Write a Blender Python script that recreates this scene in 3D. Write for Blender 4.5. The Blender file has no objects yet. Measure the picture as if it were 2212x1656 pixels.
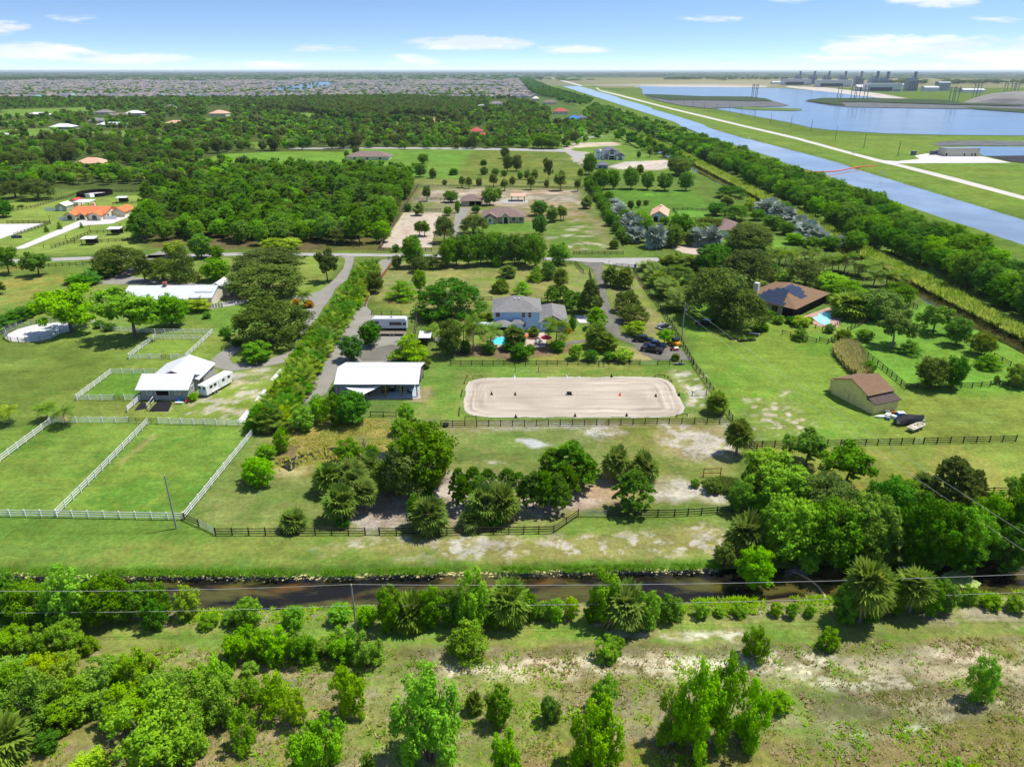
import bpy, bmesh, math, random
import numpy as np
from mathutils import Vector, Matrix
R = math.radians
SC = bpy.context.scene
COL = SC.collection
random.seed(7)

# ---------------------------------------------------------------- camera, sky, sun, exposure
H, FPX, CX, CY, TH = 66.0, 1532.0, 1106.0, 828.0, R(23.81)
cd = bpy.data.cameras.new('camera'); cam = bpy.data.objects.new('camera', cd); COL.objects.link(cam)
cam.location = (0, 0, H); cam.rotation_euler = (R(90) - TH, 0, 0)
cd.sensor_width = 36.0; cd.lens = 36.0 * FPX / 2212.0; cd.clip_start = 1.0; cd.clip_end = 90000
SC.camera = cam
SUN_EL, SUN_AZ = R(66), R(71)          # azimuth clockwise from +Y (north): the sun stands to the right, a little ahead
S = Vector((math.cos(SUN_EL) * math.sin(SUN_AZ), math.cos(SUN_EL) * math.cos(SUN_AZ), math.sin(SUN_EL)))
sl = bpy.data.lights.new('sun', 'SUN'); sl.energy = 4.7; sl.angle = R(0.5); sl.color = (1.0, 0.955, 0.88)
so = bpy.data.objects.new('sun', sl); COL.objects.link(so); so.rotation_euler = S.to_track_quat('Z', 'Y').to_euler(); so.location = (200, 70, 450)
SC.view_settings.view_transform = 'Standard'; SC.view_settings.look = 'None'
SC.view_settings.exposure = 0.42; SC.view_settings.gamma = 1.0; SC.view_settings.use_curve_mapping = False
SC.render.film_transparent = False
SC.cycles.max_bounces = 6; SC.cycles.diffuse_bounces = 3; SC.cycles.glossy_bounces = 3; SC.cycles.transmission_bounces = 3
SC.cycles.transparent_max_bounces = 6; SC.cycles.volume_bounces = 0
SC.cycles.use_denoising = True

def nlink(nt, a, b): nt.links.new(a, b)
class NT:
    """small node helper"""
    def __init__(s, nt): s.nt = nt
    def n(s, t, **kw):
        nd = s.nt.nodes.new(t)
        for k, v in kw.items(): setattr(nd, k, v)
        return nd
    def inp(s, sock, v):
        if v is None: return
        if hasattr(v, 'is_output'): s.nt.links.new(v, sock)
        else: sock.default_value = v
    def math(s, op, a, b=None, c=None, clamp=False):
        nd = s.n('ShaderNodeMath', operation=op, use_clamp=clamp)
        s.inp(nd.inputs[0], a); s.inp(nd.inputs[1], b)
        if c is not None: s.inp(nd.inputs[2], c)
        return nd.outputs[0]
    def mix(s, f, a, b, blend='MIX'):
        nd = s.n('ShaderNodeMix', data_type='RGBA', blend_type=blend)
        s.inp(nd.inputs[0], f); s.inp(nd.inputs[6], a); s.inp(nd.inputs[7], b)
        return nd.outputs[2]
    def noise(s, vec, scale, detail=4, rough=0.55, dist=0.0, col=False):
        nd = s.n('ShaderNodeTexNoise'); s.inp(nd.inputs['Vector'], vec)
        nd.inputs['Scale'].default_value = scale; nd.inputs['Detail'].default_value = detail
        nd.inputs['Roughness'].default_value = rough; nd.inputs['Distortion'].default_value = dist
        return nd.outputs['Color' if col else 'Fac']
    def ramp(s, f, lo, hi, a=0.0, b=1.0):
        nd = s.n('ShaderNodeMapRange', interpolation_type='SMOOTHSTEP'); s.inp(nd.inputs[0], f)
        nd.inputs[1].default_value = lo; nd.inputs[2].default_value = hi; nd.inputs[3].default_value = a; nd.inputs[4].default_value = b
        return nd.outputs[0]
    def comb(s, x, y, z):
        nd = s.n('ShaderNodeCombineXYZ'); s.inp(nd.inputs[0], x); s.inp(nd.inputs[1], y); s.inp(nd.inputs[2], z); return nd.outputs[0]

def build_world():
    w = bpy.data.worlds.new('World'); SC.world = w; w.use_nodes = True
    t = NT(w.node_tree); w.node_tree.nodes.clear()
    co = t.n('ShaderNodeTexCoord').outputs['Generated']
    sp = t.n('ShaderNodeSeparateXYZ'); t.inp(sp.inputs[0], co); x, y, z = sp.outputs
    sky = t.n('ShaderNodeTexSky', sky_type='NISHITA'); sky.sun_disc = False
    sky.sun_elevation = SUN_EL; sky.sun_rotation = SUN_AZ; sky.altitude = 0; sky.air_density = 1.0; sky.dust_density = 0.0; sky.ozone_density = 3.0
    # the whole sky's blue comes down closer to the horizon than the clear-air model gives: the direction is lifted before the look-up
    zz = t.math('MAXIMUM', z, 0.0)
    lift = t.math('ADD', t.math('MULTIPLY', t.math('POWER', zz, 0.8), 1.5), 0.045)
    t.inp(sky.inputs['Vector'], t.comb(x, y, lift))
    hs = t.n('ShaderNodeHueSaturation'); hs.inputs['Saturation'].default_value = 1.05; hs.inputs['Hue'].default_value = 0.503; hs.inputs['Value'].default_value = 1.0
    t.inp(hs.inputs['Color'], sky.outputs[0])
    ay = t.math('MAXIMUM', t.math('ABSOLUTE', y), 0.02)
    az = t.math('DIVIDE', x, ay); el = t.math('DIVIDE', zz, ay)
    # cloud banks: long flat sheets given by bearing and height, torn by noise; noise goes on over the rest of the sky
    uv = t.comb(az, t.math('MULTIPLY', el, 6.0), 0.0)
    n1 = t.noise(uv, 8.0, 8, 0.62, 0.6); n2 = t.noise(uv, 32.0, 6, 0.65, 0.4)
    nn = t.math('ADD', t.math('MULTIPLY', n1, 1.5), t.math('MULTIPLY', n2, 0.8))
    cov = None
    def bank(px, py, wx, wy, s):
        nonlocal cov
        a0 = (px - CX) / FPX / math.cos(TH) * 0.985; e0 = (152 - py) / FPX * 0.98
        u = t.math('DIVIDE', t.math('SUBTRACT', az, a0), wx / FPX); v = t.math('DIVIDE', t.math('SUBTRACT', el, e0), wy * 1.4 / FPX)
        d = t.math('ADD', t.math('MULTIPLY', u, u), t.math('MULTIPLY', v, v))
        m = t.math('MULTIPLY', t.math('SUBTRACT', 1.0, d, clamp=True), s)
        cov = m if cov is None else t.math('MAXIMUM', cov, m)
    for b in [(1020, 103, 190, 13, .9), (1230, 114, 120, 9, .8), (930, 133, 85, 12, .55), (200, 118, 260, 17, .85), (420, 132, 190, 12, .8), (90, 98, 70, 11, .9),
              (15, 52, 75, 30, 1.0), (330, 60, 90, 8, .5), (1480, 60, 120, 7, .5), (760, 112, 110, 8, .5), (1990, 60, 90, 8, .5), (195, 74, 70, 13, .85), (1850, 18, 130, 24, 1.0), (1590, 12, 85, 22, .9), (1850, 108, 360, 20, .85), (2080, 124, 330, 20, .85),
              (2100, 94, 190, 10, .75), (1700, 130, 260, 10, .6), (640, 142, 300, 9, .5), (1960, 143, 420, 10, .5), (60, 140, 200, 10, .6), (1450, 138, 240, 8, .45)]:
        bank(*b)
    fill = t.math('MULTIPLY', t.ramp(el, 0.12, 0.3), 0.35)
    cov = t.math('MAXIMUM', cov, fill)
    c = t.ramp(t.math('ADD', t.math('SUBTRACT', nn, 1.46), cov), 0.0, 0.5)
    shade = t.ramp(t.noise(t.comb(az, t.math('ADD', t.math('MULTIPLY', el, 6.0), 0.05), 0.3), 7.0, 4), 0.35, 0.7)
    ccol = t.mix(shade, (5.4, 5.6, 6.4, 1), (7.4, 7.3, 7.4, 1))
    out = t.mix(t.math('MULTIPLY', c, 0.72), hs.outputs[0], ccol)
    bg = t.n('ShaderNodeBackground'); bg.inputs[1].default_value = 0.128; t.inp(bg.inputs[0], out)
    o = t.n('ShaderNodeOutputWorld'); t.inp(o.inputs[0], bg.outputs[0])
build_world()

# ---------------------------------------------------------------- placing
st, ct = math.sin(TH), math.cos(TH)
def P(px, py, z=0.0):
    """the point at height z that the camera sees at (px, py) of a 2212 x 1656 picture"""
    u, v = (px - CX) / FPX, (py - CY) / FPX
    k = (H - z) / (st + v * ct)
    return (u * k, (ct - v * st) * k, z)
def P2(px, py, z=0.0): return P(px, py, z)[:2]
def depth(X, Y): return Y * ct + H * st
def hgt(py0, py1):
    """height of an upright thing that stands at row py0 and reaches row py1"""
    v0, v1 = (py0 - CY) / FPX, (py1 - CY) / FPX
    t0 = H / (st + v0 * ct)
    return t0 * (v0 - v1) / (ct - v0 * st + (v0 - v1) * st)
def wid(px, py): return px / FPX * H / (st + (py - CY) / FPX * ct)

# ---------------------------------------------------------------- colours
def s2l(c): return c / 12.92 if c <= 0.04045 else ((c + 0.055) / 1.055) ** 2.4
KEXP = 1.75
def L(r, g, b, k=1.0): return tuple(s2l(v / 255.0) * k for v in (r, g, b))
def A(r, g, b): return L(r, g, b, 1.0 / KEXP)      # real colour of a flat surface that photographs as this in the sun

# ---------------------------------------------------------------- tags
def tag(o, label=None, cat=None, group=None, kind=None):
    if label: o['label'] = label
    if cat: o['category'] = cat
    if group: o['group'] = group
    if kind: o['kind'] = kind
    return o
def empty(name, loc, rz=0.0, label=None, cat=None, group=None, sc=None):
    o = bpy.data.objects.new(name, None); o.empty_display_size = 0.5
    o.location = loc; o.rotation_euler = (0, 0, rz)
    if sc: o.scale = sc
    COL.objects.link(o); return tag(o, label, cat, group)
def link(name, me, parent=None, loc=None, rz=None):
    o = bpy.data.objects.new(name, me); COL.objects.link(o)
    if parent is not None: o.parent = parent
    if loc is not None: o.location = loc
    if rz is not None: o.rotation_euler = (0, 0, rz)
    return o

# ---------------------------------------------------------------- mesh collector
class MB:
    def __init__(s): s.v = []; s.f = []; s.m = []
    def add(s, vs, fs, mi=0):
        b = len(s.v); s.v += [tuple(p) for p in vs]; s.f += [tuple(i + b for i in f) for f in fs]; s.m += [mi] * len(fs); return s
    def box(s, x0, y0, z0, x1, y1, z1, mi=0):
        return s.add([(x0, y0, z0), (x1, y0, z0), (x1, y1, z0), (x0, y1, z0), (x0, y0, z1), (x1, y0, z1), (x1, y1, z1), (x0, y1, z1)],
                     [(0, 3, 2, 1), (4, 5, 6, 7), (0, 1, 5, 4), (1, 2, 6, 5), (2, 3, 7, 6), (3, 0, 4, 7)], mi)
    def cbox(s, cx, cy, cz, sx, sy, sz, mi=0): return s.box(cx - sx / 2, cy - sy / 2, cz - sz / 2, cx + sx / 2, cy + sy / 2, cz + sz / 2, mi)
    def prism(s, pts, z0, z1, mi=0):
        n = len(pts)
        return s.add([(p[0], p[1], z0) for p in pts] + [(p[0], p[1], z1) for p in pts],
                     [tuple(range(n - 1, -1, -1)), tuple(range(n, 2 * n))] + [(i, (i + 1) % n, n + (i + 1) % n, n + i) for i in range(n)], mi)
    def xprism(s, pts, x0, x1, mi=0):
        """outline in (y, z) pulled along x"""
        n = len(pts)
        return s.add([(x0, p[0], p[1]) for p in pts] + [(x1, p[0], p[1]) for p in pts],
                     [tuple(range(n - 1, -1, -1)), tuple(range(n, 2 * n))] + [(i, (i + 1) % n, n + (i + 1) % n, n + i) for i in range(n)], mi)
    def yprism(s, pts, y0, y1, mi=0):
        n = len(pts)
        return s.add([(p[0], y0, p[1]) for p in pts] + [(p[0], y1, p[1]) for p in pts],
                     [tuple(range(n)), tuple(range(2 * n - 1, n - 1, -1))] + [(i, n + i, n + (i + 1) % n, (i + 1) % n) for i in range(n)], mi)
    def tube(s, pts, rads, n=8, mi=0, cap=True):
        pts = [Vector(p) for p in pts]
        if not hasattr(rads, '__len__'): rads = [rads] * len(pts)
        b = len(s.v)
        for i, p in enumerate(pts):
            d = (pts[min(i + 1, len(pts) - 1)] - pts[max(i - 1, 0)]).normalized()
            a = d.orthogonal().normalized() if abs(d.z) < .95 else Vector((1, 0, 0)); c = d.cross(a).normalized(); a = c.cross(d)
            for k in range(n):
                q = 2 * math.pi * k / n; s.v.append(tuple(p + (a * math.cos(q) + c * math.sin(q)) * rads[i]))
        for i in range(len(pts) - 1):
            for k in range(n):
                s.f.append((b + i * n + k, b + i * n + (k + 1) % n, b + (i + 1) * n + (k + 1) % n, b + (i + 1) * n + k)); s.m.append(mi)
        if cap:
            s.f.append(tuple(b + k for k in range(n - 1, -1, -1))); s.f.append(tuple(b + (len(pts) - 1) * n + k for k in range(n))); s.m += [mi, mi]
        return s
    def lathe(s, prof, n=12, c=(0, 0, 0), mi=0):
        """prof: list of (r, z)"""
        b = len(s.v)
        for r, z in prof:
            for k in range(n):
                q = 2 * math.pi * k / n; s.v.append((c[0] + r * math.cos(q), c[1] + r * math.sin(q), c[2] + z))
        for i in range(len(prof) - 1):
            for k in range(n):
                s.f.append((b + i * n + k, b + i * n + (k + 1) % n, b + (i + 1) * n + (k + 1) % n, b + (i + 1) * n + k)); s.m.append(mi)
        return s
    def wheel(s, x, y, z, r, w, axis='x', n=14, mi=0):
        b = len(s.v)
        for dx, rr in ((-w / 2, r * .86), (-w / 2 + w * .15, r), (w / 2 - w * .15, r), (w / 2, r * .86)):
            for k in range(n):
                q = 2 * math.pi * k / n; c_, s_ = rr * math.cos(q), rr * math.sin(q)
                s.v.append((x + dx, y + c_, z + s_) if axis == 'x' else (x + c_, y + dx, z + s_))
        for i in range(3):
            for k in range(n):
                s.f.append((b + i * n + k, b + i * n + (k + 1) % n, b + (i + 1) * n + (k + 1) % n, b + (i + 1) * n + k)); s.m.append(mi)
        s.f.append(tuple(b + k for k in range(n - 1, -1, -1))); s.f.append(tuple(b + 3 * n + k for k in range(n))); s.m += [mi, mi]
        return s
    def mesh(s, name, mats, smooth=False, bevel=0.0):
        me = bpy.data.meshes.new(name); me.from_pydata(s.v, [], s.f)
        for m in (mats if isinstance(mats, (list, tuple)) else [mats]): me.materials.append(m)
        if any(s.m): me.polygons.foreach_set('material_index', s.m)
        bm = bmesh.new(); bm.from_mesh(me)
        if bevel:
            bmesh.ops.bevel(bm, geom=[e for e in bm.edges if e.is_manifold and e.calc_face_angle(0) > R(35)], offset=bevel, segments=1, affect='EDGES')
        bmesh.ops.recalc_face_normals(bm, faces=bm.faces); bm.to_mesh(me); bm.free()
        if smooth:
            me.polygons.foreach_set('use_smooth', [True] * len(me.polygons))
            me.set_sharp_from_angle(angle=R(40))
        return me
    def build(s, name, mats, parent=None, loc=None, rz=None, smooth=False, bevel=0.0):
        return link(name, s.mesh(name, mats, smooth, bevel), parent, loc, rz)

# ---------------------------------------------------------------- materials
def mat(name, col, rough=0.7, var=0.12, scale=0.8, spec=0.3, metal=0.0, bump=0.0, detail=4, obj_var=0.0, stain=0.0, stain_col=(0.05, 0.045, 0.035), streak=None):
    m = bpy.data.materials.new(name); m.use_nodes = True; t = NT(m.node_tree)
    b = m.node_tree.nodes['Principled BSDF']
    b.inputs['Roughness'].default_value = rough; b.inputs['Specular IOR Level'].default_value = spec; b.inputs['Metallic'].default_value = metal
    co = t.n('ShaderNodeTexCoord').outputs['Object']
    c = tuple(col) + (1,)
    n = t.noise(co, scale, detail)
    f = t.ramp(n, 0.25, 0.75, 1 - var, 1 + var)
    if obj_var:
        oi = t.n('ShaderNodeObjectInfo').outputs['Random']
        f = t.math('MULTIPLY', f, t.math('ADD', t.math('MULTIPLY', oi, 2 * obj_var), 1 - obj_var))
    out = t.mix(1.0, c, t.comb(f, f, f), 'MULTIPLY')
    if stain:
        vec = co
        if streak:
            mp = t.n('ShaderNodeMapping'); t.inp(mp.inputs[0], co); mp.inputs['Scale'].default_value = streak; vec = mp.outputs[0]
        sn = t.ramp(t.noise(vec, scale * 1.7, 5, 0.65), 0.48, 0.75, 0.0, stain)
        out = t.mix(sn, out, tuple(stain_col) + (1,))
    t.inp(b.inputs['Base Color'], out)
    if bump:
        bp = t.n('ShaderNodeBump'); bp.inputs['Strength'].default_value = 0.5; bp.inputs['Distance'].default_value = bump
        t.inp(bp.inputs['Height'], t.noise(co, scale * 6, 4)); t.inp(b.inputs['Normal'], bp.outputs[0])
    return m
# ---------------------------------------------------------------- ground: one sheet, coloured by what grows or lies on it
def vnoise(X, Y, sc, seed=0):
    x = X / sc + seed * 17.31; y = Y / sc - seed * 9.77
    xi = np.floor(x).astype(np.int64); yi = np.floor(y).astype(np.int64); fx = x - xi; fy = y - yi
    fx = fx * fx * (3 - 2 * fx); fy = fy * fy * (3 - 2 * fy)
    def h(a, b):
        n = (a * 374761393 + b * 668265263 + seed * 1442695041) & 0xffffffff
        n = ((n ^ (n >> 13)) * 1274126177) & 0xffffffff
        return ((n ^ (n >> 16)) & 0xffff) / 65535.0
    return (h(xi, yi) * (1 - fx) + h(xi + 1, yi) * fx) * (1 - fy) + (h(xi, yi + 1) * (1 - fx) + h(xi + 1, yi + 1) * fx) * fy
def fbm(X, Y, sc, seed=0, oct=4, gain=.55):
    a, s, tot = 1.0, 0.0, 0.0
    for i in range(oct):
        s = s + a * vnoise(X, Y, sc / 2 ** i, seed + i * 7); tot += a; a *= gain
    return s / tot
def sdist(X, Y, poly):
    """signed distance to a polygon, positive inside"""
    d = np.full(X.shape, 1e9); ins = np.zeros(X.shape, bool); n = len(poly)
    for i in range(n):
        ax, ay = poly[i]; bx, by = poly[(i + 1) % n]
        ex, ey = bx - ax, by - ay; L2 = ex * ex + ey * ey + 1e-9
        t = np.clip(((X - ax) * ex + (Y - ay) * ey) / L2, 0, 1)
        d = np.minimum(d, (X - ax - t * ex) ** 2 + (Y - ay - t * ey) ** 2)
        if abs(ey) > 1e-9: ins ^= ((ay > Y) != (by > Y)) & (X < ex * (Y - ay) / ey + ax)
    return np.where(ins, 1, -1) * np.sqrt(d)
def smooth(a, b, x):
    t = np.clip((x - a) / (b - a), 0, 1); return t * t * (3 - 2 * t)
def PV(pts, z=0.0): return [P2(x, y, z) for x, y in pts]

# lawn and soil colours (as photographed in full sun -> real colour)
LUSH = A(96, 148, 34); LAWN = A(118, 156, 52); PALE = A(140, 158, 82); OLIVE = A(134, 142, 72); DRY = A(158, 146, 104)
STRAW = A(206, 192, 152); SAND = A(226, 216, 200); DIRT = A(170, 150, 122); BARE = A(168, 154, 138); WEED = A(112, 148, 48); DARKG = A(76, 104, 42); BROWNG = A(128, 116, 74)
PINK = A(214, 190, 168); MULCH = A(132, 98, 74); FORF = A(64, 80, 40); GOLD = A(196, 172, 92); BRIGHT = A(116, 170, 30)
GREENF = A(108, 152, 44)

CANAL = PV([(-900, 1232), (0, 1236), (400, 1242), (700, 1240), (1000, 1234), (1550, 1226), (1800, 1222), (2212, 1206), (3300, 1190), (3300, 1280), (2212, 1286), (2100, 1284), (1800, 1300), (1600, 1306), (1200, 1304), (800, 1312), (450, 1322), (0, 1318), (-900, 1316)], -.9)
DITCH = PV([(1336, 283), (1352, 281), (1378, 291), (1440, 322), (1500, 352), (1560, 385), (1640, 425), (1730, 478), (1810, 524), (1870, 556), (1960, 604), (2080, 668), (2212, 738), (2500, 890), (2500, 930), (2212, 770), (2080, 700), (1955, 628), (1860, 574), (1800, 540), (1715, 490), (1625, 436), (1545, 394), (1485, 362), (1425, 332), (1370, 299)], -.9)
BIG = PV([(1150, 167.5), (1158, 169), (1213, 186.5), (1258, 200), (1317, 219), (1369, 235), (1421, 252), (1495, 280), (1549, 302), (1604, 319), (1667, 340), (1701, 354), (1757, 371), (1792, 382), (1909, 427), (2034, 472), (2104, 493), (2212, 531), (2700, 705), (2700, 610), (2212, 475), (2173, 463), (2104, 442), (2000, 411), (1906, 382), (1851, 366), (1820, 354), (1778, 342), (1733, 330), (1625, 302), (1549, 280), (1445, 246), (1369, 221), (1283, 195), (1248, 185), (1182, 169), (1172, 167)], -.9)
POND = PV([(590, 1003), (640, 985), (700, 968), (760, 962), (825, 975), (860, 965), (905, 990), (880, 1010), (790, 1008), (715, 990), (650, 1000), (625, 1018)], -.5)

# (outline in picture points, colour, feather m, edge noise m, noise size m, strength)
PAINT = []; GLADE = []
def paint(pts, col, fe=1.0, na=1.0, ns=4.0, k=1.0, patch=None):
    PAINT.append((PV(pts), col, fe, na, ns, k, patch))
# far land
paint([(-1500, 270), (1330, 270), (1330, 166), (-1500, 166)], A(92, 128, 56), 40, 40, 80, 1)
paint([(-900, 420), (920, 405), (1150, 300), (1150, 210), (-900, 210)], A(84, 110, 44), 10, 14, 30, 1)
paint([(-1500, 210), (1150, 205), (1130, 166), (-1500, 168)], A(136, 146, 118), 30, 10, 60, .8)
paint([(-200, 209), (1135, 204), (1135, 208), (-200, 213)], A(205, 205, 180), 3, 4, 20, .9)
paint([(-200, 184), (300, 180), (300, 176), (-200, 178)], A(214, 205, 178), 8, 5, 60, .8)
paint([(1300, 190), (2400, 190), (2400, 172), (1230, 168)], A(150, 158, 110), 20, 20, 100, .9)
paint([(1400, 182), (1650, 181), (1660, 188), (1460, 190), (1370, 188)], SAND, 10, 8, 60, .95)
paint([(1440, 176), (1640, 174), (1700, 181), (1400, 182)], A(190, 180, 140), 10, 12, 70, .8)
paint([(1700, 186), (1790, 190), (1900, 202), (1960, 213), (1880, 212), (1830, 204), (1700, 189)], SAND, 4, 3, 30, 1)
for q in [[(0, 237), (195, 232), (212, 245), (0, 252)], [(-60, 283), (160, 275), (205, 288), (0, 297)], [(220, 282), (310, 283), (322, 294), (228, 296)], [(440, 256), (570, 254), (580, 263), (435, 266)], [(620, 243), (690, 245), (692, 255), (622, 253)], [(520, 310), (620, 300), (645, 312), (560, 321)], [(0, 262), (60, 259), (80, 268), (0, 272)], [(300, 300), (360, 296), (372, 305), (310, 309)]]: GLADE.append(q); paint(q, A(118, 164, 52), 4, 5, 20, .95)
# levees and right bank
paint([(1190, 168), (1300, 192), (1445, 224), (1620, 260), (1740, 292), (1850, 293), (2700, 296), (2700, 620), (2212, 478), (1906, 384), (1625, 303), (1445, 247), (1283, 196)], A(112, 162, 38), 3, 2, 20, 1, (.35, 12, LAWN))
paint([(1150, 168), (1420, 252), (1700, 352), (2212, 532), (2700, 700), (2700, 1100), (2212, 770), (1340, 285), (1150, 180)], A(104, 146, 40), 4, 3, 20, 1)
# fields
paint([(410, 352), (480, 333), (640, 327), (760, 328), (870, 322), (880, 345), (700, 352), (540, 358)], A(112, 168, 36), 3, 3, 15, 1)
paint([(870, 322), (1020, 320), (1245, 326), (1252, 390), (900, 388)], A(130, 150, 62), 3, 3, 15, 1, (.4, 14, A(112, 140, 50)))
paint([(740, 322), (1020, 320), (985, 385), (900, 385)], A(108, 162, 40), 3, 3, 15, .9)
paint([(830, 254), (975, 254), (1000, 266), (860, 268)], A(178, 158, 98), 3, 4, 20, 1)
paint([(1180, 288), (1330, 286), (1400, 322), (1430, 352), (1260, 352), (1210, 320)], A(112, 158, 46), 4, 3, 15, 1)
paint([(1215, 296), (1300, 293), (1302, 297), (1220, 300)], SAND, 2, 2, 10, .95)
paint([(1225, 308), (1330, 307), (1345, 314), (1230, 320), (1245, 330), (1235, 333), (1215, 318)], A(224, 206, 178), 2, 3, 10, .95)
paint([(1240, 325), (1275, 330), (1260, 360), (1235, 345)], A(214, 200, 172), 2, 3, 10, .85)
paint([(1350, 350), (1440, 345), (1455, 362), (1380, 372), (1310, 362)], A(226, 214, 196), 3, 4, 12, .95)
paint([(1300, 365), (1480, 368), (1500, 385), (1270, 382)], A(110, 150, 46), 3, 3, 12, .8)
paint([(770, 386), (1255, 390), (1255, 402), (770, 398)], A(140, 156, 76), 2, 2, 10, .9)
# property in the middle beyond the road
paint([(905, 400), (1250, 408), (1335, 540), (960, 545), (830, 540)], A(116, 142, 58), 3, 3, 10, 1, (.45, 9, A(150, 146, 100)))
paint([(920, 408), (1240, 412), (1262, 450), (1150, 448), (905, 436)], A(178, 160, 128), 4, 6, 8, .8, (.55, 7, A(214, 200, 178)))
paint([(1140, 432), (1250, 440), (1285, 490), (1170, 470)], A(190, 166, 132), 4, 6, 7, .8, (.5, 6, A(130, 148, 70)))
paint([(1010, 480), (1150, 480), (1175, 500), (1005, 506)], A(104, 158, 40), 2, 2, 8, 1)
paint([(1180, 470), (1270, 480), (1325, 538), (1190, 540), (1165, 505)], A(104, 146, 44), 3, 4, 10, .9, (.6, 5, A(196, 190, 160)))
paint([(1300, 410), (1500, 410), (1530, 445), (1450, 470), (1330, 450)], A(110, 176, 30), 2, 2, 12, 1, (.3, 10, LUSH))
paint([(1440, 455), (1500, 450), (1580, 480), (1720, 530), (1600, 540), (1480, 500)], A(108, 170, 36), 3, 2, 12, 1)
# left estates
paint([(-300, 470), (0, 440), (190, 428), (345, 420), (345, 440), (300, 490), (300, 545), (-300, 560)], A(120, 168, 46), 3, 2, 12, 1, (.35, 10, A(138, 172, 62)))
paint([(-300, 575), (0, 566), (210, 560), (215, 585), (60, 660), (-300, 700)], A(146, 160, 66), 2, 2, 10, 1, (.4, 9, LAWN))
paint([(300, 480), (420, 425), (900, 395), (835, 540), (560, 540), (330, 535)], A(120, 100, 66), 4, 4, 8, .9, (.5, 8, A(100, 112, 50)))
paint([(640, 432), (730, 428), (740, 445), (630, 446)], A(190, 178, 150), 2, 3, 8, .9)
# the grey roof house and barn property
paint([(60, 690), (200, 612), (330, 560), (520, 555), (735, 555), (560, 900), (530, 925), (120, 905), (-500, 905), (-500, 720)], A(118, 158, 48), 2, 2, 8, 1, (.45, 14, A(132, 162, 60)))
paint([(-500, 720), (120, 700), (210, 760), (330, 860), (100, 900), (-500, 900)], A(126, 158, 52), 4, 4, 20, .8, (.4, 16, A(106, 138, 42)))
paint([(340, 650), (520, 640), (660, 690), (480, 720)], A(106, 164, 38), 2, 2, 10, .9)
paint([(240, 610), (480, 570), (700, 600), (520, 650), (300, 640)], A(132, 154, 62), 2, 3, 8, .8)
paint([(460, 800), (620, 800), (560, 905), (360, 905), (350, 880)], A(130, 170, 50), 2, 3, 5, .9, (.58, 3.0, A(206, 204, 178)))
paint([(490, 812), (570, 800), (580, 815), (500, 835)], A(206, 204, 182), 1.5, 3, 4, .9, (.5, 3, LAWN))
paint([(300, 740), (425, 733), (395, 770), (285, 772)], A(122, 164, 46), 1, 1, 6, 1)
paint([(175, 855), (240, 806), (330, 800), (300, 862)], A(106, 164, 32), 1, 1, 6, 1)
paint([(-300, 1108), (-300, 1000), (110, 908), (315, 908), (120, 1106)], A(104, 154, 34), 1.5, 1, 8, 1, (.4, 9, A(124, 162, 46)))
paint([(130, 1108), (322, 908), (545, 928), (395, 1112)], A(98, 152, 30), 1.5, 1, 8, 1, (.4, 9, A(120, 162, 42)))
paint([(252, 1000), (335, 935), (338, 942), (262, 1008)], A(190, 176, 110), .8, 1, 3, .6)
# blue house lot
paint([(800, 565), (1230, 572), (1290, 590), (1260, 640), (1060, 660), (900, 690), (790, 640)], A(128, 158, 62), 2, 2, 8, 1, (.45, 6, A(146, 160, 84)))
paint([(930, 690), (1230, 690), (1390, 780), (930, 782)], A(140, 150, 62), 2, 2, 6, 1, (.4, 5, A(124, 158, 50)))
paint([(1300, 575), (1365, 582), (1480, 780), (1420, 760), (1380, 720), (1330, 690), (1315, 640)], A(138, 160, 62), 1.5, 2, 6, 1, (.5, 5, A(160, 156, 96)))
paint([(1000, 745), (1180, 752), (1225, 740), (1240, 760), (1130, 775), (980, 770)], A(150, 116, 88), 1.2, 1.5, 4, .9)
paint([(1325, 748), (1370, 752), (1440, 778), (1350, 778)], A(198, 176, 116), 1, 1.5, 4, .8)
paint([(900, 780), (1500, 780), (1580, 905), (830, 905), (900, 850)], A(110, 154, 42), 1, 1, 6, 1, (.5, 6, A(134, 158, 62)))
paint([(895, 850), (925, 830), (940, 845), (915, 868), (890, 866)], A(196, 160, 118), 1, 1.5, 4, .8)
paint([(1450, 800), (1530, 812), (1575, 900), (1500, 905), (1485, 860)], A(118, 152, 60), 1.5, 2, 4, .9, (.56, 2.2, A(220, 214, 196)))
# front paddock
paint([(830, 905), (1580, 905), (1600, 960), (1580, 1080), (1290, 1105), (1200, 1140), (470, 1150), (400, 1110), (560, 940), (700, 930)], A(134, 154, 72), 1.5, 2, 8, 1, (.5, 7, A(118, 148, 58)))
paint([(970, 912), (1420, 912), (1400, 925), (980, 930)], A(190, 174, 140), 1, 1.5, 5, .8, (.5, 4, A(150, 156, 92)))
paint([(1230, 918), (1300, 916), (1350, 940), (1330, 958), (1240, 942)], A(214, 204, 186), 1.5, 3, 4, .9, (.45, 3, A(150, 156, 96)))
paint([(1420, 915), (1590, 915), (1600, 990), (1450, 1000)], A(160, 162, 110), 2, 3, 5, .9, (.5, 3.2, A(206, 200, 182)))
paint([(1125, 950), (1150, 947), (1185, 962), (1150, 968)], A(226, 220, 208), .8, 1.5, 3, .95)
paint([(1045, 995), (1075, 992), (1100, 1000), (1060, 1004)], A(226, 220, 208), .8, 1.5, 3, .9)
paint([(1280, 1030), (1370, 1020), (1400, 1050), (1330, 1090), (1240, 1110), (1170, 1080), (1230, 1050)], A(204, 174, 132), 1.5, 2, 5, .95)
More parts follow.
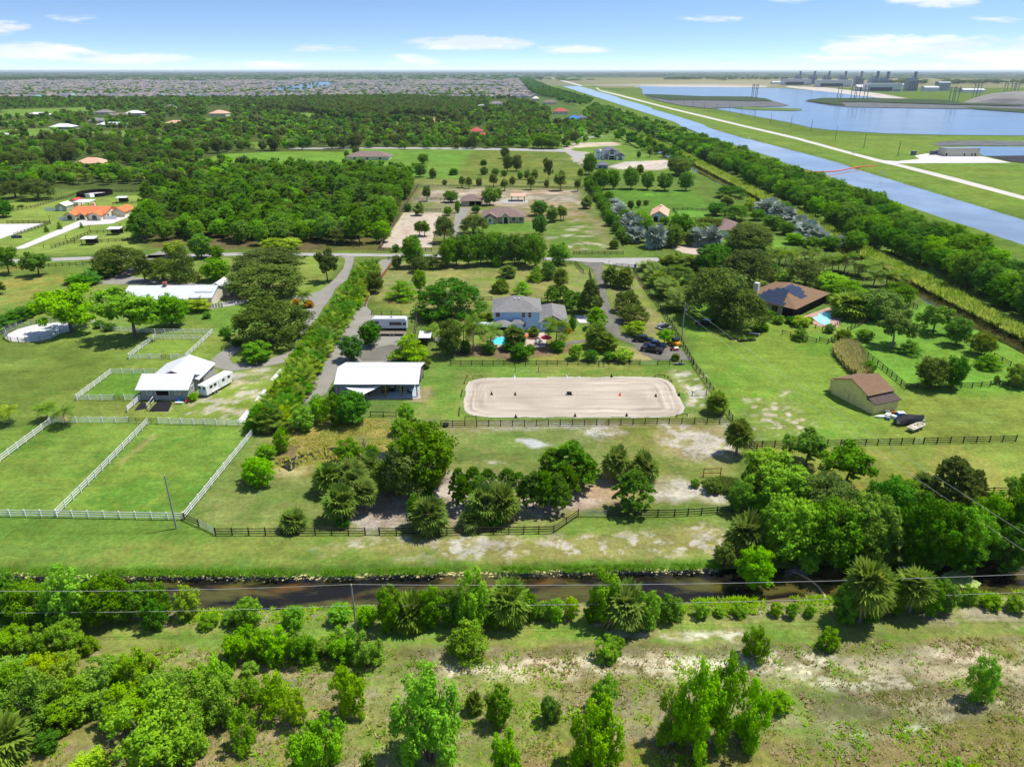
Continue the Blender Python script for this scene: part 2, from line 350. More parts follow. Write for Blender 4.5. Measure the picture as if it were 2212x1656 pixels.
paint([(720, 1110), (800, 1060), (960, 1020), (1250, 1045), (1330, 1085), (1240, 1110), (1200, 1128), (900, 1135), (740, 1140)], A(176, 158, 138), 2, 3, 5, .95, (.5, 3, A(204, 192, 174)))
paint([(1380, 1040), (1470, 1030), (1570, 1060), (1560, 1085), (1420, 1082)], A(190, 184, 150), 1.5, 2, 4, .85, (.5, 2.5, A(224, 216, 196)))
paint([(610, 930), (700, 900), (830, 905), (860, 940), (880, 1000), (700, 1030), (590, 1015)], A(170, 156, 72), 1.5, 2, 5, .9, (.5, 3, A(128, 146, 54)))
paint([(590, 1000), (690, 1012), (640, 1035), (590, 1035)], A(212, 190, 122), 1, 1.5, 4, .7)
paint([(660, 955), (610, 960), (600, 1000), (650, 985)], A(128, 104, 78), 1, 1.5, 3, .7)
# right lawns
paint([(1500, 690), (1640, 690), (1830, 700), (2212, 780), (2700, 900), (2700, 960), (2200, 945), (1620, 952), (1550, 850), (1470, 700)], A(104, 160, 26), 2, 2, 10, 1, (.42, 12, A(124, 166, 42)))
paint([(1820, 700), (2000, 660), (2212, 760), (2350, 860), (1960, 835), (1880, 790)], A(112, 172, 30), 2, 2, 10, 1)
paint([(1600, 860), (1700, 850), (1760, 900), (1720, 945), (1620, 945)], A(130, 160, 64), 2, 3, 4, .8, (.6, 1.6, A(220, 220, 200)))
paint([(1960, 850), (2500, 860), (2500, 950), (1900, 950)], A(142, 164, 54), 3, 4, 12, .8)
paint([(1620, 958), (2700, 950), (2700, 1100), (1900, 1080), (1700, 1050)], A(134, 162, 52), 2, 2, 8, 1, (.5, 8, A(152, 166, 66)))
paint([(1380, 585), (1500, 600), (1600, 690), (1500, 730)], A(100, 158, 28), 2, 2, 8, 1)
# verge beside the canal, canal banks
paint([(-900, 1120), (470, 1158), (1200, 1148), (1250, 1112), (1560, 1105), (1560, 1222), (1000, 1230), (400, 1238), (-900, 1230)], A(116, 158, 48), 1.5, 1.5, 8, 1, (.56, 9, A(132, 160, 58)))
paint([(-900, 1112), (400, 1116), (470, 1156), (450, 1175), (-900, 1165)], A(104, 152, 36), 1.5, 1.5, 8, .8)
paint([(900, 1160), (1200, 1152), (1560, 1130), (1560, 1205), (1000, 1210), (640, 1180)], A(148, 158, 86), 2, 3, 5, .85, (.56, 2.0, A(214, 208, 190)))
paint([(960, 1165), (1010, 1160), (1020, 1180), (960, 1190)], A(220, 214, 198), 1.5, 2.5, 2.5, .7, (.5, 1.2, A(150, 158, 84)))
paint([(1060, 1172), (1120, 1168), (1130, 1185), (1070, 1190)], A(220, 214, 198), 1.5, 2.5, 2.5, .7, (.5, 1.2, A(150, 158, 84)))
paint([(1490, 1140), (1600, 1150), (1590, 1205), (1530, 1200)], A(206, 198, 176), 1.5, 2, 3, .8, (.5, 1.6, A(140, 154, 80)))
paint([(-900, 1216), (600, 1222), (1000, 1216), (1560, 1206), (1560, 1224), (1000, 1233), (400, 1240), (-900, 1234)], A(104, 158, 26), .6, .8, 3, .95)
# south of the canal
paint([(-900, 1316), (450, 1322), (1200, 1304), (3300, 1270), (3300, 2000), (-900, 2000)], A(158, 152, 98), .8, 1, 5, 1, (.45, 3.4, A(126, 150, 58)))
paint([(-900, 1318), (500, 1322), (1700, 1304), (1720, 1330), (1100, 1345), (-900, 1350)], A(118, 148, 56), .8, 1, 4, .9, (.5, 2.2, A(160, 148, 112)))
paint([(200, 1352), (700, 1346), (1300, 1342), (1500, 1338), (2212, 1320), (2500, 1330), (2212, 1370), (1700, 1392), (1100, 1400), (500, 1402), (230, 1390)], A(110, 156, 34), 1, 1.2, 5, .95, (.5, 4, A(128, 152, 60)))
paint([(-300, 1360), (230, 1350), (250, 1400), (-300, 1410)], A(126, 146, 66), 1, 1.5, 5, .9)
paint([(1290, 1350), (1400, 1356), (1600, 1362), (1600, 1384), (1380, 1384)], A(222, 214, 186), .8, 1.5, 3, .95, (.5, 1.5, A(150, 156, 90)))
paint([(1900, 1300), (2212, 1290), (2400, 1310), (2212, 1345), (1850, 1345)], A(134, 152, 76), 1.5, 2, 4, .9, (.5, 2, A(176, 164, 130)))
paint([(780, 1400), (1600, 1388), (1900, 1385), (1900, 1412), (1400, 1430), (900, 1432)], A(118, 118, 66), 1, 1.5, 4, .85, (.5, 2, A(142, 132, 92)))
paint([(950, 1432), (1300, 1420), (1600, 1414), (2000, 1400), (2212, 1395), (2500, 1420), (2212, 1470), (1700, 1460), (1200, 1466), (930, 1455)], A(204, 190, 146), 1, 2, 4, .95, (.56, 2.2, A(150, 142, 90)))
paint([(970, 1434), (1290, 1430), (1300, 1452), (980, 1456)], A(228, 216, 178), 1, 1.5, 3, .95, (.5, 1.2, A(166, 152, 108)))
paint([(1250, 1425), (1560, 1412), (1800, 1420), (1740, 1448), (1300, 1456)], A(228, 216, 178), 1, 1.5, 2.5, .9, (.54, 1.1, A(150, 142, 92)))
paint([(2000, 1400), (2130, 1395), (2150, 1440), (2040, 1445)], A(222, 210, 172), 1, 1.5, 2.5, .9, (.5, 1.2, A(150, 142, 92)))
paint([(2130, 1395), (2180, 1390), (2212, 1410), (2205, 1430), (2150, 1420)], A(122, 138, 48), 1, 1, 4, .85)
paint([(1740, 1465), (1960, 1462), (2020, 1490), (1800, 1500)], A(232, 220, 182), 1, 1.5, 2.2, .9, (.5, 1.0, A(136, 128, 84)))
paint([(1720, 1485), (2212, 1480), (2500, 1500), (2500, 1560), (2000, 1552), (1760, 1560)], A(122, 112, 74), 1.2, 1.5, 4, .85, (.5, 1.8, A(110, 128, 60)))
paint([(1880, 1520), (2212, 1500), (2500, 1520), (2500, 1540), (2212, 1532), (2000, 1560)], A(150, 140, 100), 1, 1.5, 3, .8, (.5, 1.5, A(206, 190, 146)))
paint([(2180, 1462), (2400, 1470), (2400, 1492), (2200, 1486)], A(212, 196, 154), .8, 1.2, 2, .8, (.5, 1, A(136, 128, 84)))
paint([(1840, 1590), (1900, 1568), (2060, 1545), (2030, 1565), (1900, 1596)], A(206, 200, 158), .6, 1, 2, .8, (.5, 1, A(130, 140, 80)))
paint([(1240, 1600), (1700, 1590), (1840, 1628), (2050, 1570), (2212, 1545), (2700, 1545), (2700, 2000), (900, 2000), (1100, 1640)], A(142, 138, 54), .8, 1, 4, .95, (.5, 3, A(150, 132, 76)))
paint([(1200, 1480), (1440, 1475), (1440, 1600), (1240, 1600)], A(150, 138, 104), 1.5, 2, 4, .7, (.5, 2, A(116, 136, 62)))
paint([(600, 1480), (860, 1470), (860, 1560), (640, 1570)], A(176, 156, 122), 1.5, 2, 4, .7, (.5, 2, A(136, 146, 76)))
paint([(-300, 1610), (250, 1560), (700, 1580), (860, 1656), (-300, 1900)], A(168, 144, 108), 1.5, 2, 4, .8, (.5, 2, A(136, 140, 74)))

def band(y0, y1, hx, cell, cy=None):
    nx = int(2 * hx / cell) + 1; ny = int((y1 - y0) / (cy or cell)) + 1
    xs = np.linspace(-hx, hx, nx); ys = np.linspace(y0, y1, ny)
    X, Y = np.meshgrid(xs, ys); return X, Y
def ground_colour(X, Y):
    X = X.ravel(); Y = Y.ravel()
    base = np.tile(np.array(A(104, 140, 48)), (X.size, 1)).astype(float)
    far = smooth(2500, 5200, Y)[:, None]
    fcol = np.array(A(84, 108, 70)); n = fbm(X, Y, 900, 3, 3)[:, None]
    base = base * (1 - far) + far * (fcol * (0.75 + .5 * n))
    for poly, col, fe, na, ns, k, patch in PAINT:
        xs = [p[0] for p in poly]; ys = [p[1] for p in poly]; mg = fe + na
        I = np.nonzero((X > min(xs) - mg) & (X < max(xs) + mg) & (Y > min(ys) - mg) & (Y < max(ys) + mg))[0]
        if not I.size: continue
        x, y = X[I], Y[I]
        d = sdist(x, y, poly) + na * 2 * (fbm(x, y, ns, 11, 3) - .5)
        w = smooth(-fe, fe, d)[:, None] * k
        c = np.array(col)[None, :]
        if patch:
            th, ps, pc = patch
            w2 = smooth(th - .06, th + .06, fbm(x * np.where(y < 78, .45, .85), y, ps, 23, 5, .72))[:, None]
            c = c * (1 - w2) + np.array(pc)[None, :] * w2
        base[I] = base[I] * (1 - w) + c * w
    base[(Y < 77)] *= 1.16
    # large-scale unevenness of the turf
    m = 0.80 + 0.4 * fbm(X, Y, 14, 31, 4)
    g = 0.86 + 0.28 * fbm(X, Y, 3.1, 37, 4, .7)
    base *= (m * g)[:, None]
    gr = (base[:, 1] > base[:, 0] * 1.05); base[gr] *= np.array([1.15, .98, .92])
    hue = (fbm(X, Y, 22, 41, 3) - .5) * .35
    base[:, 0] *= 1 + hue; base[:, 2] *= 1 - hue * .3
    return np.clip(base, .004, .9)
def ground_height(X, Y):
    z = np.zeros(X.shape)
    near = (Y < 130)
    for poly, dep, sl_ in ((CANAL, 2.2, 2.2), (DITCH, 1.9, 1.6), (BIG, 2.4, 4.0), (POND, .9, 1.6)):
        xs = [p[0] for p in poly]; ys = [p[1] for p in poly]
        I = np.nonzero((X > min(xs) - 8) & (X < max(xs) + 8) & (Y > min(ys) - 8) & (Y < max(ys) + 8))
        if I[0].size:
            x, y = X[I], Y[I]
            d = sdist(x, y, poly) + 1.1 * (fbm(x, y, 3.0, 51, 3) - .5)
            z[I] = np.minimum(z[I], -dep * smooth(-sl_ * .55, sl_ * .8, d))
    rough = np.where(Y < 76, .35, .07) * (fbm(X, Y, 2.4, 61, 4, .6) - .5) * (Y < 260)
    return z + rough * (z > -.2)
def build_ground():
    V = []; Cc = []; F = []; base = 0
    bands = [(30, 130, 112, .27), (130, 300, 250, 1.0), (300, 800, 700, 2.6), (800, 3600, 3000, 15.0), (3600, 40000, 40000, 700.0)]
    for y0, y1, hx, cell in bands:
        X, Y = band(y0, y1, hx, cell); ny, nx = X.shape
        Z = ground_height(X, Y)
        if y0 >= 130: Z[0, Z[0] > -.2] = 0
        V.append(np.stack([X, Y, Z], -1).reshape(-1, 3)); Cc.append(ground_colour(X, Y))
        i = np.arange(ny - 1)[:, None] * nx + np.arange(nx - 1)[None, :] + base
        F.append(np.stack([i, i + 1, i + nx + 1, i + nx], -1).reshape(-1, 4)); base += nx * ny
    # beyond the fine strips, at both sides and behind the viewpoint
    for x0, x1, y0, y1 in [(112, 3000, 30, 130), (250, 3000, 130, 300), (700, 3000, 300, 800), (3000, 40000, 30, 3600), (-3000, -112, 30, 130), (-3000, -250, 130, 300), (-3000, -700, 300, 800), (-40000, -3000, 30, 3600), (-40000, 40000, -20000, 30)]:
        n = 10
        X, Y = np.meshgrid(np.linspace(x0, x1, n), np.linspace(y0, y1, n)); V.append(np.stack([X, Y, X * 0], -1).reshape(-1, 3)); Cc.append(ground_colour(X, Y))
        i = np.arange(n - 1)[:, None] * n + np.arange(n - 1)[None, :] + base
        F.append(np.stack([i, i + 1, i + n + 1, i + n], -1).reshape(-1, 4)); base += n * n
    V = np.concatenate(V); Cc = np.concatenate(Cc); F = np.concatenate(F)
    me = bpy.data.meshes.new('ground'); me.vertices.add(len(V)); me.vertices.foreach_set('co', V.astype(np.float32).ravel())
    me.loops.add(F.size); me.loops.foreach_set('vertex_index', F.astype(np.int32).ravel())
    me.polygons.add(len(F)); me.polygons.foreach_set('loop_start', (np.arange(len(F)) * 4).astype(np.int32)); me.polygons.foreach_set('loop_total', np.full(len(F), 4, np.int32))
    me.update(calc_edges=True)
    ca = me.color_attributes.new('cover', 'FLOAT_COLOR', 'POINT'); ca.data.foreach_set('color', np.concatenate([Cc, np.ones((len(Cc), 1))], 1).astype(np.float32).ravel())
    me.polygons.foreach_set('use_smooth', [True] * len(F))
    m = bpy.data.materials.new('turf_and_soil'); m.use_nodes = True; t = NT(m.node_tree); b = m.node_tree.nodes['Principled BSDF']
    b.inputs['Roughness'].default_value = .95; b.inputs['Specular IOR Level'].default_value = .0
    at = t.n('ShaderNodeAttribute', attribute_name='cover').outputs['Color']
    co = t.n('ShaderNodeTexCoord').outputs['Object']
    f1 = t.math('MULTIPLY', t.ramp(t.noise(co, 1.3, 6, .75), .25, .75, .7, 1.3), t.ramp(t.noise(co, 7.0, 4, .7), .3, .7, .8, 1.2))
    f2 = t.ramp(t.noise(co, .22, 5, .65), .3, .7, .84, 1.16)
    f3 = t.ramp(t.noise(co, .05, 4, .6), .3, .7, .9, 1.1)
    mp = t.n('ShaderNodeMapping'); t.inp(mp.inputs[0], co); mp.inputs['Scale'].default_value = (.07, .8, 1); mp.inputs['Rotation'].default_value = (0, 0, .12)
    f4 = t.ramp(t.noise(mp.outputs[0], 1.0, 5, .65), .3, .7, .91, 1.09)
    f = t.math('MULTIPLY', t.math('MULTIPLY', t.math('MULTIPLY', f1, f2), f3), f4)
    c = t.mix(1.0, at, t.comb(f, f, f), 'MULTIPLY')
    hn = t.n('ShaderNodeHueSaturation'); t.inp(hn.inputs['Hue'], t.ramp(t.noise(co, .6, 5, .7), .3, .7, .485, .515)); t.inp(hn.inputs['Color'], c); hn.inputs['Saturation'].default_value = .9
    t.inp(b.inputs['Base Color'], hn.outputs[0])
    bp = t.n('ShaderNodeBump'); bp.inputs['Strength'].default_value = .6; bp.inputs['Distance'].default_value = .18
    t.inp(bp.inputs['Height'], t.noise(co, 3.5, 6, .75)); t.inp(b.inputs['Normal'], bp.outputs[0])
    me.materials.append(m)
    o = link('ground', me); tag(o, 'open ground of mown lawns, paddocks and dry scrub reaching the horizon', kind='structure')
build_ground()

# ---------------------------------------------------------------- water
def water_mat(name, deep, rough, wave, wscale, algae=None, spec=.5, stretch=(1, 1, 1)):
    m = bpy.data.materials.new(name); m.use_nodes = True; t = NT(m.node_tree); b = m.node_tree.nodes['Principled BSDF']
    b.inputs['Roughness'].default_value = rough; b.inputs['Specular IOR Level'].default_value = spec; b.inputs['IOR'].default_value = 1.33
    co = t.n('ShaderNodeTexCoord').outputs['Object']; mp = t.n('ShaderNodeMapping'); t.inp(mp.inputs[0], co); mp.inputs['Scale'].default_value = stretch
    c = tuple(deep) + (1,)
    if algae:
        for col, sc, lo, hi, k in algae:
            c = t.mix(t.ramp(t.noise(mp.outputs[0], sc, 6, .6, .4), lo, hi, 0, k), c, tuple(col) + (1,))
    else: c = t.mix(t.ramp(t.noise(mp.outputs[0], .02, 4), .35, .65), c, tuple(x * 1.5 for x in deep) + (1,))
    t.inp(b.inputs['Base Color'], c)
    bp = t.n('ShaderNodeBump'); bp.inputs['Strength'].default_value = .5; bp.inputs['Distance'].default_value = wave
    t.inp(bp.inputs['Height'], t.noise(mp.outputs[0], wscale, 4, .6)); t.inp(b.inputs['Normal'], bp.outputs[0])
    return m
def sheet(name, poly, z, m, label, kind='structure', jit=0.0, step=0.0, seed=3):
    pts = list(poly)
    if step:
        q = []
        for i in range(len(pts)):
            a, b = pts[i], pts[(i + 1) % len(pts)]; l = math.hypot(b[0] - a[0], b[1] - a[1]); n = max(1, int(l / step))
            for k in range(n): q.append((a[0] + (b[0] - a[0]) * k / n, a[1] + (b[1] - a[1]) * k / n))
        X = np.array([p[0] for p in q]); Y = np.array([p[1] for p in q])
        dx = (fbm(X, Y, step * 2.2, seed, 3) - .5) * 2 * jit; dy = (fbm(X, Y, step * 2.2, seed + 50, 3) - .5) * 2 * jit
        pts = list(zip(X + dx, Y + dy))
    bm = bmesh.new(); vs = [bm.verts.new((p[0], p[1], z)) for p in pts]
    f = bm.faces.new(vs); f.normal_update()
    if f.normal.z < 0: f.normal_flip()
    bmesh.ops.triangulate(bm, faces=[f])
    me = bpy.data.meshes.new(name); bm.to_mesh(me); bm.free(); me.materials.append(m)
    o = link(name, me); return tag(o, label, kind=kind)
def widen(poly, d):
    c = np.array(poly); X, Y = c[:, 0], c[:, 1]; out = []; n = len(poly)
    area = sum(poly[i][0] * poly[(i + 1) % n][1] - poly[(i + 1) % n][0] * poly[i][1] for i in range(n)); sg = 1 if area > 0 else -1
    for i in range(n):
        a, b = np.array(poly[i - 1]), np.array(poly[(i + 1) % n]); e = b - a; e = e / (np.linalg.norm(e) + 1e-9)
        out.append((poly[i][0] + e[1] * d * sg, poly[i][1] - e[0] * d * sg))
    return out
W_CANAL = water_mat('dark_canal_water', L(26, 24, 18), .06, .02, 2.0, [(L(84, 82, 36), .16, .45, .62, .8), (L(108, 78, 30), .12, .54, .70, .7), (L(20, 20, 14), .3, .55, .7, .7)], .5, (.5, 1.6, 1))
sheet('canal_water', widen(CANAL, 1.2), -.9, W_CANAL, 'dark brown canal water with weed showing under the surface')
sheet('ditch_water', widen(DITCH, 1.0), -.9, water_mat('ditch_water', L(34, 32, 22), .05, .02, 2.0, [(L(60, 52, 26), .12, .45, .65, .7)]), 'narrow dark ditch between the lawns and the reed bank')
sheet('wide_canal_water', widen(BIG, 2.0), -.9, water_mat('wide_canal_water', L(112, 124, 136), .12, .04, .35), 'wide grey blue canal running to the horizon')
sheet('pond_water', widen(POND, 1.0), -.45, water_mat('pond_water', L(34, 36, 40), .06, .02, 2.0, [(L(90, 84, 50), .5, .5, .65, .6)]), 'small dark pond in rank grass')
# ---------------------------------------------------------------- survey sections: points read off enlarged parts of the picture
_ZS = {'a': (0, 650, 2212 / 900), 'b': (700, 650, 2034 / 700), 'c': (1300, 650, 2034 / 700), 'd': (1985, 650, 2212 / 900), 'e': (0, 180, 2.212), 'f': (950, 180, 2.212), 'g': (1885, 150, 2.212),
       'h': (0, 1150, 2.212), 'i': (900, 1150, 2.212), 'j': (1885, 1150, 2.212), 'k': (0, 1600, 2.212), 'l': (900, 1600, 2.212), 'm': (1885, 1600, 2.212), 'F': (0, 0, 1)}
QF = 2212 / 2885
def Q(z, x, y):
    fx, fy, s = _ZS[z]; return ((fx + x / s) * QF, (fy + y / s) * QF)
def QQ(z, pts): return [Q(z, *p) for p in pts]
def QP(z, x, y, h=0.0): return P(*Q(z, x, y), h)
def QG(z, pts, h=0.0): return [P2(*Q(z, *p), h) for p in pts]

def surf_mat(name, col, var=.15, sc=.35, patch=None, rough=.95, fine=3.0):
    m = bpy.data.materials.new(name); m.use_nodes = True; t = NT(m.node_tree); b = m.node_tree.nodes['Principled BSDF']
    b.inputs['Roughness'].default_value = rough; b.inputs['Specular IOR Level'].default_value = .15
    co = t.n('ShaderNodeTexCoord').outputs['Object']
    f = t.math('MULTIPLY', t.ramp(t.noise(co, sc, 6, .65), .25, .75, 1 - var, 1 + var), t.ramp(t.noise(co, fine, 5, .7), .25, .75, .88, 1.12))
    c = t.mix(1.0, tuple(col) + (1,), t.comb(f, f, f), 'MULTIPLY')
    if patch:
        pc, ps, lo, hi, k = patch
        c = t.mix(t.ramp(t.noise(co, ps, 5, .65), lo, hi, 0, k), c, tuple(pc) + (1,))
    t.inp(b.inputs['Base Color'], c)
    bp = t.n('ShaderNodeBump'); bp.inputs['Strength'].default_value = .5; bp.inputs['Distance'].default_value = .05
    t.inp(bp.inputs['Height'], t.noise(co, 5, 4)); t.inp(b.inputs['Normal'], bp.outputs[0])
    return m
M_GRAVEL = surf_mat('grey_gravel', A(172, 168, 156), .16, .15, (A(140, 132, 112), .3, .5, .7, .6))
M_DGRAVEL = surf_mat('dark_gravel', A(138, 134, 122), .2, .2, (A(114, 108, 96), .3, .5, .7, .6))
M_ROAD = surf_mat('pale_asphalt', A(196, 192, 184), .08, .1, (A(172, 166, 154), .12, .5, .7, .5))
M_WROAD = surf_mat('white_shell_rock', A(236, 230, 216), .06, .1)
M_WCONC = surf_mat('white_concrete', A(240, 236, 230), .05, .2)
M_CONC = surf_mat('grey_concrete', A(205, 200, 192), .08, .3)
M_WSAND = surf_mat('white_sand', A(240, 236, 230), .06, .2)
M_LOTSAND = surf_mat('lot_sand', A(222, 206, 184), .12, .12, (A(196, 172, 140), .2, .45, .65, .8))
M_PAVER = surf_mat('pinkish_pavers', A(214, 180, 160), .1, .6)
M_CPAVER = surf_mat('cream_pavers', A(226, 206, 186), .08, .6)
M_MULCH = surf_mat('black_mulch', L(34, 34, 36), .25, 1.0)
GZ = .06
def surf(name, zone, pts, m, label, jit=.35, step=2.0, z=GZ): return sheet(name, QG(zone, pts), z, m, label, 'structure', jit, step)
surf('gravel_driveway', 'b', [(1085, 240), (1040, 310), (960, 420), (880, 570), (820, 680), (740, 800), (640, 930), (560, 1100), (440, 1290), (330, 1440), (215, 1600), (165, 1655), (255, 1655), (330, 1560), (450, 1420), (640, 1330), (705, 1210), (760, 1085), (1230, 1075), (1262, 940), (1290, 825), (1315, 700), (1000, 690), (1010, 660), (965, 622), (985, 560), (1020, 450), (1110, 340), (1190, 225)], M_GRAVEL, 'grey gravel drive running beside the tall palm hedge')
surf('gravel_yard', 'b', [(930, 990), (1010, 960), (1180, 930), (1265, 945), (1232, 1066), (930, 1066), (880, 1030)], M_DGRAVEL, 'dark damp gravel spread behind the open barn', z=GZ + .01)
surf('curved_driveway', 'b', [(740, 204), (790, 230), (782, 300), (720, 380), (640, 450), (590, 490), (500, 515), (360, 545), (380, 570), (480, 560), (500, 600), (480, 640), (455, 720), (425, 850), (380, 960), (310, 1010), (190, 1040), (0, 1075), (-120, 1090), (-160, 1050), (-60, 960), (-110, 930), (-250, 1010), (-320, 1080), (-270, 1120), (-130, 1150), (100, 1120), (290, 1080), (340, 1010), (400, 960), (445, 850), (550, 740), (605, 640), (655, 580), (705, 480), (805, 400), (852, 290), (868, 212)], M_GRAVEL, 'pale gravel drive curving past the big oaks to the white barn')
surf('rear_driveway', 'a', [(1030, 170), (1160, 118), (1180, 158), (1070, 205), (980, 255), (880, 315), (1100, 345), (1530, 378), (1650, 440), (1650, 480), (1540, 470), (1480, 420), (1050, 372), (680, 372), (720, 335), (860, 290), (960, 215)], M_GRAVEL, 'gravel drive looping behind the grey roofed house')
surf('side_driveway', 'c', [(975, 255), (1075, 320), (1110, 430), (1125, 560), (1140, 680), (1160, 780), (1220, 850), (1290, 890), (1400, 930), (1480, 1010), (1590, 1060), (1890, 1060), (1790, 960), (1700, 950), (1640, 930), (1570, 880), (1400, 870), (1310, 840), (1290, 790), (1335, 725), (1230, 680), (1200, 560), (1170, 430), (1150, 330), (1165, 262), (1080, 260)], M_DGRAVEL, 'grey gravel drive from the cul-de-sac to the parked cars')
surf('garden_path', 'c', [(830, 925), (900, 900), (1060, 890), (1065, 905), (920, 925), (850, 945)], M_DGRAVEL, 'narrow gravel path beside the patio', .2)
surf('residential_road', 'F', [(-610, 745.6), (0, 732.6), (276.7, 722.4), (431, 719), (683.6, 711.8), (941, 713.7), (1257.5, 717.1), (1440, 722), (1603, 727), (1700, 727.5), (1857, 726.4), (1880, 740), (1862, 757), (1809, 757.4), (1737, 748), (1695.8, 741.2), (1644, 737.8), (1603, 734.3), (1440, 729.5), (1257.5, 725), (941, 721.6), (683.6, 720), (431, 728), (276.7, 730.6), (0, 742), (-610, 757)], M_ROAD, 'pale asphalt residential road ending in a cul-de-sac', .15, 6)
surf('white_driveway', 'e', [(80, 1155), (410, 1012), (500, 975), (690, 968), (860, 903), (930, 860), (1040, 812), (1046, 824), (965, 876), (880, 925), (700, 996), (545, 1006), (500, 1014), (150, 1152)], M_WCONC, 'white concrete drive in front of the orange tiled house', .1, 5)
surf('white_arena', 'e', [(-500, 1000), (120, 998), (280, 994), (0, 1092), (-500, 1110)], M_WSAND, 'white sand riding arena at the estate with the orange tiled house', .1, 4)
surf('round_pen_sand', 'a', [(36, 742), (60, 712), (120, 682), (230, 652), (420, 632), (520, 640), (505, 690), (420, 712), (360, 745), (280, 765), (180, 772), (80, 768)], M_WSAND, 'white sand floor of the round pen under the leaning tree', .15, 1.5)
surf('sandy_lot', 'f', [(275, 1146), (330, 1050), (415, 928), (655, 930), (600, 1060), (588, 1146)], M_LOTSAND, 'bare sandy lot with pale vehicle tracks beside the road', .3, 3)
surf('garage_driveway', 'f', [(745, 897), (832, 897), (800, 950), (780, 1000), (722, 1118), (700, 1118), (735, 950)], M_GRAVEL, 'grey driveway up to the brown roofed garage', .2, 3)
surf('pergola_slab', 'f', [(1010, 848), (1080, 842), (1190, 850), (1190, 868), (1040, 870)], M_CONC, 'pale slab under the pergola', .2, 3)
surf('far_lane', 'f', [(-300, 524), (400, 520), (960, 526), (1440, 532), (1545, 560), (1500, 612), (1470, 612), (1480, 590), (1420, 550), (960, 538), (400, 530), (-300, 532)], M_ROAD, 'pale lane across the fields beyond the brown roofed houses', .3, 6)
surf('levee_road', 'F', [(1690, 254), (1750, 268), (1885, 303), (2000, 330), (2100, 354), (2240, 386), (2402, 430), (2472, 448), (2517, 458), (2700, 503), (2885, 553), (3400, 690), (3400, 712), (2885, 563), (2700, 514), (2510, 464), (2466, 455), (2402, 437), (2240, 392), (2100, 359), (2000, 335), (1885, 307), (1750, 272), (1690, 257), (1678, 248), (1684, 247)], M_WROAD, 'straight white shell rock road on the levee beside the wide canal', .15, 8)
surf('levee_branch', 'g', [(1330, 668), (1420, 674), (1560, 660), (1530, 640), (1600, 626), (1700, 636), (1960, 645), (2135, 684), (1720, 686), (1420, 688), (1400, 700), (1330, 685)], M_WCONC, 'white branch road and yard at the pump station', .2, 6, GZ + .05)
surf('far_levee_road', 'F', [(1550, 220), (1560, 219), (1641, 241), (1636, 243)], M_WROAD, 'far end of the white levee road')
surf('bank_path', 'g', [(340, 592), (400, 612), (396, 618), (338, 598)], M_WROAD, 'short stretch of white path on the wooded bank')
surf('bank_path', 'g', [(690, 720), (740, 740), (800, 764), (796, 772), (730, 748), (688, 728)], M_WROAD, 'white path on the wooded bank by the orange boom')
surf('cul_de_sac_drive', 'c', [(1715, 140), (1850, 110), (2034, 150), (2060, 200), (1900, 195), (1800, 180)], M_CPAVER, 'pale paved drive under the silver palms', .2, 3)
surf('mulch_pad', 'a', [(1095, 1178), (1196, 1190), (1165, 1252), (1028, 1252)], M_MULCH, 'black rubber pad before the barn door', .1, 1)
surf('mulch_pad', 'a', [(975, 1188), (1012, 1192), (1012, 1232), (930, 1245)], M_MULCH, 'black rubber pad in the little pen beside the barn', .1, 1)
surf('barn_apron', 'b', [(700, 1270), (715, 1340), (960, 1365), (960, 1386), (1410, 1375), (1400, 1255)], M_CONC, 'concrete floor of the open pole barn', .05, 4)

def raster_sheet(name, poly, cell, z, colfn, rough, label, na=.5):
    xs = [p[0] for p in poly]; ys = [p[1] for p in poly]
    X, Y = np.meshgrid(np.arange(min(xs) - 1, max(xs) + 1, cell), np.arange(min(ys) - 1, max(ys) + 1, cell)); ny, nx = X.shape
    d = sdist(X, Y, poly) + na * 2 * (fbm(X, Y, 3, 5, 3) - .5)
    Zz = np.full(X.shape, z); C = colfn(X, Y, d)
    keep = (d[:-1, :-1] > 0) & (d[1:, :-1] > 0) & (d[:-1, 1:] > 0) & (d[1:, 1:] > 0)
    i = (np.arange(ny - 1)[:, None] * nx + np.arange(nx - 1)[None, :])[keep]
    F = np.stack([i, i + 1, i + nx + 1, i + nx], -1)
    used = np.unique(F); mp = np.zeros(nx * ny, int); mp[used] = np.arange(len(used))
    me = bpy.data.meshes.new(name); me.from_pydata(np.stack([X, Y, Zz], -1).reshape(-1, 3)[used].tolist(), [], mp[F].tolist())
    ca = me.color_attributes.new('cover', 'FLOAT_COLOR', 'POINT'); c4 = np.concatenate([C.reshape(-1, 3)[used], np.ones((len(used), 1))], 1)
    ca.data.foreach_set('color', c4.astype(np.float32).ravel())
    m = bpy.data.materials.new(name + '_surface'); m.use_nodes = True; t = NT(m.node_tree); b = m.node_tree.nodes['Principled BSDF']
    b.inputs['Roughness'].default_value = rough; b.inputs['Specular IOR Level'].default_value = .15
    co = t.n('ShaderNodeTexCoord').outputs['Object']; at = t.n('ShaderNodeAttribute', attribute_name='cover').outputs['Color']
    f = t.ramp(t.noise(co, 4, 5, .7), .25, .75, .9, 1.1); t.inp(b.inputs['Base Color'], t.mix(1.0, at, t.comb(f, f, f), 'MULTIPLY'))
    me.materials.append(m); o = link(name, me); return tag(o, label, kind='structure')
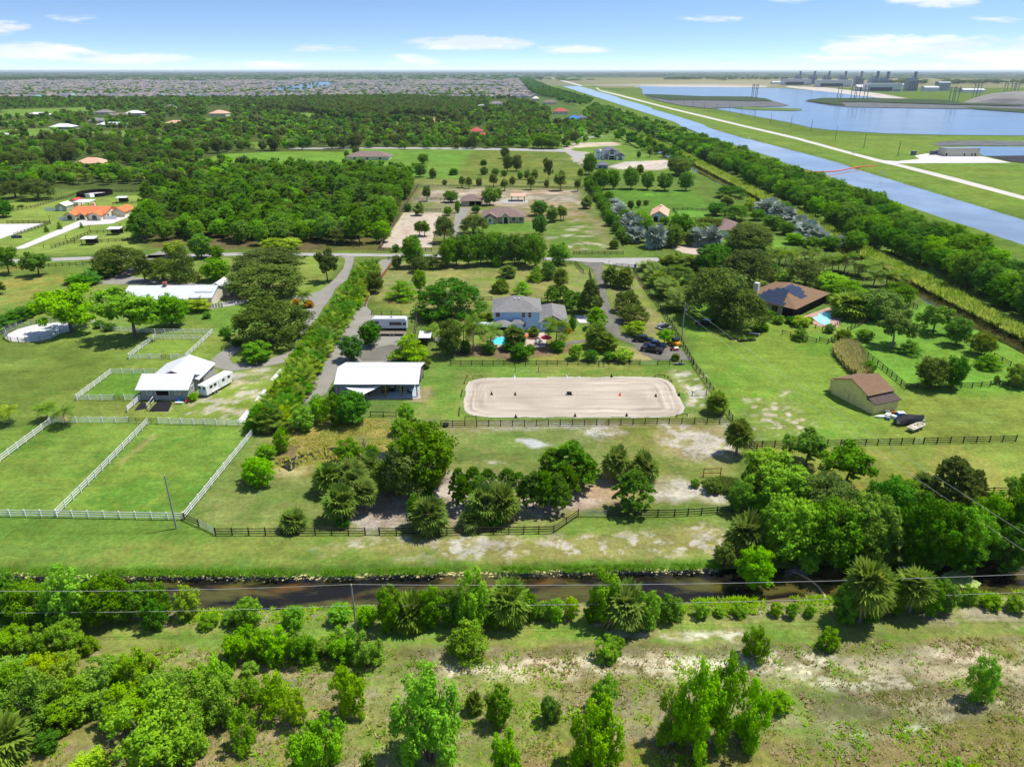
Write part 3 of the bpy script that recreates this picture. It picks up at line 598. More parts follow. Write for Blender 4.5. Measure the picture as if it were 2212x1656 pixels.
def arena_col(X, Y, d):
    c = np.array(A(212, 197, 176))[None, None, :] * np.ones(X.shape + (1,))
    ring = fbm(d * 1.0 + 40, (X + Y) * .04, .55, 3, 3, .7); w = smooth(9, 2.5, d) * .95 + .05; w = w * (.4 + 1.2 * smooth(.35, .6, fbm(X, Y, 9, 8, 2)))
    lines = fbm(X * .08, Y, .8, 9, 4, .7)
    k = 1 + (ring - .5) * .75 * w + (lines - .5) * .5
    k *= 1 + .14 * (fbm(X, Y, 12, 13, 3) - .5) * 2
    c = c * k[..., None]
    edge = smooth(1.0, 0, d)[..., None]; c = c * (1 - edge) + np.array(A(226, 218, 204)) * edge
    tint = smooth(.5, .75, fbm(X, Y, 9, 19, 3))[..., None] * .5; c = c * (1 - tint) + np.array(A(190, 174, 156)) * k[..., None] * tint
    return np.clip(c, .02, .85)
def rounded(c, r, n=8):
    out = []
    for i in range(len(c)):
        p, q, o = Vector(c[i]), (Vector(c[i - 1]) - Vector(c[i])).normalized(), (Vector(c[(i + 1) % len(c)]) - Vector(c[i])).normalized()
        for k in range(n + 1): t = k / n; out.append(tuple((p + q * r) * (1 - t) ** 2 + p * 2 * t * (1 - t) + (p + o * r) * t * t))
    return out
ARENA = rounded(QG('c', [(2, 1529), (40, 1203), (1700, 1194), (1868, 1531)]), 6.0)
raster_sheet('riding_arena', ARENA, .22, GZ, arena_col, .95, 'sand riding arena with curved tyre tracks')

# reservoir with its peninsulas
def gland(name, pts, z, m, label, jit=1.5, step=15): return sheet(name, QG('g', pts), z, m, label, 'structure', jit, step)
W_RES = water_mat('reservoir_water', L(74, 90, 108), .16, .08, .14)
gland('reservoir_water', [(-200, 205), (0, 210), (350, 212), (720, 219), (1000, 243), (1350, 284), (1500, 292), (1700, 305), (2212, 318), (3200, 335), (3200, 515), (2212, 515), (1700, 510), (1350, 502), (1150, 490), (1000, 480), (880, 466), (780, 440), (650, 415), (480, 384), (300, 350), (100, 318), (-60, 300), (-160, 262), (-170, 225)], .3, W_RES, 'broad blue reservoir beyond the levee', 3, 40)
M_RIPRAP = surf_mat('grey_rock_slope', A(120, 122, 122), .3, .06, (A(160, 160, 156), .1, .5, .7, .6), fine=.4)
M_BERM = surf_mat('dark_grass_berm', A(70, 92, 46), .2, .03, fine=.3)
M_GBERM = surf_mat('grass_berm', A(112, 142, 58), .2, .03, fine=.3)
gland('peninsula_slope', [(-160, 262), (0, 266), (200, 276), (500, 279), (640, 298), (750, 328), (690, 334), (400, 340), (250, 347), (80, 330), (-60, 300)], .9, M_RIPRAP, 'grey rock slope of the dark peninsula')
gland('peninsula_top', [(-160, 258), (0, 263), (200, 272), (500, 275), (600, 286), (650, 304), (500, 303), (300, 298), (0, 297), (-100, 280)], 1.8, M_BERM, 'dark grassy top of the long peninsula')
gland('grass_spit', [(395, 345), (470, 338), (700, 343), (822, 349), (832, 357), (760, 362), (560, 357), (450, 350)], .8, M_GBERM, 'low yellow green spit in the reservoir')
gland('far_peninsula_slope', [(845, 301), (960, 288), (1300, 290), (1700, 300), (1830, 325), (2212, 340), (2212, 352), (1830, 350), (1500, 345), (1110, 338), (1000, 325)], .9, M_RIPRAP, 'grey rock slope of the far peninsula')
gland('far_peninsula_top', [(843, 299), (960, 284), (1300, 286), (1700, 295), (1830, 315), (2212, 326), (2212, 332), (1830, 328), (1500, 318), (1200, 308), (1060, 310), (1100, 332), (1000, 323)], 2.2, M_BERM, 'dark grassy top of the far peninsula')
gland('dark_spit', [(1830, 338), (2212, 352), (3000, 365), (3000, 392), (2212, 374), (1900, 352)], 1.0, M_BERM, 'dark grassy spit at the right of the reservoir')
gland('forebay_water', [(1745, 590), (1900, 583), (2212, 585), (3000, 590), (3000, 660), (2212, 642), (1960, 642), (1900, 600)], .25, W_RES, 'small forebay beside the pump station', .5)
gland('black_liner', [(1985, 643), (2212, 640), (3000, 655), (3000, 720), (2212, 688), (2120, 676)], .3, surf_mat('black_liner', L(48, 50, 54), .1, .1), 'black lined slope beside the pump station', .5)
gland('rock_bank', [(1640, 572), (1690, 552), (1900, 545), (2212, 550), (3000, 556), (3000, 585), (2212, 580), (1900, 578), (1700, 580)], .35, M_RIPRAP, 'rough limestone bank of the forebay', 1.0, 8)

# ---------------------------------------------------------------- the air
hz = bpy.data.materials.new('air'); hz.use_nodes = True; hz.node_tree.nodes.clear(); pv = hz.node_tree.nodes.new('ShaderNodeVolumePrincipled'); pv.inputs['Color'].default_value = (.80, .90, 1.0, 1); pv.inputs['Density'].default_value = 4e-5; pv.inputs['Anisotropy'].default_value = .2
ho = hz.node_tree.nodes.new('ShaderNodeOutputMaterial'); hz.node_tree.links.new(pv.outputs[0], ho.inputs['Volume'])
tag(MB().box(-60000, -30000, -5, 60000, 60000, 72).build('haze', hz), 'thin bluish summer haze over the land', kind='stuff')
# ---------------------------------------------------------------- plants
def leaf_mat(name, col, col2, trans=.32, rough=.8, var=.18, hue=.008):
    m = bpy.data.materials.new(name); m.use_nodes = True; t = NT(m.node_tree); t.nt.nodes.clear()
    oi = t.n('ShaderNodeObjectInfo').outputs['Random']
    at = t.n('ShaderNodeAttribute', attribute_name='tone').outputs['Fac']
    c = t.mix(at, tuple(col) + (1,), tuple(col2) + (1,))
    hs = t.n('ShaderNodeHueSaturation'); t.inp(hs.inputs['Color'], c)
    t.inp(hs.inputs['Hue'], t.math('ADD', t.math('MULTIPLY', oi, hue * 2), .5 - hue))
    r2 = t.math('FRACT', t.math('MULTIPLY', oi, 37.7)); t.inp(hs.inputs['Value'], t.math('ADD', t.math('MULTIPLY', r2, var * 2), 1 - var))
    r3 = t.math('FRACT', t.math('MULTIPLY', oi, 91.3)); t.inp(hs.inputs['Saturation'], t.math('ADD', t.math('MULTIPLY', r3, .12), .95))
    d = t.n('ShaderNodeBsdfPrincipled'); t.inp(d.inputs['Base Color'], hs.outputs[0]); d.inputs['Roughness'].default_value = rough; d.inputs['Specular IOR Level'].default_value = .04
    tr = t.n('ShaderNodeBsdfTranslucent'); hy = t.n('ShaderNodeHueSaturation'); t.inp(hy.inputs['Color'], hs.outputs[0]); hy.inputs['Value'].default_value = 1.4; hy.inputs['Hue'].default_value = .475; t.inp(tr.inputs[0], hy.outputs[0])
    mx = t.n('ShaderNodeMixShader'); mx.inputs[0].default_value = trans; t.inp(mx.inputs[1], d.outputs[0]); t.inp(mx.inputs[2], tr.outputs[0])
    o = t.n('ShaderNodeOutputMaterial'); t.inp(o.inputs[0], mx.outputs[0]); return m
LF = {
    'dark': leaf_mat('oak_leaves', L(78, 102, 36), L(108, 128, 50)),
    'mid': leaf_mat('green_leaves', L(80, 128, 24), L(114, 158, 34)),
    'bright': leaf_mat('bright_leaves', L(98, 158, 18), L(138, 188, 32)),
    'lime': leaf_mat('lime_leaves', L(130, 168, 16), L(170, 196, 36)),
    'scrub': leaf_mat('scrub_leaves', L(104, 150, 28), L(140, 178, 42)),
    'grey': leaf_mat('grey_green_leaves', L(92, 124, 40), L(126, 152, 58)),
    'deep': leaf_mat('deep_green_leaves', L(58, 112, 18), L(90, 144, 28)),
    'pine': leaf_mat('pine_needles', L(80, 130, 26), L(116, 164, 36)),
    'palm': leaf_mat('palm_leaves', L(92, 122, 42), L(134, 156, 60), .3, .5),
    'coco': leaf_mat('coconut_leaves', L(74, 112, 30), L(126, 152, 50), .3, .45),
    'areca': leaf_mat('areca_leaves', L(92, 132, 28), L(154, 172, 46), .3, .5),
    'silver': leaf_mat('silver_leaves', L(110, 126, 112), L(172, 184, 168), .15, .6, .08, .006),
    'rust': leaf_mat('rusty_leaves', L(76, 112, 28), L(132, 144, 44)),
    'gold': leaf_mat('yellow_leaves', L(160, 130, 24), L(205, 165, 40)),
    'dead': leaf_mat('dead_fronds', L(150, 134, 84), L(186, 166, 108), .2),
}
BARK = mat('bark', L(98, 88, 76), .9, .3, 3); PBARK = mat('pale_bark', L(150, 144, 134), .9, .2, 3); PALMB = mat('palm_trunk', L(128, 120, 106), .9, .25, 4)

def quads_mesh(name, C, Nn, size, asp, tone, rng, m, mi_all=None, extra=None):
    """a cloud of leaf sprays: centres, facing directions, sizes"""
    n = len(C); Nn = Nn / (np.linalg.norm(Nn, axis=1, keepdims=True) + 1e-9)
    ref = np.where(np.abs(Nn[:, 2:3]) < .9, np.array([[0, 0, 1.]]), np.array([[1., 0, 0]]))
    U = np.cross(ref, Nn); U /= np.linalg.norm(U, axis=1, keepdims=True) + 1e-9; W = np.cross(Nn, U)
    a = rng.uniform(0, 2 * np.pi, n)[:, None]; U2 = U * np.cos(a) + W * np.sin(a); W2 = -U * np.sin(a) + W * np.cos(a)
    s = size[:, None]; bend = Nn * s * rng.uniform(-.25, .25, n)[:, None]
    p0 = C - U2 * s * asp; p1 = C - W2 * s * .5 + bend; p2 = C + U2 * s * asp; p3 = C + W2 * s * .5 + bend
    V = np.stack([p0, p1, p2, p3], 1).reshape(-1, 3)
    me = bpy.data.meshes.new(name); me.vertices.add(4 * n); me.vertices.foreach_set('co', V.astype(np.float32).ravel())
    me.loops.add(4 * n); me.loops.foreach_set('vertex_index', np.arange(4 * n, dtype=np.int32))
    me.polygons.add(n); me.polygons.foreach_set('loop_start', (np.arange(n) * 4).astype(np.int32)); me.polygons.foreach_set('loop_total', np.full(n, 4, np.int32))
    me.update(calc_edges=True)
    at = me.attributes.new('tone', 'FLOAT', 'FACE'); at.data.foreach_set('value', np.clip(tone, 0, 1).astype(np.float32))
    me.materials.append(m); return me
def lobes_cloud(lobes, n, rng, size, up=.25, jit=.65, shell=.55, lo=None):
    """lobes: (x,y,z,rx,rz). points near the lobes' skins, sprays turned outwards"""
    lob = np.array(lobes); w = lob[:, 3] ** 2; w = w / w.sum(); K = 15
    sd_ = rng.normal(size=(len(lob), K, 3)); sd_ /= np.linalg.norm(sd_, axis=2, keepdims=True); sr = rng.uniform(.62, 1.0, (len(lob), K)); st_ = rng.uniform(-.3, .3, (len(lob), K))
    k = rng.choice(len(lob), n, p=w); q = rng.integers(0, K, n); c = sd_[k, q]; o = rng.normal(size=(n, 3)); o /= np.linalg.norm(o, axis=1, keepdims=True)
    p = c * sr[k, q][:, None] + o * (.36 * rng.uniform(.3, 1, n) ** .5)[:, None]; loose = rng.uniform(0, 1, n) < (1 - shell) * .35
    p[loose] = o[loose] * rng.uniform(.2, 1.0, loose.sum())[:, None]
    C = lob[k, :3] + p * np.stack([lob[k, 3], lob[k, 3], lob[k, 4]], 1)
    Nn = c * .55 + o * .75 + rng.normal(size=(n, 3)) * jit * .6 + np.array([0, 0, up])
    lt = rng.uniform(0, .35, len(lob))[k] + st_[k, q] + rng.uniform(.0, .5, n) + .15 * o[:, 2]
    return C, Nn, size * rng.uniform(.6, 1.35, n), lt
def make_crown(name, kind, seed, m):
    """crown of a plant that is 1 m high and about 1 m across; kind decides its outline"""
    rng = np.random.default_rng(seed); L_ = []; n = 3400; size = .06; up, jit, shell, asp = .25, .65, .5, .55
    def ell(n, z0, z1, rw, s0, s1, k=.4, zc=None):
        """n lobes near the skin of an egg"""
        for i in range(n):
            a = i * 2.399 + rng.uniform(-.3, .3); t = (i + .5) / n; z = z0 + (z1 - z0) * t; u = (z - (z0 + z1) / 2) / ((z1 - z0) / 2)
            rr = rw * math.sqrt(max(.06, 1 - u * u * .9)) * rng.uniform(.72, 1.08); s = rng.uniform(s0, s1); L_.append((rr * math.cos(a), rr * math.sin(a), z + rng.uniform(-.03, .03), s, s * .85))
    n = 11000; size = .03; shell = .58; jit = .75; up = .3
    if kind == 'round':                        # full oval crown on a short trunk
        ell(26, .2, .9, .34, .11, .18); L_.append((0, 0, .52, .26, .28))
    elif kind == 'oak':                        # broad domed crown
        for i in range(44):
            a = rng.uniform(0, 6.28); q = math.sqrt(rng.uniform(0, 1)); rr = .41 * q
            z = .86 - .44 * q ** 2.2 + rng.uniform(-.08, .05); s = rng.uniform(.085, .14); L_.append((rr * math.cos(a), rr * math.sin(a), z, s, s * .85))
        for i in range(14): a = i * .45 + rng.uniform(-.2, .2); L_.append((.37 * math.cos(a), .37 * math.sin(a), rng.uniform(.22, .42), .11, .11))
        L_.append((0, 0, .5, .3, .24)); n = 13000; size = .024
    elif kind == 'open':                       # loose, several rounded masses with gaps
        for i in range(20):
            a = i * 2.4 + rng.uniform(-.4, .4); q = rng.uniform(.25, 1); rr = .4 * q; z = rng.uniform(.36, .9) - .12 * q
            s = rng.uniform(.09, .16); L_.append((rr * math.cos(a), rr * math.sin(a), z, s, s * .72))
        L_.append((0, 0, .6, .3, .2)); n = 9000; size = .032; shell = .5; jit = .7
    elif kind == 'bush':                       # several stems, leafy to the ground
        ell(22, .08, .9, .34, .1, .17); L_.append((0, 0, .42, .28, .3)); shell = .6; jit = .65; n = 8500; size = .032
    elif kind == 'willow':                     # upright shaggy shrub, loose tufts reaching up
        for i in range(34):
            a = rng.uniform(0, 6.28); q = math.sqrt(rng.uniform(0, 1)); rr = .38 * q; z = (.9 - .3 * q ** 1.6) * rng.uniform(.12, 1.06)
            s = rng.uniform(.075, .13); L_.append((rr * math.cos(a), rr * math.sin(a), z, s, s * rng.uniform(.8, 1.3)))
        L_.append((0, 0, .4, .22, .28)); n = 12000; size = .023; shell = .2; jit = .9; up = .5; asp = .8
    elif kind == 'slim':                       # narrow upright sapling
        for i in range(14): z = .14 + .8 * i / 13; a = i * 2.4; rr = .14 * (1.1 - z) + .05; L_.append((rr * math.cos(a) * 1.4, rr * math.sin(a) * 1.4, z, .2 * (1.16 - z) + .06, .09))
        n = 4500; size = .034; shell = .4; jit = .75
    elif kind == 'column':                     # dense spire
        for i in range(22): z = .05 + .88 * i / 21; r_ = .44 * (1 - z) ** .55 + .06; L_.append((rng.uniform(-.06, .06), rng.uniform(-.06, .06), z, r_, .08))
        n = 5000; size = .032; shell = .6
    elif kind == 'umbrella':                   # wide low spreading dome
        for i in range(50):
            a = rng.uniform(0, 6.28); q = math.sqrt(rng.uniform(0, 1)); rr = .44 * q; z = .9 - .5 * q ** 2.2 + rng.uniform(-.05, .05); L_.append((rr * math.cos(a), rr * math.sin(a), z, rng.uniform(.07, .1), .065))
        for i in range(20): a = i * .314; L_.append((.43 * math.cos(a), .43 * math.sin(a), rng.uniform(.12, .4), .1, .1))
        L_.append((0, 0, .45, .34, .3)); n = 11000; size = .024; jit = .5
    elif kind == 'pine':                       # tiers of upturned needle tufts
        C, Nn, sz, tn = [], [], [], []
        for i in range(150):
            z = rng.uniform(.26, .97); a = rng.uniform(0, 6.28); rr = .44 * (1 - ((z - .26) / .78) ** 1.8) * rng.uniform(.4, 1) + .02
            c = np.array([rr * math.cos(a), rr * math.sin(a), z]); k = 34
            d = rng.normal(size=(k, 3)); d[:, 2] = np.abs(d[:, 2]) + .3; d /= np.linalg.norm(d, axis=1, keepdims=True)
            C.append(c + d * rng.uniform(.02, .075, k)[:, None]); Nn.append(np.cross(d, rng.normal(size=(k, 3)))); sz.append(rng.uniform(.028, .05, k)); tn.append(rng.uniform(0, .5) + .5 * d[:, 2])
        return quads_mesh(name, np.concatenate(C), np.concatenate(Nn), np.concatenate(sz), .75, np.concatenate(tn), rng, m)
    C, Nn, sz, tn = lobes_cloud(L_, n, rng, size, up, jit, shell)
    C[:, 2] = np.maximum(C[:, 2], .015)
    return quads_mesh(name, C, Nn, sz, asp, tn, rng, m)
def make_trunk(name, kind, seed, m):
    rng = random.Random(seed); mb = MB()
    if kind in ('bush', 'willow'):
        for i in range(5):
            a = i * 1.256 + rng.uniform(-.3, .3); mb.tube([(0.03 * math.cos(a), .03 * math.sin(a), -.02), (.1 * math.cos(a), .1 * math.sin(a), .3), (.22 * math.cos(a), .22 * math.sin(a), .62)], [.016, .012, .005], 5)
    else:
        top = {'oak': .3, 'umbrella': .3, 'open': .36, 'round': .32}.get(kind, .8); r = {'oak': .03, 'pine': .014, 'slim': .012, 'column': .02}.get(kind, .022)
        lean = rng.uniform(-.04, .04)
        mb.tube([(0, 0, -.02), (lean * .4, 0, top * .5), (lean, lean, top)], [r * 1.35, r, r * .8], 7)
        if kind in ('pine', 'slim', 'column'): pass
        else:
            for i in range(6):
                a = i * 1.05 + rng.uniform(-.3, .3); q = rng.uniform(.2, .36); z1 = rng.uniform(.55, .78)
                mb.tube([(lean, lean, top * .92), (lean + q * .45 * math.cos(a), lean + q * .45 * math.sin(a), (top + z1) / 2), (lean + q * math.cos(a), lean + q * math.sin(a), z1)], [r * .6, r * .42, r * .15], 5)
    return mb.mesh(name, m, smooth=True)
def strips(mesh_lists, name, m):
    V, F, T, MI = [], [], [], []
    for v, f, t, mi in mesh_lists:
        b = len(V); V += v; F += [tuple(i + b for i in q) for q in f]; T += [t] * len(f); MI += [mi] * len(f)
    me = bpy.data.meshes.new(name); me.from_pydata(V, [], F)
    at = me.attributes.new('tone', 'FLOAT', 'FACE'); at.data.foreach_set('value', np.clip(np.array(T), 0, 1).astype(np.float32))
    for q in m: me.materials.append(q)
    me.polygons.foreach_set('material_index', MI); return me
def fan_leaf(o, d, size, rng, blades=11, mi=0):
    """a fan of stiff blades at the end of a stalk"""
    d = d.normalized(); side = d.cross(Vector((0, 0, 1))); side = side.normalized() if side.length > .01 else Vector((1, 0, 0)); side = Matrix.Rotation(rng.uniform(-.8, .8), 3, d) @ side; nn = side.cross(d)
    out = []; hub = o + d * size * .55; t = rng.random()
    out.append(([tuple(o), tuple(hub + side * size * .02), tuple(hub - side * size * .02)], [(0, 1, 2)], .5, mi))
    for i in range(blades):
        a = -1.9 + 3.8 * i / (blades - 1); e = d * math.cos(a) + side * math.sin(a); w = side * math.cos(a) - d * math.sin(a)
        drop = -nn * (0.0) + Vector((0, 0, -1)) * size * (.02 + .22 * rng.random()); ln = size * (.75 + .2 * math.cos(a)) * rng.uniform(.85, 1.1)
        p0, p1 = hub, hub + e * ln * .62 + Vector((0, 0, -.03)) * size; p2 = hub + e * ln + drop
        out.append(([tuple(p0), tuple(p1 - w * ln * (.13 if blades == 11 else .09)), tuple(p2), tuple(p1 + w * ln * (.13 if blades == 11 else .09))], [(0, 1, 2, 3)], t * .6 + rng.random() * .4, mi))
    return out
def make_fan_palm(seed, m, trunk=True):
    """about 1 m high; round head of fans over a skirt of dead ones"""
    rng = random.Random(seed); ml = []; top = .62 if trunk == 1 else .5 if trunk else .38; sz = .29 if trunk == 1 else .45 if trunk == 3 else .38 if trunk else .42
    for i in range(46 if trunk == 3 else 84):
        z = rng.uniform(-.85, 1); a = i * 2.399; rr = math.sqrt(max(0, 1 - z * z)); d = Vector((rr * math.cos(a), rr * math.sin(a), z * (1.0 if z > 0 else .8)))
        ml += fan_leaf(Vector((0, 0, top)), d, sz * rng.uniform(.85, 1.15), rng, 11 if trunk == 3 else 15, 1 if z < -.62 and trunk != 3 and rng.random() < .4 else 0)
    return strips(ml, 'fan_crown', [m, LF['dead']])
def make_feather_palm(seed, m, fronds=18, droop=.5, top=.62, ln=.42, leaflets=20, spread=1.0, base=False, yellow=.12):
    rng = random.Random(seed); ml = []
    for i in range(fronds):
        a = i * 2.399 + rng.uniform(-.2, .2); el = rng.uniform(-.25, 1.25) if not base else rng.uniform(.55, 1.45); l = ln * rng.uniform(.8, 1.1)
        o = Vector((0, 0, top)) if not base else Vector((rng.uniform(-.12, .12), rng.uniform(-.12, .12), rng.uniform(.0, .5)))
        h = Vector((math.cos(a), math.sin(a), 0)); t = rng.random(); mi = 1 if (el < .05 and rng.random() < yellow * 3) else 0
        pts = []; 
        for k in range(7):
            q = k / 6; ang = el - q * q * (droop + .9 * math.cos(el)) * 1.25
            pts.append((pts[-1] if pts else o) + (h * math.cos(ang) * spread + Vector((0, 0, math.sin(ang)))) * (l / 6 if pts else 0))
        for k in range(6):
            d = (pts[k + 1] - pts[k]); s = d.cross(Vector((0, 0, 1))); s = s.normalized() if s.length > 1e-5 else Vector((1, 0, 0)); w = l * .012
            ml.append(([tuple(pts[k] - s * w), tuple(pts[k] + s * w), tuple(pts[k + 1] + s * w * .7), tuple(pts[k + 1] - s * w * .7)], [(0, 1, 2, 3)], .8, mi))
        nl = leaflets
        for k in range(nl):
            q = .1 + .9 * k / nl; j = min(5, int(q * 6)); f = q * 6 - j; p = pts[j].lerp(pts[j + 1], f); d = (pts[j + 1] - pts[j]).normalized()
            s = d.cross(Vector((0, 0, 1))); s = s.normalized() if s.length > 1e-5 else Vector((1, 0, 0))
            ll = l * .34 * math.sin(math.pi * (.18 + .78 * q)) * rng.uniform(.85, 1.1)
            for sg in (-1, 1):
                e = (s * sg * .8 + d * .55 + Vector((0, 0, -.28))).normalized(); w2 = d * l * (.042 if base else .028)
                tip = p + e * ll + Vector((0, 0, -.25)) * ll
                ml.append(([tuple(p - w2), tuple(p + e * ll * .55 + w2 * .4), tuple(tip), tuple(p + e * ll * .5 - w2 * 1.1)], [(0, 1, 2, 3)], t * .5 + rng.random() * .5, mi))
    return strips(ml, 'frond_crown', [m, LF['dead']])
def make_palm_trunk(top, r, seed, m, bulge=False, curve=.05):
    rng = random.Random(seed); mb = MB(); c = rng.uniform(-curve, curve)
    mb.tube([(c, 0, -.02), (c * .5, 0, top * .35), (0, 0, top * .75), (0, 0, top)], [r * 1.4, r, r * .9, r * 1.1], 8); return mb.mesh('palm_trunk', m, smooth=True)

PROTO = {}
def proto(kind, bark):
    k = (kind, bark)
    if k not in PROTO:
        v = []; lf = LF['mid']
        for i in range(4):
            s = (hash_str(kind) + i * 101) % 99991
            if kind == 'fan': v.append((make_fan_palm(s, lf), make_palm_trunk(.6, .03, s, PALMB)))
            elif kind == 'fanball': v.append((make_fan_palm(s, lf, 2), make_palm_trunk(.48, .03, s, PALMB)))
            elif kind == 'silver': v.append((make_fan_palm(s, lf, 3), make_palm_trunk(.48, .035, s, PALMB)))
            elif kind == 'fanbush': v.append((make_fan_palm(s, lf, False), None))
            elif kind == 'coco': v.append((make_feather_palm(s, lf, 22, .5, .6, .44, 20), make_palm_trunk(.6, .016, s, PALMB)))
            elif kind == 'areca': v.append((make_feather_palm(s, lf, 46, .35, .3, .6, 13, .8, True), None))
            else: v.append((PROTO[(kind, 1 - bark)][i][0] if (kind, 1 - bark) in PROTO else make_crown('crown', kind, s, lf), make_trunk('trunk', kind, s, PBARK if bark else BARK)))
        PROTO[k] = v
    return PROTO[k]
def hash_str(s):
    h = 7
    for c in s: h = (h * 131 + ord(c)) % 1000003
    return h
TREES = []
_rt = random.Random(99)
def tree(name, kind, leaf, loc, h, w, label, cat, group=None, parts=True):
    if kind == 'fan' and (w > h * .66 or leaf == 'silver'): kind = 'silver' if leaf == 'silver' else 'fanball'
    v = proto(kind, 1 if leaf in ('scrub', 'grey') and kind not in ('fan', 'fanball', 'silver', 'fanbush', 'coco', 'areca') else 0); cr, tr = v[_rt.randrange(len(v))]
    nominal = {'oak': 1.0, 'umbrella': .98, 'fan': .76, 'fanball': 1.0, 'silver': .95, 'fanbush': 1.05, 'coco': .72, 'areca': .8, 'slim': .5, 'column': .8, 'willow': .9, 'pine': .84}.get(kind, .95)
    sx = w * (1.05 if kind == 'willow' else .84 if kind == 'silver' else 1.0 if kind == 'bush' else 1.1) / nominal; e = empty(name, (loc[0], loc[1], loc[2] if len(loc) > 2 else 0), _rt.uniform(0, 6.28), label, cat, group, (sx, sx, h))
    if tr is not None: link('trunk', tr, e)
    c = link('crown' if kind not in ('areca',) else 'fronds', cr, e); c.material_slots[0].link = 'OBJECT'; c.material_slots[0].material = LF[leaf]
    TREES.append((e, loc[0], loc[1], w)); return e
# ---------------------------------------------------------------- individual plants, section by section: kind leaf x base top width
KIND = {'round': ('broadleaf_tree', 'tree', 'leafy tree'), 'oak': ('oak_tree', 'tree', 'broad oak'), 'open': ('shade_tree', 'tree', 'loose open crowned tree'), 'bush': ('bush', 'bush', 'bush'), 'willow': ('scrub_willow', 'shrub', 'shaggy shrub'),
        'slim': ('sapling', 'sapling', 'slim sapling'), 'column': ('cypress_tree', 'tree', 'narrow dense conifer'), 'umbrella': ('spreading_tree', 'tree', 'wide spreading tree'), 'pine': ('pine_tree', 'pine tree', 'pine'),
        'fan': ('cabbage_palm', 'palm', 'fan palm'), 'fanbush': ('palmetto', 'palm', 'stemless fan palm'), 'coco': ('coconut_palm', 'palm', 'feather palm'), 'areca': ('areca_palm', 'palm', 'clump palm')}
TONE = {'dark': 'grey green', 'mid': 'green', 'bright': 'bright green', 'lime': 'yellow green', 'scrub': 'pale green', 'grey': 'silvery green', 'deep': 'deep green', 'pine': 'dark green', 'palm': 'green', 'coco': 'green', 'areca': 'yellow green',
        'silver': 'silver', 'rust': 'reddish green', 'gold': 'yellow'}
WANT = []       # (object, base label, place, x in the picture)
def put(place, zone, rows, group):
    s = _ZS[zone][2]
    for row in rows.strip().split(';'):
        r = row.split()
        if not r: continue
        kind, leaf = r[0], r[1]; x, y0, y1, w = map(float, r[2:6])
        px, py = Q(zone, x, y0); _, pt = Q(zone, x, y1)
        h = max(.4, hgt(py, pt)); W = max(.4, wid(w / s * QF, py)); p = P(px, py)
        if group and ('cul-de-sac' in group or 'solar' in group): W *= 1.25; h *= 1.14
        nm, cat, noun = KIND[kind]
        if leaf == 'silver': nm = 'silver_palm'
        o = tree(nm, kind, leaf, (p[0], p[1], 0), h, W, None, cat, group)
        WANT.append((o, f"{TONE[leaf]} {noun}", place, px))
put('on the near bank of the dark canal', 'k', """round mid 60 350 35 230;round mid 200 340 90 240;bush bright 470 345 -10 300;round mid 690 330 70 280;round mid 890 300 105 200;bush mid 1010 290 95 160;bush lime 1180 300 110 170;
bush lime 610 350 210 140;bush deep 975 375 200 170;bush mid 1300 355 300 150;bush bright 1560 350 190 200;bush mid 1440 340 280 120;bush bright 1840 345 250 180;bush bright 2120 330 230 170;bush mid 380 345 160 220;bush deep 120 350 230 200;bush mid 760 325 200 160;bush deep 330 350 230 180""", 'plants on the canal bank')
put('on the near bank of the dark canal', 'l', """bush bright 120 330 250 120;bush bright 300 350 240 150;bush mid 440 380 110 190;fanbush palm 575 350 150 200;bush mid 700 350 120 190;bush mid 810 340 130 170;willow bright 960 370 -20 230;bush mid 1100 380 260 90;fan palm 1180 330 85 230;
bush mid 1310 320 150 120;bush mid 1400 310 220 130;bush bright 1470 330 190 120;bush lime 1570 310 175 110;bush mid 1690 330 200 110;willow bright 1770 330 0 240;fan palm 1900 350 105 260;bush bright 2040 370 140 190;bush mid 2170 320 170 160;bush mid 650 370 200 130;bush mid 880 350 170 150;bush bright 1040 350 220 110""", 'plants on the canal bank')
put('on the near bank of the dark canal', 'm', """willow mid 40 300 190 120;bush bright 200 300 205 110;bush scrub 310 290 245 80;willow scrub 430 290 215 100;bush scrub 660 290 215 90;bush bright 760 305 215 90;bush mid 870 295 240 80;
bush mid 1090 340 90 200;fan palm 1190 330 -45 250;bush grey 1310 280 60 170;fan palm 1490 270 10 210;bush mid 1580 280 60 200;bush mid 1700 260 80 180;bush deep 1240 340 180 130;bush mid 1400 280 90 150;bush scrub 1860 215 110 120;bush scrub 2000 240 170 150;bush scrub 2150 260 180 140;bush deep 1100 330 200 150""", 'plants on the canal bank')
put('in the scrub thicket below the canal', 'k', """willow scrub 60 510 350 230;willow scrub 170 500 380 160;willow scrub 290 540 360 190;willow scrub 440 530 335 220;willow scrub 560 520 430 130;
willow scrub 60 760 525 290;willow lime 330 700 515 260;willow mid 60 960 650 360;willow scrub 260 980 640 330;willow lime 430 760 520 220;willow scrub 620 800 560 250;willow scrub 560 880 700 280;willow scrub 880 740 520 280;willow scrub 860 960 700 310;willow scrub 1080 860 570 280;
willow scrub 1020 1200 740 470;willow bright 1350 800 570 240;willow scrub 1370 960 680 280;willow scrub 1200 1140 860 240;willow scrub 740 960 760 220;willow scrub 420 950 720 270;willow scrub 1560 860 680 180;willow scrub 1540 1110 860 180;slim scrub 1730 900 640 130;bush lime 1860 970 760 150;willow scrub 1560 660 590 130;
bush deep 305 1130 1030 180;bush lime 560 1290 1190 300;willow bright 1990 1330 860 360;willow scrub 2180 930 600 220;fanbush palm 50 1170 930 280;willow scrub 150 880 600 260;willow scrub 730 700 540 200""", 'scrub bushes below the canal')
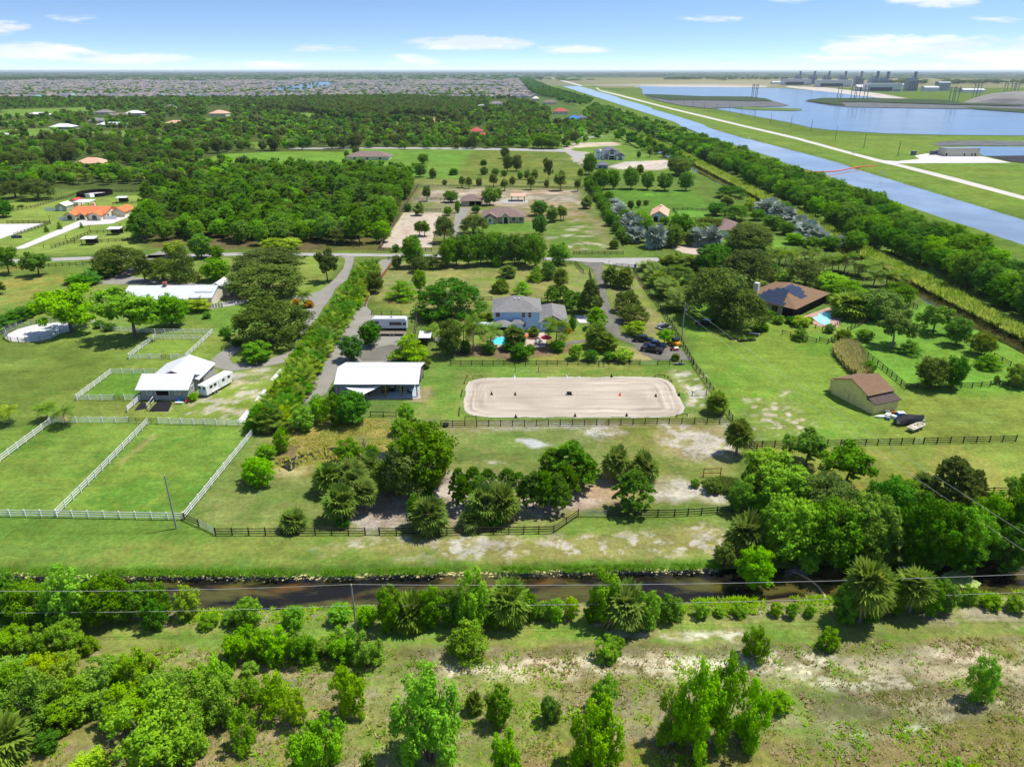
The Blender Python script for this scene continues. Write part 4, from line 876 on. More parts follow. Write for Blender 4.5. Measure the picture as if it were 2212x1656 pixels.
put('beside the mown track', 'k', "willow bright 1520 570 340 250;willow bright 1640 560 420 190;willow bright 1740 570 355 200;willow mid 1900 560 350 200;willow scrub 2060 520 420 180;willow mid 2190 540 380 150", 'shrubs beside the mown track')
put('on the dry scrub land', 'l', """slim scrub 930 540 340 150;willow scrub 310 590 400 190;willow bright 150 560 375 180;willow bright 690 1190 600 450;fanbush palm 965 890 770 90;bush mid 1120 970 740 190;bush mid 1430 950 800 130;willow bright 1160 1290 1010 220;
willow bright 1780 880 670 180;willow bright 1720 1270 800 360;willow scrub 310 1300 1160 140;willow scrub 1790 560 420 150;willow scrub 1850 530 420 100;bush grey 1470 945 830 90""", 'scrub bushes below the canal')
put('on the dry scrub land', 'm', """willow bright 150 1150 600 300;willow bright 310 1080 540 270;willow bright 480 1100 670 220;bush scrub 680 870 780 190;willow scrub 530 560 360 180;willow scrub 990 500 370 140;bush bright 1920 830 560 190;willow bright 1790 1300 1195 140;willow lime 1900 1290 1220 100;willow scrub 20 1090 690 200""", 'scrub bushes below the canal')
put('around the small pond', 'h', "bush bright 1760 270 130 110;bush bright 1665 310 225 140;bush bright 1630 480 300 210;bush bright 1570 450 310 120", 'bushes around the pond')
put('between the drive and the pond', 'b', "bush bright 450 1625 1440 240;bush bright 390 1520 1430 140;bush bright 580 1570 1340 160;bush mid 720 1590 1340 210;round deep 850 1570 1320 310;bush bright 1290 1560 1410 160;bush bright 1250 1660 1540 200;bush mid 280 1665 1610 120", 'bushes between the drive and the pond')
put('in the clump of trees by the pond', 'i', """bush mid 180 340 190 190;bush mid 330 330 220 110;round mid 640 520 95 400;round dark 560 560 200 330;round mid 690 430 130 280;fan palm 70 520 330 170;fan palm 140 690 480 190;fan palm 210 500 320 190;fan palm 320 420 270 120;fan palm 290 640 440 150;fan palm 450 520 310 180;fan palm 700 470 320 150;
fan palm 690 770 555 200;fanbush deep 150 740 670 70;bush mid 600 730 540 120;bush deep 640 560 470 200;fan palm 240 590 380 150""", 'palms and trees by the pond')
put('in the pine grove', 'i', """pine pine 870 600 380 115;pine pine 960 500 370 115;pine pine 1050 500 380 105;pine pine 1170 480 380 115;pine pine 1240 480 400 85;pine pine 900 640 430 120;pine pine 1000 600 430 140;pine pine 1330 640 400 160;pine pine 1290 620 430 130;pine pine 1400 640 400 150;pine pine 1480 640 420 160;pine pine 1530 560 360 170;
pine pine 1560 500 225 280;pine pine 1450 480 260 190;pine pine 1640 490 290 180;fan palm 1030 710 480 180;fan palm 1130 690 470 210;fanbush palm 950 745 620 140;bush deep 1080 735 640 140""", 'pines and palms in the grove')
put('on the sandy paddock', 'i', "fan palm 1850 440 235 160;fan palm 2020 455 275 160;pine pine 1950 635 400 230", 'palms on the sandy paddock')
put('on the lawn behind the brown rail fence', 'h', "fanbush palm 1835 748 625 140", None)
put('by the long rail fence', 'd', "fan palm 80 1260 1110 140", None)
put('at the corner of the rail fence', 'j', "fan palm 420 290 70 150", None)
put('in the grove over the dark canal', 'j', """open scrub 600 560 240 360;open mid 850 360 120 270;open mid 1100 480 200 320;round mid 430 640 460 170;round scrub 700 640 380 380;round grey 950 700 430 350;bush bright 560 650 530 130;round bright 720 950 580 360;round mid 1000 960 600 400;round scrub 1200 950 560 360;round bright 640 900 600 260;fan palm 470 910 660 220;
bush rust 340 970 840 150;bush bright 520 1085 880 270;bush bright 860 1010 880 160;round deep 1330 760 450 300;round mid 1420 600 440 240;round deep 1530 990 560 340;round deep 1700 980 620 300;round bright 1830 960 640 280;pine dark 1700 720 330 300;pine dark 1840 700 400 180;fan palm 1570 560 400 130;round mid 1960 880 540 270;round mid 2060 850 580 210;round mid 2150 900 420 250;
open mid 2180 640 390 220;bush deep 2100 1000 740 240;fan palm 1340 930 830 130;bush deep 1560 1000 850 240;bush grey 270 520 440 130;bush mid 160 490 440 70;bush mid 500 560 330 160;bush deep 1130 1000 880 240;round mid 1270 960 640 260;bush deep 1830 1000 860 220""", 'trees of the grove over the canal')
put('at the house with the solar panels', 'd', """oak dark 80 620 290 380;oak dark 250 680 430 280;oak dark 300 380 140 300;oak dark 300 130 -30 260;round deep 70 260 115 170;oak dark 690 390 205 230;bush bright 520 350 290 170;bush deep 470 300 235 110;round bright 860 420 310 200;umbrella bright 970 480 355 240;fanbush palm 1010 590 430 200;round grey 1200 610 440 240;round mid 1330 510 380 180;
bush mid 510 640 590 80;bush lime 665 660 600 120;bush deep 430 605 550 100;bush mid 860 705 650 70;slim mid 660 755 680 55;bush rust 955 770 690 100;bush mid 1110 760 690 110;bush deep 600 640 600 90;bush mid 1150 620 480 120;oak dark 60 460 280 260;oak dark 180 560 400 230;bush deep 100 660 600 150;bush mid 390 690 650 110;bush mid 720 640 600 60""", 'plants around the house with solar panels')
put('on the lawn by the yellow shed', 'd', "open grey 1300 800 500 260;open mid 1580 710 490 220;round mid 1740 790 600 180;round rust 1910 860 705 170;slim mid 1960 950 850 100;round rust 1560 1090 880 230;round deep 1710 1090 870 170;slim mid 1420 850 760 90;bush grey 2160 1075 920 200;bush mid 2015 1060 1000 45;bush mid 1130 980 900 110;bush mid 1890 940 920 40", 'trees on the lawn by the yellow shed')
put('in the row below the silver palms', 'd', """coco coco 450 230 100 120;coco coco 510 230 85 130;coco coco 550 280 90 130;coco coco 600 240 100 120;coco coco 690 210 110 120;coco coco 740 200 100 130;coco coco 820 290 140 140;coco coco 880 290 150 130;coco coco 920 280 160 120;coco coco 970 290 115 150;coco coco 1110 320 190 180;coco coco 1190 300 170 170;coco coco 1170 390 260 170;coco coco 1250 400 240 190;coco coco 1330 390 260 180;coco coco 1060 310 200 130""", 'row of coconut palms')
put('beside the cul-de-sac houses', 'g', "fan silver 600 1010 910 150;fan silver 680 1040 940 130;fan silver 740 1040 960 100;fan silver 810 1120 1015 150;fan silver 860 1160 1050 160;fan silver 900 1190 1090 150;fan silver 950 1190 1110 110;fan silver 1050 1210 1140 120;fan silver 180 1200 1085 120;fan silver 260 1200 1080 130;fan silver 640 970 905 110", 'silver palms')
put('along the tall hedge', 'f', "fan silver 1720 900 840 120;fan silver 1770 960 880 130;fan silver 1830 1020 930 140;fan silver 1870 1060 960 120;fan silver 1800 1030 960 130;fan silver 1980 1145 1000 140;fan silver 1740 930 870 110;fan silver 1860 1110 1020 130", 'silver palms')
put('in the row along the road', 'c', "round mid 60 290 30 170;round mid 160 280 20 180;round mid 250 270 5 180;round mid 330 280 20 180;round mid 440 280 25 180;round mid 520 270 30 160;round mid 600 300 15 190;round bright 800 275 95 200;bush bright 290 295 190 90;round mid -40 280 40 170;round mid -110 300 60 150", 'row of trees along the road')
put('on the lawn of the blue house', 'c', """fan palm 380 380 275 125;fanbush palm 320 500 380 130;slim bright 500 525 405 90;slim bright 610 412 300 80;bush mid 710 400 250 150;fan palm 810 458 300 115;pine pine 740 590 455 120;pine pine 830 580 450 120;pine pine 890 625 495 120;pine pine 950 665 510 140;pine dark 1050 690 410 180;pine pine 1000 660 560 120;pine bright 1100 800 630 160;fan palm 1100 950 760 160;fan palm 1190 985 840 160""", 'plants on the lawn of the blue house')
put('by the side drive', 'c', """bush scrub 930 1050 925 130;bush deep 1060 1062 975 150;bush lime 1320 1062 960 200;bush deep 1210 1062 990 130;oak dark 1350 660 480 220;oak dark 1410 745 600 250;bush lime 1425 850 735 210;fan palm 1215 452 275 120;fan palm 1340 472 300 120;column dark 1275 470 380 75;open bright 1660 930 790 140;fanbush coco 1750 1058 1000 60""", 'plants by the side drive')
put('in the hedge by the cul-de-sac', 'c', "areca palm 1540 330 240 140;areca palm 1585 395 270 140;areca palm 1640 450 330 160;areca palm 1720 560 440 190;areca palm 1760 645 480 190;areca palm 1660 540 400 160;oak grey 1760 430 295 240;areca palm 1690 325 180 140;areca palm 1780 318 170 140;areca palm 1870 318 190 150;areca palm 1930 320 200 120;round deep 2010 340 160 180;areca palm 1600 460 350 130", 'clump palms by the cul-de-sac')
put('around the pool of the blue house', 'c', "coco coco 100 990 650 200;coco coco 240 960 730 220;coco coco 780 950 665 220;fan palm 440 960 770 160;fan palm 590 860 785 85;bush deep 480 1052 920 200;bush grey 440 1055 980 100;bush deep 230 1005 905 140;bush deep 790 985 895 150;bush deep 905 815 705 75;bush gold 870 835 790 70;bush lime 210 725 670 100;coco coco 830 925 840 90;coco coco 20 980 680 160;bush deep 380 985 900 110;bush deep 30 1000 890 120;bush mid 560 1000 930 110", 'plants around the pool')
put('on the gravel drive and its lawn', 'b', """umbrella deep 1660 700 385 520;bush deep 1460 735 640 130;bush deep 1590 715 610 160;fan palm 1560 665 470 130;round dark 1040 505 325 140;round dark 1215 312 200 85;round mid 1350 300 40 190;round dark 1400 340 215 140;round bright 1405 500 320 120;slim bright 1260 555 405 140;slim dark 1510 305 190 110;round deep 1000 945 745 190;round deep 850 1060 860 210;slim scrub 1310 1065 850 170;bush rust 1450 1122 1040 110;
coco coco 1500 890 760 150;round dark 1650 1025 735 210;bush deep 1210 172 110 75;open dark 650 420 115 190;bush lime 1750 700 660 90""", 'trees on the lawns beside the gravel drive')
put('by the grey roofed house', 'a', """oak dark 1850 440 220 520;oak dark 1890 770 470 540;oak dark 1870 250 125 480;bush bright 1780 905 770 250;oak dark 840 295 90 350;open mid 65 300 75 170;open mid 272 312 125 190;oak dark 1130 345 180 250;column dark 1290 350 90 150;round lime 1210 180 75 170;round mid 1500 345 195 200;round mid 1400 190 25 160;round mid 1500 195 105 110;open bright 500 705 360 400;open bright 940 745 360 420;round bright 1195 665 445 250;
areca areca 1370 555 445 140;bush mid 1435 605 560 75;round lime 1900 130 55 180;round lime 2010 130 50 160;fan palm 1005 350 165 110;coco coco 2105 525 395 110;bush gold 2140 530 480 90;bush gold 2050 510 470 60;bush deep 1560 718 670 90;bush deep 1580 755 695 70;bush bright 1340 1175 1118 80;bush deep 1640 800 740 80;open dark 0 440 340 90;bush deep 760 690 640 110;bush deep 690 670 620 90""", 'trees around the grey roofed house')
put('in the hedge behind the round pen', 'a', "areca deep 520 365 300 110;areca deep 580 385 285 120;areca deep 640 365 270 120;areca deep 700 325 230 150;areca deep 760 305 205 140;areca deep 60 655 555 130;areca deep 130 625 525 130;areca deep 200 595 500 120;areca deep 10 685 580 130;areca deep -60 720 600 130;areca deep 260 570 480 110", 'hedge palms behind the round pen')
put('by the white paddock fence', 'a', "coco areca 75 1335 1185 150;coco coco 340 1305 1175 150;coco coco 460 1345 1185 180", 'palms by the white fence')
put('at the estate with the orange tiled house', 'e', "oak dark 240 845 705 200;oak dark 100 835 715 150;round deep 20 955 850 140;column deep 292 1048 1005 26;column deep 374 1030 980 26;column deep 510 1022 985 20;bush grey 800 922 880 70;oak dark -30 850 740 140;bush deep 585 888 865 18;bush deep -10 900 800 80;bush mid 130 890 878 50;oak dark 1725 840 715 230;open mid 1400 870 720 160", 'trees at the orange tiled estate')
put('on the brown roofed house lot', 'f', """fan palm 560 856 755 50;round mid 710 862 790 100;fan palm 510 945 860 60;fan palm 515 1070 975 60;fan palm 545 1075 980 60;round mid 690 945 888 60;round mid 950 880 770 110;round mid 1000 850 775 60;oak dark 670 1115 935 130;oak dark 850 1060 930 180;round deep 1260 945 850 110;round deep 1260 1065 945 100;fan palm 1340 985 885 70;fan palm 1390 975 880 50;fan palm 1410 975 890 45;fan palm 1552 902 820 60;
bush mid 470 1160 1070 120;bush mid 750 900 850 40;round deep 865 930 880 60;bush deep 440 920 870 60;bush mid 520 915 870 60;fan palm 1725 1150 1090 60;bush mid 1025 970 930 50;bush mid 750 930 850 40""", 'trees on the brown roofed house lot')
put('in the field beyond', 'f', """round mid 537 622 560 75;bush deep 62 592 540 40;round dark 118 575 515 45;fan palm 597 712 648 45;fanbush deep 727 692 645 50;fanbush deep 912 632 590 38;round dark 1046 590 515 60;round dark 1062 668 565 65;round dark 1120 668 565 65;open dark 1315 735 565 60;round mid 1690 880 790 70;round mid 1790 990 900 80;round deep 1700 1010 930 80;round mid 1920 1060 960 110;fan palm 780 772 700 40;fan palm 822 776 705 38;bush dark 885 760 710 50;fan palm 975 768 680 50;bush deep 915 690 640 60;bush deep 985 690 650 60;bush deep 1040 700 660 50;bush dark 670 755 720 40;
fan palm 1042 790 715 45;bush dark 1092 750 700 50;bush deep 1140 720 670 45;fan palm 1185 720 660 40;fan palm 1208 785 690 50;fan palm 1230 720 660 42;fan palm 1390 790 665 70;fan palm 1497 795 715 40;bush dark 1305 770 720 40;fan palm 1517 725 645 36;round mid 1570 690 555 90;round mid 1165 522 468 80;round mid 1275 528 430 130;round mid 1340 528 440 110;fan palm 1947 582 525 30;round dark 1878 588 545 30;round dark 810 530 475 50;round dark 845 530 445 60;fan palm 745 530 492 30;fan palm 945 515 480 25;fan palm 968 515 480 25;fan palm 1000 520 480 25;fan palm 1025 520 475 25;round mid 520 705 620 80;bush mid 405 660 620 40""", 'trees in the fields')
put('behind the big green field', 'f', "round mid 1640 785 650 110;round mid 1720 780 660 90;round mid 1830 780 640 110;round mid 1930 785 670 90;round mid 2040 790 680 110;round mid 2170 790 670 100;fan palm 1885 690 625 45;round grey 2110 690 580 130;round grey 2150 700 590 110;bush mid 1580 790 720 60;round dark 1827 908 850 45;round dark 1877 895 848 36;round dark 1923 880 848 40;umbrella bright 1890 1020 910 140;round mid 2040 1000 950 70;round deep 2120 1010 950 90;round deep 2170 1040 970 90;round grey 2090 1140 1010 130;fan palm 2035 1140 1035 60", 'trees around the big green field')
put('beside the cul-de-sac houses', 'g', "oak mid 410 1040 950 140;round deep 290 1010 940 100;oak dark 250 1120 1030 180;oak dark 500 1200 1060 210;oak dark 30 1190 1070 100;round deep 70 1130 1015 110;fan palm 362 950 892 60;oak deep 380 900 830 150;round mid 550 1040 980 80;round mid 730 1130 1060 90;bush lime 500 980 910 70;fan palm 125 1200 1120 50;round mid 640 1100 1020 110;round bright 780 1190 1130 100;round deep 700 1010 940 100;bush mid 890 1215 1150 110;round mid 1000 1225 1150 110;round grey 200 1150 1070 150;round mid 1150 1230 1120 110", 'trees beside the cul-de-sac houses')
# the tall palm hedge beside the gravel drive
def run(zone, pts, n):
    w = [Vector(QP(zone, *p)) for p in pts]; L_ = [0]
    for a, b in zip(w, w[1:]): L_.append(L_[-1] + (b - a).length)
    out = []
    for i in range(n):
        s = L_[-1] * (i + .5) / n; k = max(j for j in range(len(L_)) if L_[j] <= s); k = min(k, len(w) - 2)
        out.append(w[k].lerp(w[k + 1], (s - L_[k]) / (L_[k + 1] - L_[k])))
    return out
for i, p in enumerate(run('b', [(1000, 330), (900, 500), (770, 690), (640, 880), (500, 1100), (360, 1330), (215, 1560), (120, 1650)], 92)):
    for sd in (-1, 0, 1):
        q = Vector((p.x + sd * 1.5 + _rt.uniform(-.5, .5), p.y + _rt.uniform(-.6, .6), 0)); hh = _rt.uniform(3.8, 5.2)
        tree('areca_palm', 'areca', 'areca' if _rt.random() < .4 else 'deep' if _rt.random() < .7 else 'coco', q, hh, _rt.uniform(4.0, 5.2), f"arching clump palm {('on the left side', 'in the middle', 'on the right side')[sd + 1]} of the tall hedge, {'near the road' if p.y > 235 else 'opposite the oaks' if p.y > 200 else 'opposite the camper' if p.y > 172 else 'opposite the white barn' if p.y > 145 else 'by the pond'}", 'palm', 'clump palms of the tall hedge')
for i, p in enumerate(run('f', [(1560, 745), (1600, 800), (1650, 880), (1700, 960), (1760, 1060), (1800, 1130)], 34)):
    tree('hedge_shrub', 'bush', 'mid', (p.x + _rt.uniform(-1.5, 1.5), p.y), _rt.uniform(4, 6), _rt.uniform(4.5, 6.5), 'green shrub in the tall boundary hedge of the big field', 'shrub', 'shrubs of the tall boundary hedge')
for i, p in enumerate(run('f', [(490, 720), (470, 770), (420, 860), (370, 950), (330, 1030)], 14)):
    tree('hedge_shrub', 'bush', 'mid', (p.x - 4 + _rt.uniform(-1.5, 1.5), p.y), _rt.uniform(5, 8), _rt.uniform(6, 8), 'tall green shrub at the edge of the woods by the sandy lot', 'shrub', 'shrubs at the edge of the woods')
# ---------------------------------------------------------------- woods
def inside(poly, x, y):
    r = False; n = len(poly)
    for i in range(n):
        (ax, ay), (bx, by) = poly[i], poly[(i + 1) % n]
        if (ay > y) != (by > y) and x < (bx - ax) * (y - ay) / (by - ay) + ax: r = not r
    return r
CLEAR = []      # world outlines kept free of trees
def clear(pts): CLEAR.append(PV(pts))
def spots(poly, spacing, seed, tries=40000, avoid=True):
    rg = random.Random(seed); xs = [p[0] for p in poly]; ys = [p[1] for p in poly]; grid = {}; out = []
    area = (max(xs) - min(xs)) * (max(ys) - min(ys)); n = min(tries, int(area / spacing ** 2 * 6))
    for _ in range(n):
        x, y = rg.uniform(min(xs), max(xs)), rg.uniform(min(ys), max(ys))
        if not inside(poly, x, y): continue
        if avoid and any(inside(c, x, y) for c in CLEAR): continue
        k = (int(x // spacing), int(y // spacing))
        if any((x - a) ** 2 + (y - b) ** 2 < spacing ** 2 for i in (-1, 0, 1) for j in (-1, 0, 1) for a, b in grid.get((k[0] + i, k[1] + j), ())): continue
        grid.setdefault(k, []).append((x, y)); out.append((x, y))
    return out
def low_crown(kind, leaf, seed):
    rng = np.random.default_rng(seed); L_ = []
    for i in range(12):
        a = rng.uniform(0, 6.28); z = rng.uniform(.3, .85); rr = .34 * rng.uniform(.2, 1); s = rng.uniform(.14, .22); L_.append((rr * math.cos(a), rr * math.sin(a), z, s, s * .8))
    if kind == 'tall':
        L_ = [(rng.uniform(-.15, .15), rng.uniform(-.15, .15), z, .2 * (1.2 - z) + .08, .1) for z in np.linspace(.25, .92, 10)]
    C, Nn, sz, tn = lobes_cloud(L_, 620, rng, .11, .3, .7, .4); C[:, 2] = np.maximum(C[:, 2], .02)
    return quads_mesh('far_crown', C, Nn, sz, .55, tn, rng, LF[leaf])
LOW = {}
def low(kind, leaf):
    if (kind, leaf) not in LOW:
        c = bpy.data.collections.new('woods_' + kind + leaf)
        for i in range(3): c.objects.link(bpy.data.objects.new('woodland_crown', low_crown(kind, leaf, hash_str(kind + leaf) + i)))
        LOW[(kind, leaf)] = c
    return LOW[(kind, leaf)]
def scatter(name, pts, scs, coll, label):
    """one object that repeats the plants of a collection over points"""
    me = bpy.data.meshes.new(name); me.from_pydata([tuple(p) for p in pts], [], [])
    a = me.attributes.new('sc', 'FLOAT_VECTOR', 'POINT'); a.data.foreach_set('vector', np.array(scs, np.float32).ravel())
    r = np.random.default_rng(len(pts)); a = me.attributes.new('rz', 'FLOAT', 'POINT'); a.data.foreach_set('value', r.uniform(0, 6.28, len(pts)).astype(np.float32))
    a = me.attributes.new('pick', 'INT', 'POINT'); a.data.foreach_set('value', r.integers(0, 1000, len(pts)).astype(np.int32))
    o = link(name, me); ng = bpy.data.node_groups.new(name, 'GeometryNodeTree')
    ng.interface.new_socket('Geometry', in_out='INPUT', socket_type='NodeSocketGeometry'); ng.interface.new_socket('Geometry', in_out='OUTPUT', socket_type='NodeSocketGeometry')
    N = ng.nodes.new; gi, go = N('NodeGroupInput'), N('NodeGroupOutput'); ip = N('GeometryNodeInstanceOnPoints'); ci = N('GeometryNodeCollectionInfo')
    ci.inputs['Collection'].default_value = coll; ci.inputs['Separate Children'].default_value = True; ci.inputs['Reset Children'].default_value = True
    def at(n, ty):
        q = N('GeometryNodeInputNamedAttribute'); q.data_type = ty; q.inputs['Name'].default_value = n; return q.outputs['Attribute']
    cx = N('ShaderNodeCombineXYZ'); lk = ng.links.new
    lk(at('rz', 'FLOAT'), cx.inputs[2]); lk(gi.outputs[0], ip.inputs['Points']); lk(ci.outputs[0], ip.inputs['Instance']); ip.inputs['Pick Instance'].default_value = True
    lk(at('pick', 'INT'), ip.inputs['Instance Index']); lk(cx.outputs[0], ip.inputs['Rotation']); lk(at('sc', 'FLOAT_VECTOR'), ip.inputs['Scale']); lk(ip.outputs[0], go.inputs[0])
    md = o.modifiers.new('plants', 'NODES'); md.node_group = ng
    return tag(o, label, kind='stuff')
def sector(place, x, y):
    if 'sandy lot' in place: return 'in the pine and oak woods, ' + ('at the road edge' if y < 300 else 'by the sandy lot fence' if x > -82 else 'beside the horse paddocks' if x < -165 else 'at the back edge' if y > 400 else 'in the middle')
    if 'wide canal' in place: return 'in the strip beside the canal, ' + ('opposite the yellow shed' if y < 215 else 'opposite the solar house' if y < 300 else 'opposite the silver palms' if y < 420 else 'opposite the white villa' if y < 640 else 'at its far end')
    if 'beyond the fields' in place or 'round pen' in place: return place + (', left of the pink roof' if x < -330 else ', right of the pink roof' if x < -120 else ', behind the mauve roofed house' if x < 10 else ', towards the white villa')
    return place
REST = {}
COUNT = {}
def woods(name, noun, poly, spacing, mix, place, group, seed, ind=True, avoid=True):
    """mix: (weight, kind, leaf, h0, h1, w0, w1). the nearest 300 of a name stand one by one, the others join the far woods"""
    pts = spots(PV(poly) if not isinstance(poly[0][0], np.floating) else poly, spacing, seed, avoid=avoid); rg = random.Random(seed + 1); pts.sort(key=lambda p: p[1])
    wts = [m[0] for m in mix]
    for x, y in pts:
        m = rg.choices(mix, wts)[0]; h, w = rg.uniform(m[3], m[4]), rg.uniform(m[5], m[6])
        nm = {'pine': 'pine_tree', 'fan': 'cabbage_palm', 'coco': 'coconut_palm'}.get(m[1], name)
        if ind and COUNT.get(nm, 0) < 235:
            COUNT[nm] = COUNT.get(nm, 0) + 1
            nn = {'pine': 'pine', 'fan': 'fan palm', 'coco': 'feather palm'}.get(m[1], noun)
            tree(nm, m[1], m[2], (x, y), h, w, f"{'tall' if h > (m[3] + m[4]) / 2 else 'short'} {TONE[m[2]]} {nn} {sector(place, x, y)}", 'palm' if m[1] in ('fan', 'coco') else 'tree', group + (' palms' if m[1] in ('fan', 'coco') else '') + f', {TONE[m[2]]}')
        else:
            lf = m[2] if m[2] not in ('coco', 'palm') else 'mid'; kd = 'tall' if m[1] in ('pine', 'column') else 'low'
            REST.setdefault((kd, lf), []).append((x, y, h, w))
FARH = [((162, 362), 20, 14, 5.0, 'PTILE', 'big house with pink tiled roof sunk in the trees'), ((748, 346), 34, 18, 4.5, 'MSHING', 'long house with mauve brown roof beyond the green field'), ((452, 252), 26, 22, 7.5, 'PTILE', 'large tan villa with pale roof in the far trees'), ((1016, 292), 13, 14, 6.5, 'RTILE', 'red tiled house among tall trees'), ((1196, 247), 24, 18, 7.5, 'RTILE', 'red roofed house near the far end of the wooded strip'), ((1228, 262), 16, 12, 6, 'BLUEPL', 'house with bright blue roof near the red house'), ((1246, 260), 14, 16, 6, 'SLATE', 'slate roofed house beside the blue roof'), ((1058, 229), 28, 20, 7, 'GSHING', 'grey gabled house in front of the suburb'),
        ((108, 280), 26, 16, 5, 'WHITEM', 'white roofed barn at the left estates'), ((210, 274), 34, 12, 4, 'WHITEM', 'long white roof stable at the left estates'), ((190, 266), 22, 14, 5, 'GSHING', 'grey roofed house behind the long white stable'), ((234, 254), 30, 16, 5, 'MSHING', 'long reddish roof in the left trees'), ((204, 248), 24, 20, 6, 'GSHING', 'grey hipped house in the left trees'), ((270, 250), 26, 18, 6, 'WHITEM', 'pale roofed house above the left trees'), ((358, 270), 22, 14, 4, 'PTILE', 'orange pink roof near the tan villa'), ((660, 222), 24, 18, 5, 'SLATE', 'blue grey roofed house in the dark trees'), ((355, 236), 18, 14, 6, 'GSHING', 'grey roofed house beside the tan villa'), ((60, 252), 30, 14, 4.5, 'WHITEP', 'white sheds at the far left estate'),
        ((1030, 296), 12, 12, 3, 'RTILE', 'low red roof beside the red tiled house'), ((800, 250), 22, 14, 5, 'PTILE', 'pale roof behind the dark pine stand'), ((1030, 233), 18, 10, 4, 'WHITEM', 'small white roof near the grey gabled house'), ((1172, 226), 30, 18, 7, 'MSHING', 'brown roof at the end of the far lane'), ((1150, 218), 16, 12, 8, 'CREAM', 'pale yellow house near the suburb edge'), ((-30, 300), 26, 14, 4, 'WHITEM', 'white roof at the left edge of the woods')]
for (px, py), w_, d_, h_, rm, lab in FARH:
    x, y, _ = P(px, py); q = y * .045; CLEAR.append([(x - 7, y - q), (x + w_ + 7, y - q), (x + w_ + 6, y + d_ + 4), (x - 6, y + d_ + 4)])
for c in [[(638, 426), (735, 424), (745, 448), (632, 450)], [(160, 340), (236, 340), (240, 366), (155, 366)], [(345, 398), (415, 398), (412, 424), (345, 424)], [(745, 326), (852, 326), (850, 352), (745, 352)], [(690, 320), (760, 326), (760, 345), (690, 350)],
          [(410, 352), (480, 333), (640, 327), (760, 328), (870, 320), (880, 347), (700, 354), (540, 358)], [(445, 230), (502, 230), (502, 256), (445, 256)], [(105, 262), (150, 262), (150, 284), (105, 284)], [(205, 240), (290, 240), (290, 254), (205, 254)],
          [(290, 250), (330, 250), (330, 264), (290, 264)], [(1010, 272), (1055, 272), (1055, 300), (1010, 300)], [(1185, 230), (1260, 230), (1262, 268), (1185, 268)], [(355, 253), (405, 253), (405, 274), (355, 274)], [(835, 252), (980, 252), (985, 268), (835, 268)],
          [(60, 300), (110, 296), (110, 306), (60, 310)], [(1055, 216), (1105, 216), (1105, 230), (1055, 230)], [(180, 255), (230, 252), (230, 262), (180, 264)], [(0, 238), (90, 236), (120, 252), (0, 256)]]: clear(c)
for c in GLADE: clear(c)
MIXJ = [(4, 'round', 'mid', 6, 10, 7, 11), (2, 'round', 'dark', 6, 10, 7, 11), (2, 'round', 'bright', 5, 9, 6, 10), (1.2, 'round', 'deep', 6, 10, 7, 11), (1.0, 'coco', 'coco', 6, 9, 6, 8), (.5, 'fan', 'palm', 6, 9, 4, 5)]
MIXP = [(3, 'pine', 'pine', 9, 14, 8, 11), (3, 'round', 'mid', 7, 11, 8, 12), (2, 'oak', 'dark', 6, 9, 9, 13), (1, 'round', 'bright', 6, 9, 7, 10)]
MIXS = [(4, 'round', 'mid', 8, 13, 9, 13), (3, 'round', 'deep', 7, 11, 8, 12), (2, 'round', 'bright', 6, 10, 7, 11)]
woods('woodland_tree', 'leafy tree', [(300, 520), (318, 450), (345, 432), (420, 412), (560, 392), (760, 386), (882, 392), (880, 420), (850, 470), (825, 528), (700, 524), (560, 534), (430, 518), (330, 524)], 6.8, MIXP, 'in the pine and oak woods left of the sandy lot', 'trees of the pine and oak woods', 1)
woods('bank_tree', 'leafy tree', [(2300, 740), (2212, 690), (2080, 622), (1960, 566), (1860, 524), (1760, 470), (1660, 418), (1560, 368), (1470, 322), (1380, 285), (1300, 252), (1270, 240), (1285, 232), (1340, 252), (1421, 280), (1500, 308), (1600, 347), (1700, 388), (1800, 428), (1900, 468), (2034, 528), (2120, 570), (2212, 615), (2300, 660)], 6.4, MIXS, 'in the wooded strip beside the wide canal', 'trees of the wooded strip', 2, avoid=False)
woods('woodland_tree', 'leafy tree', [(-120, 405), (0, 398), (200, 400), (420, 400), (560, 392), (880, 382), (900, 372), (700, 366), (560, 362), (400, 360), (200, 372), (-120, 370)], 7.5, MIXJ, 'in the belt beyond the round pen', 'trees of the belt beyond the round pen', 3)
woods('jungle_tree', 'leafy tree', [(-200, 372), (200, 374), (420, 358), (410, 345), (480, 330), (640, 324), (880, 318), (1240, 318), (1250, 300), (1100, 288), (1250, 280), (1320, 270), (1240, 250), (1160, 230), (1100, 214), (700, 212), (0, 215), (-400, 216), (-400, 330)], 10, MIXJ + [(1.2, 'round', 'dark', 10, 14, 10, 14)], 'in the trees beyond the fields', 'trees beyond the fields', 4)
woods('jungle_tree', 'leafy tree', [(735, 262), (860, 272), (985, 268), (1040, 232), (1000, 220), (860, 214), (620, 218), (560, 240)], 10, [(2, 'round', 'dark', 11, 17, 12, 17), (1, 'round', 'deep', 10, 15, 12, 16)], 'in the dark pine stand', 'trees of the dark stand', 5, ind=False)
woods('jungle_tree', 'leafy tree', [(850, 325), (960, 322), (1240, 318), (1330, 285), (1350, 278), (1280, 245), (1200, 240), (1120, 265), (980, 272)], 12, MIXJ, 'in the trees around the red house', 'trees around the red house', 6)
woods('bank_tree', 'leafy tree', [(1320, 300), (1430, 340), (1480, 366), (1500, 360), (1440, 330), (1340, 290)], 10, MIXS, 'beside the narrow ditch', 'trees beside the narrow ditch', 8)
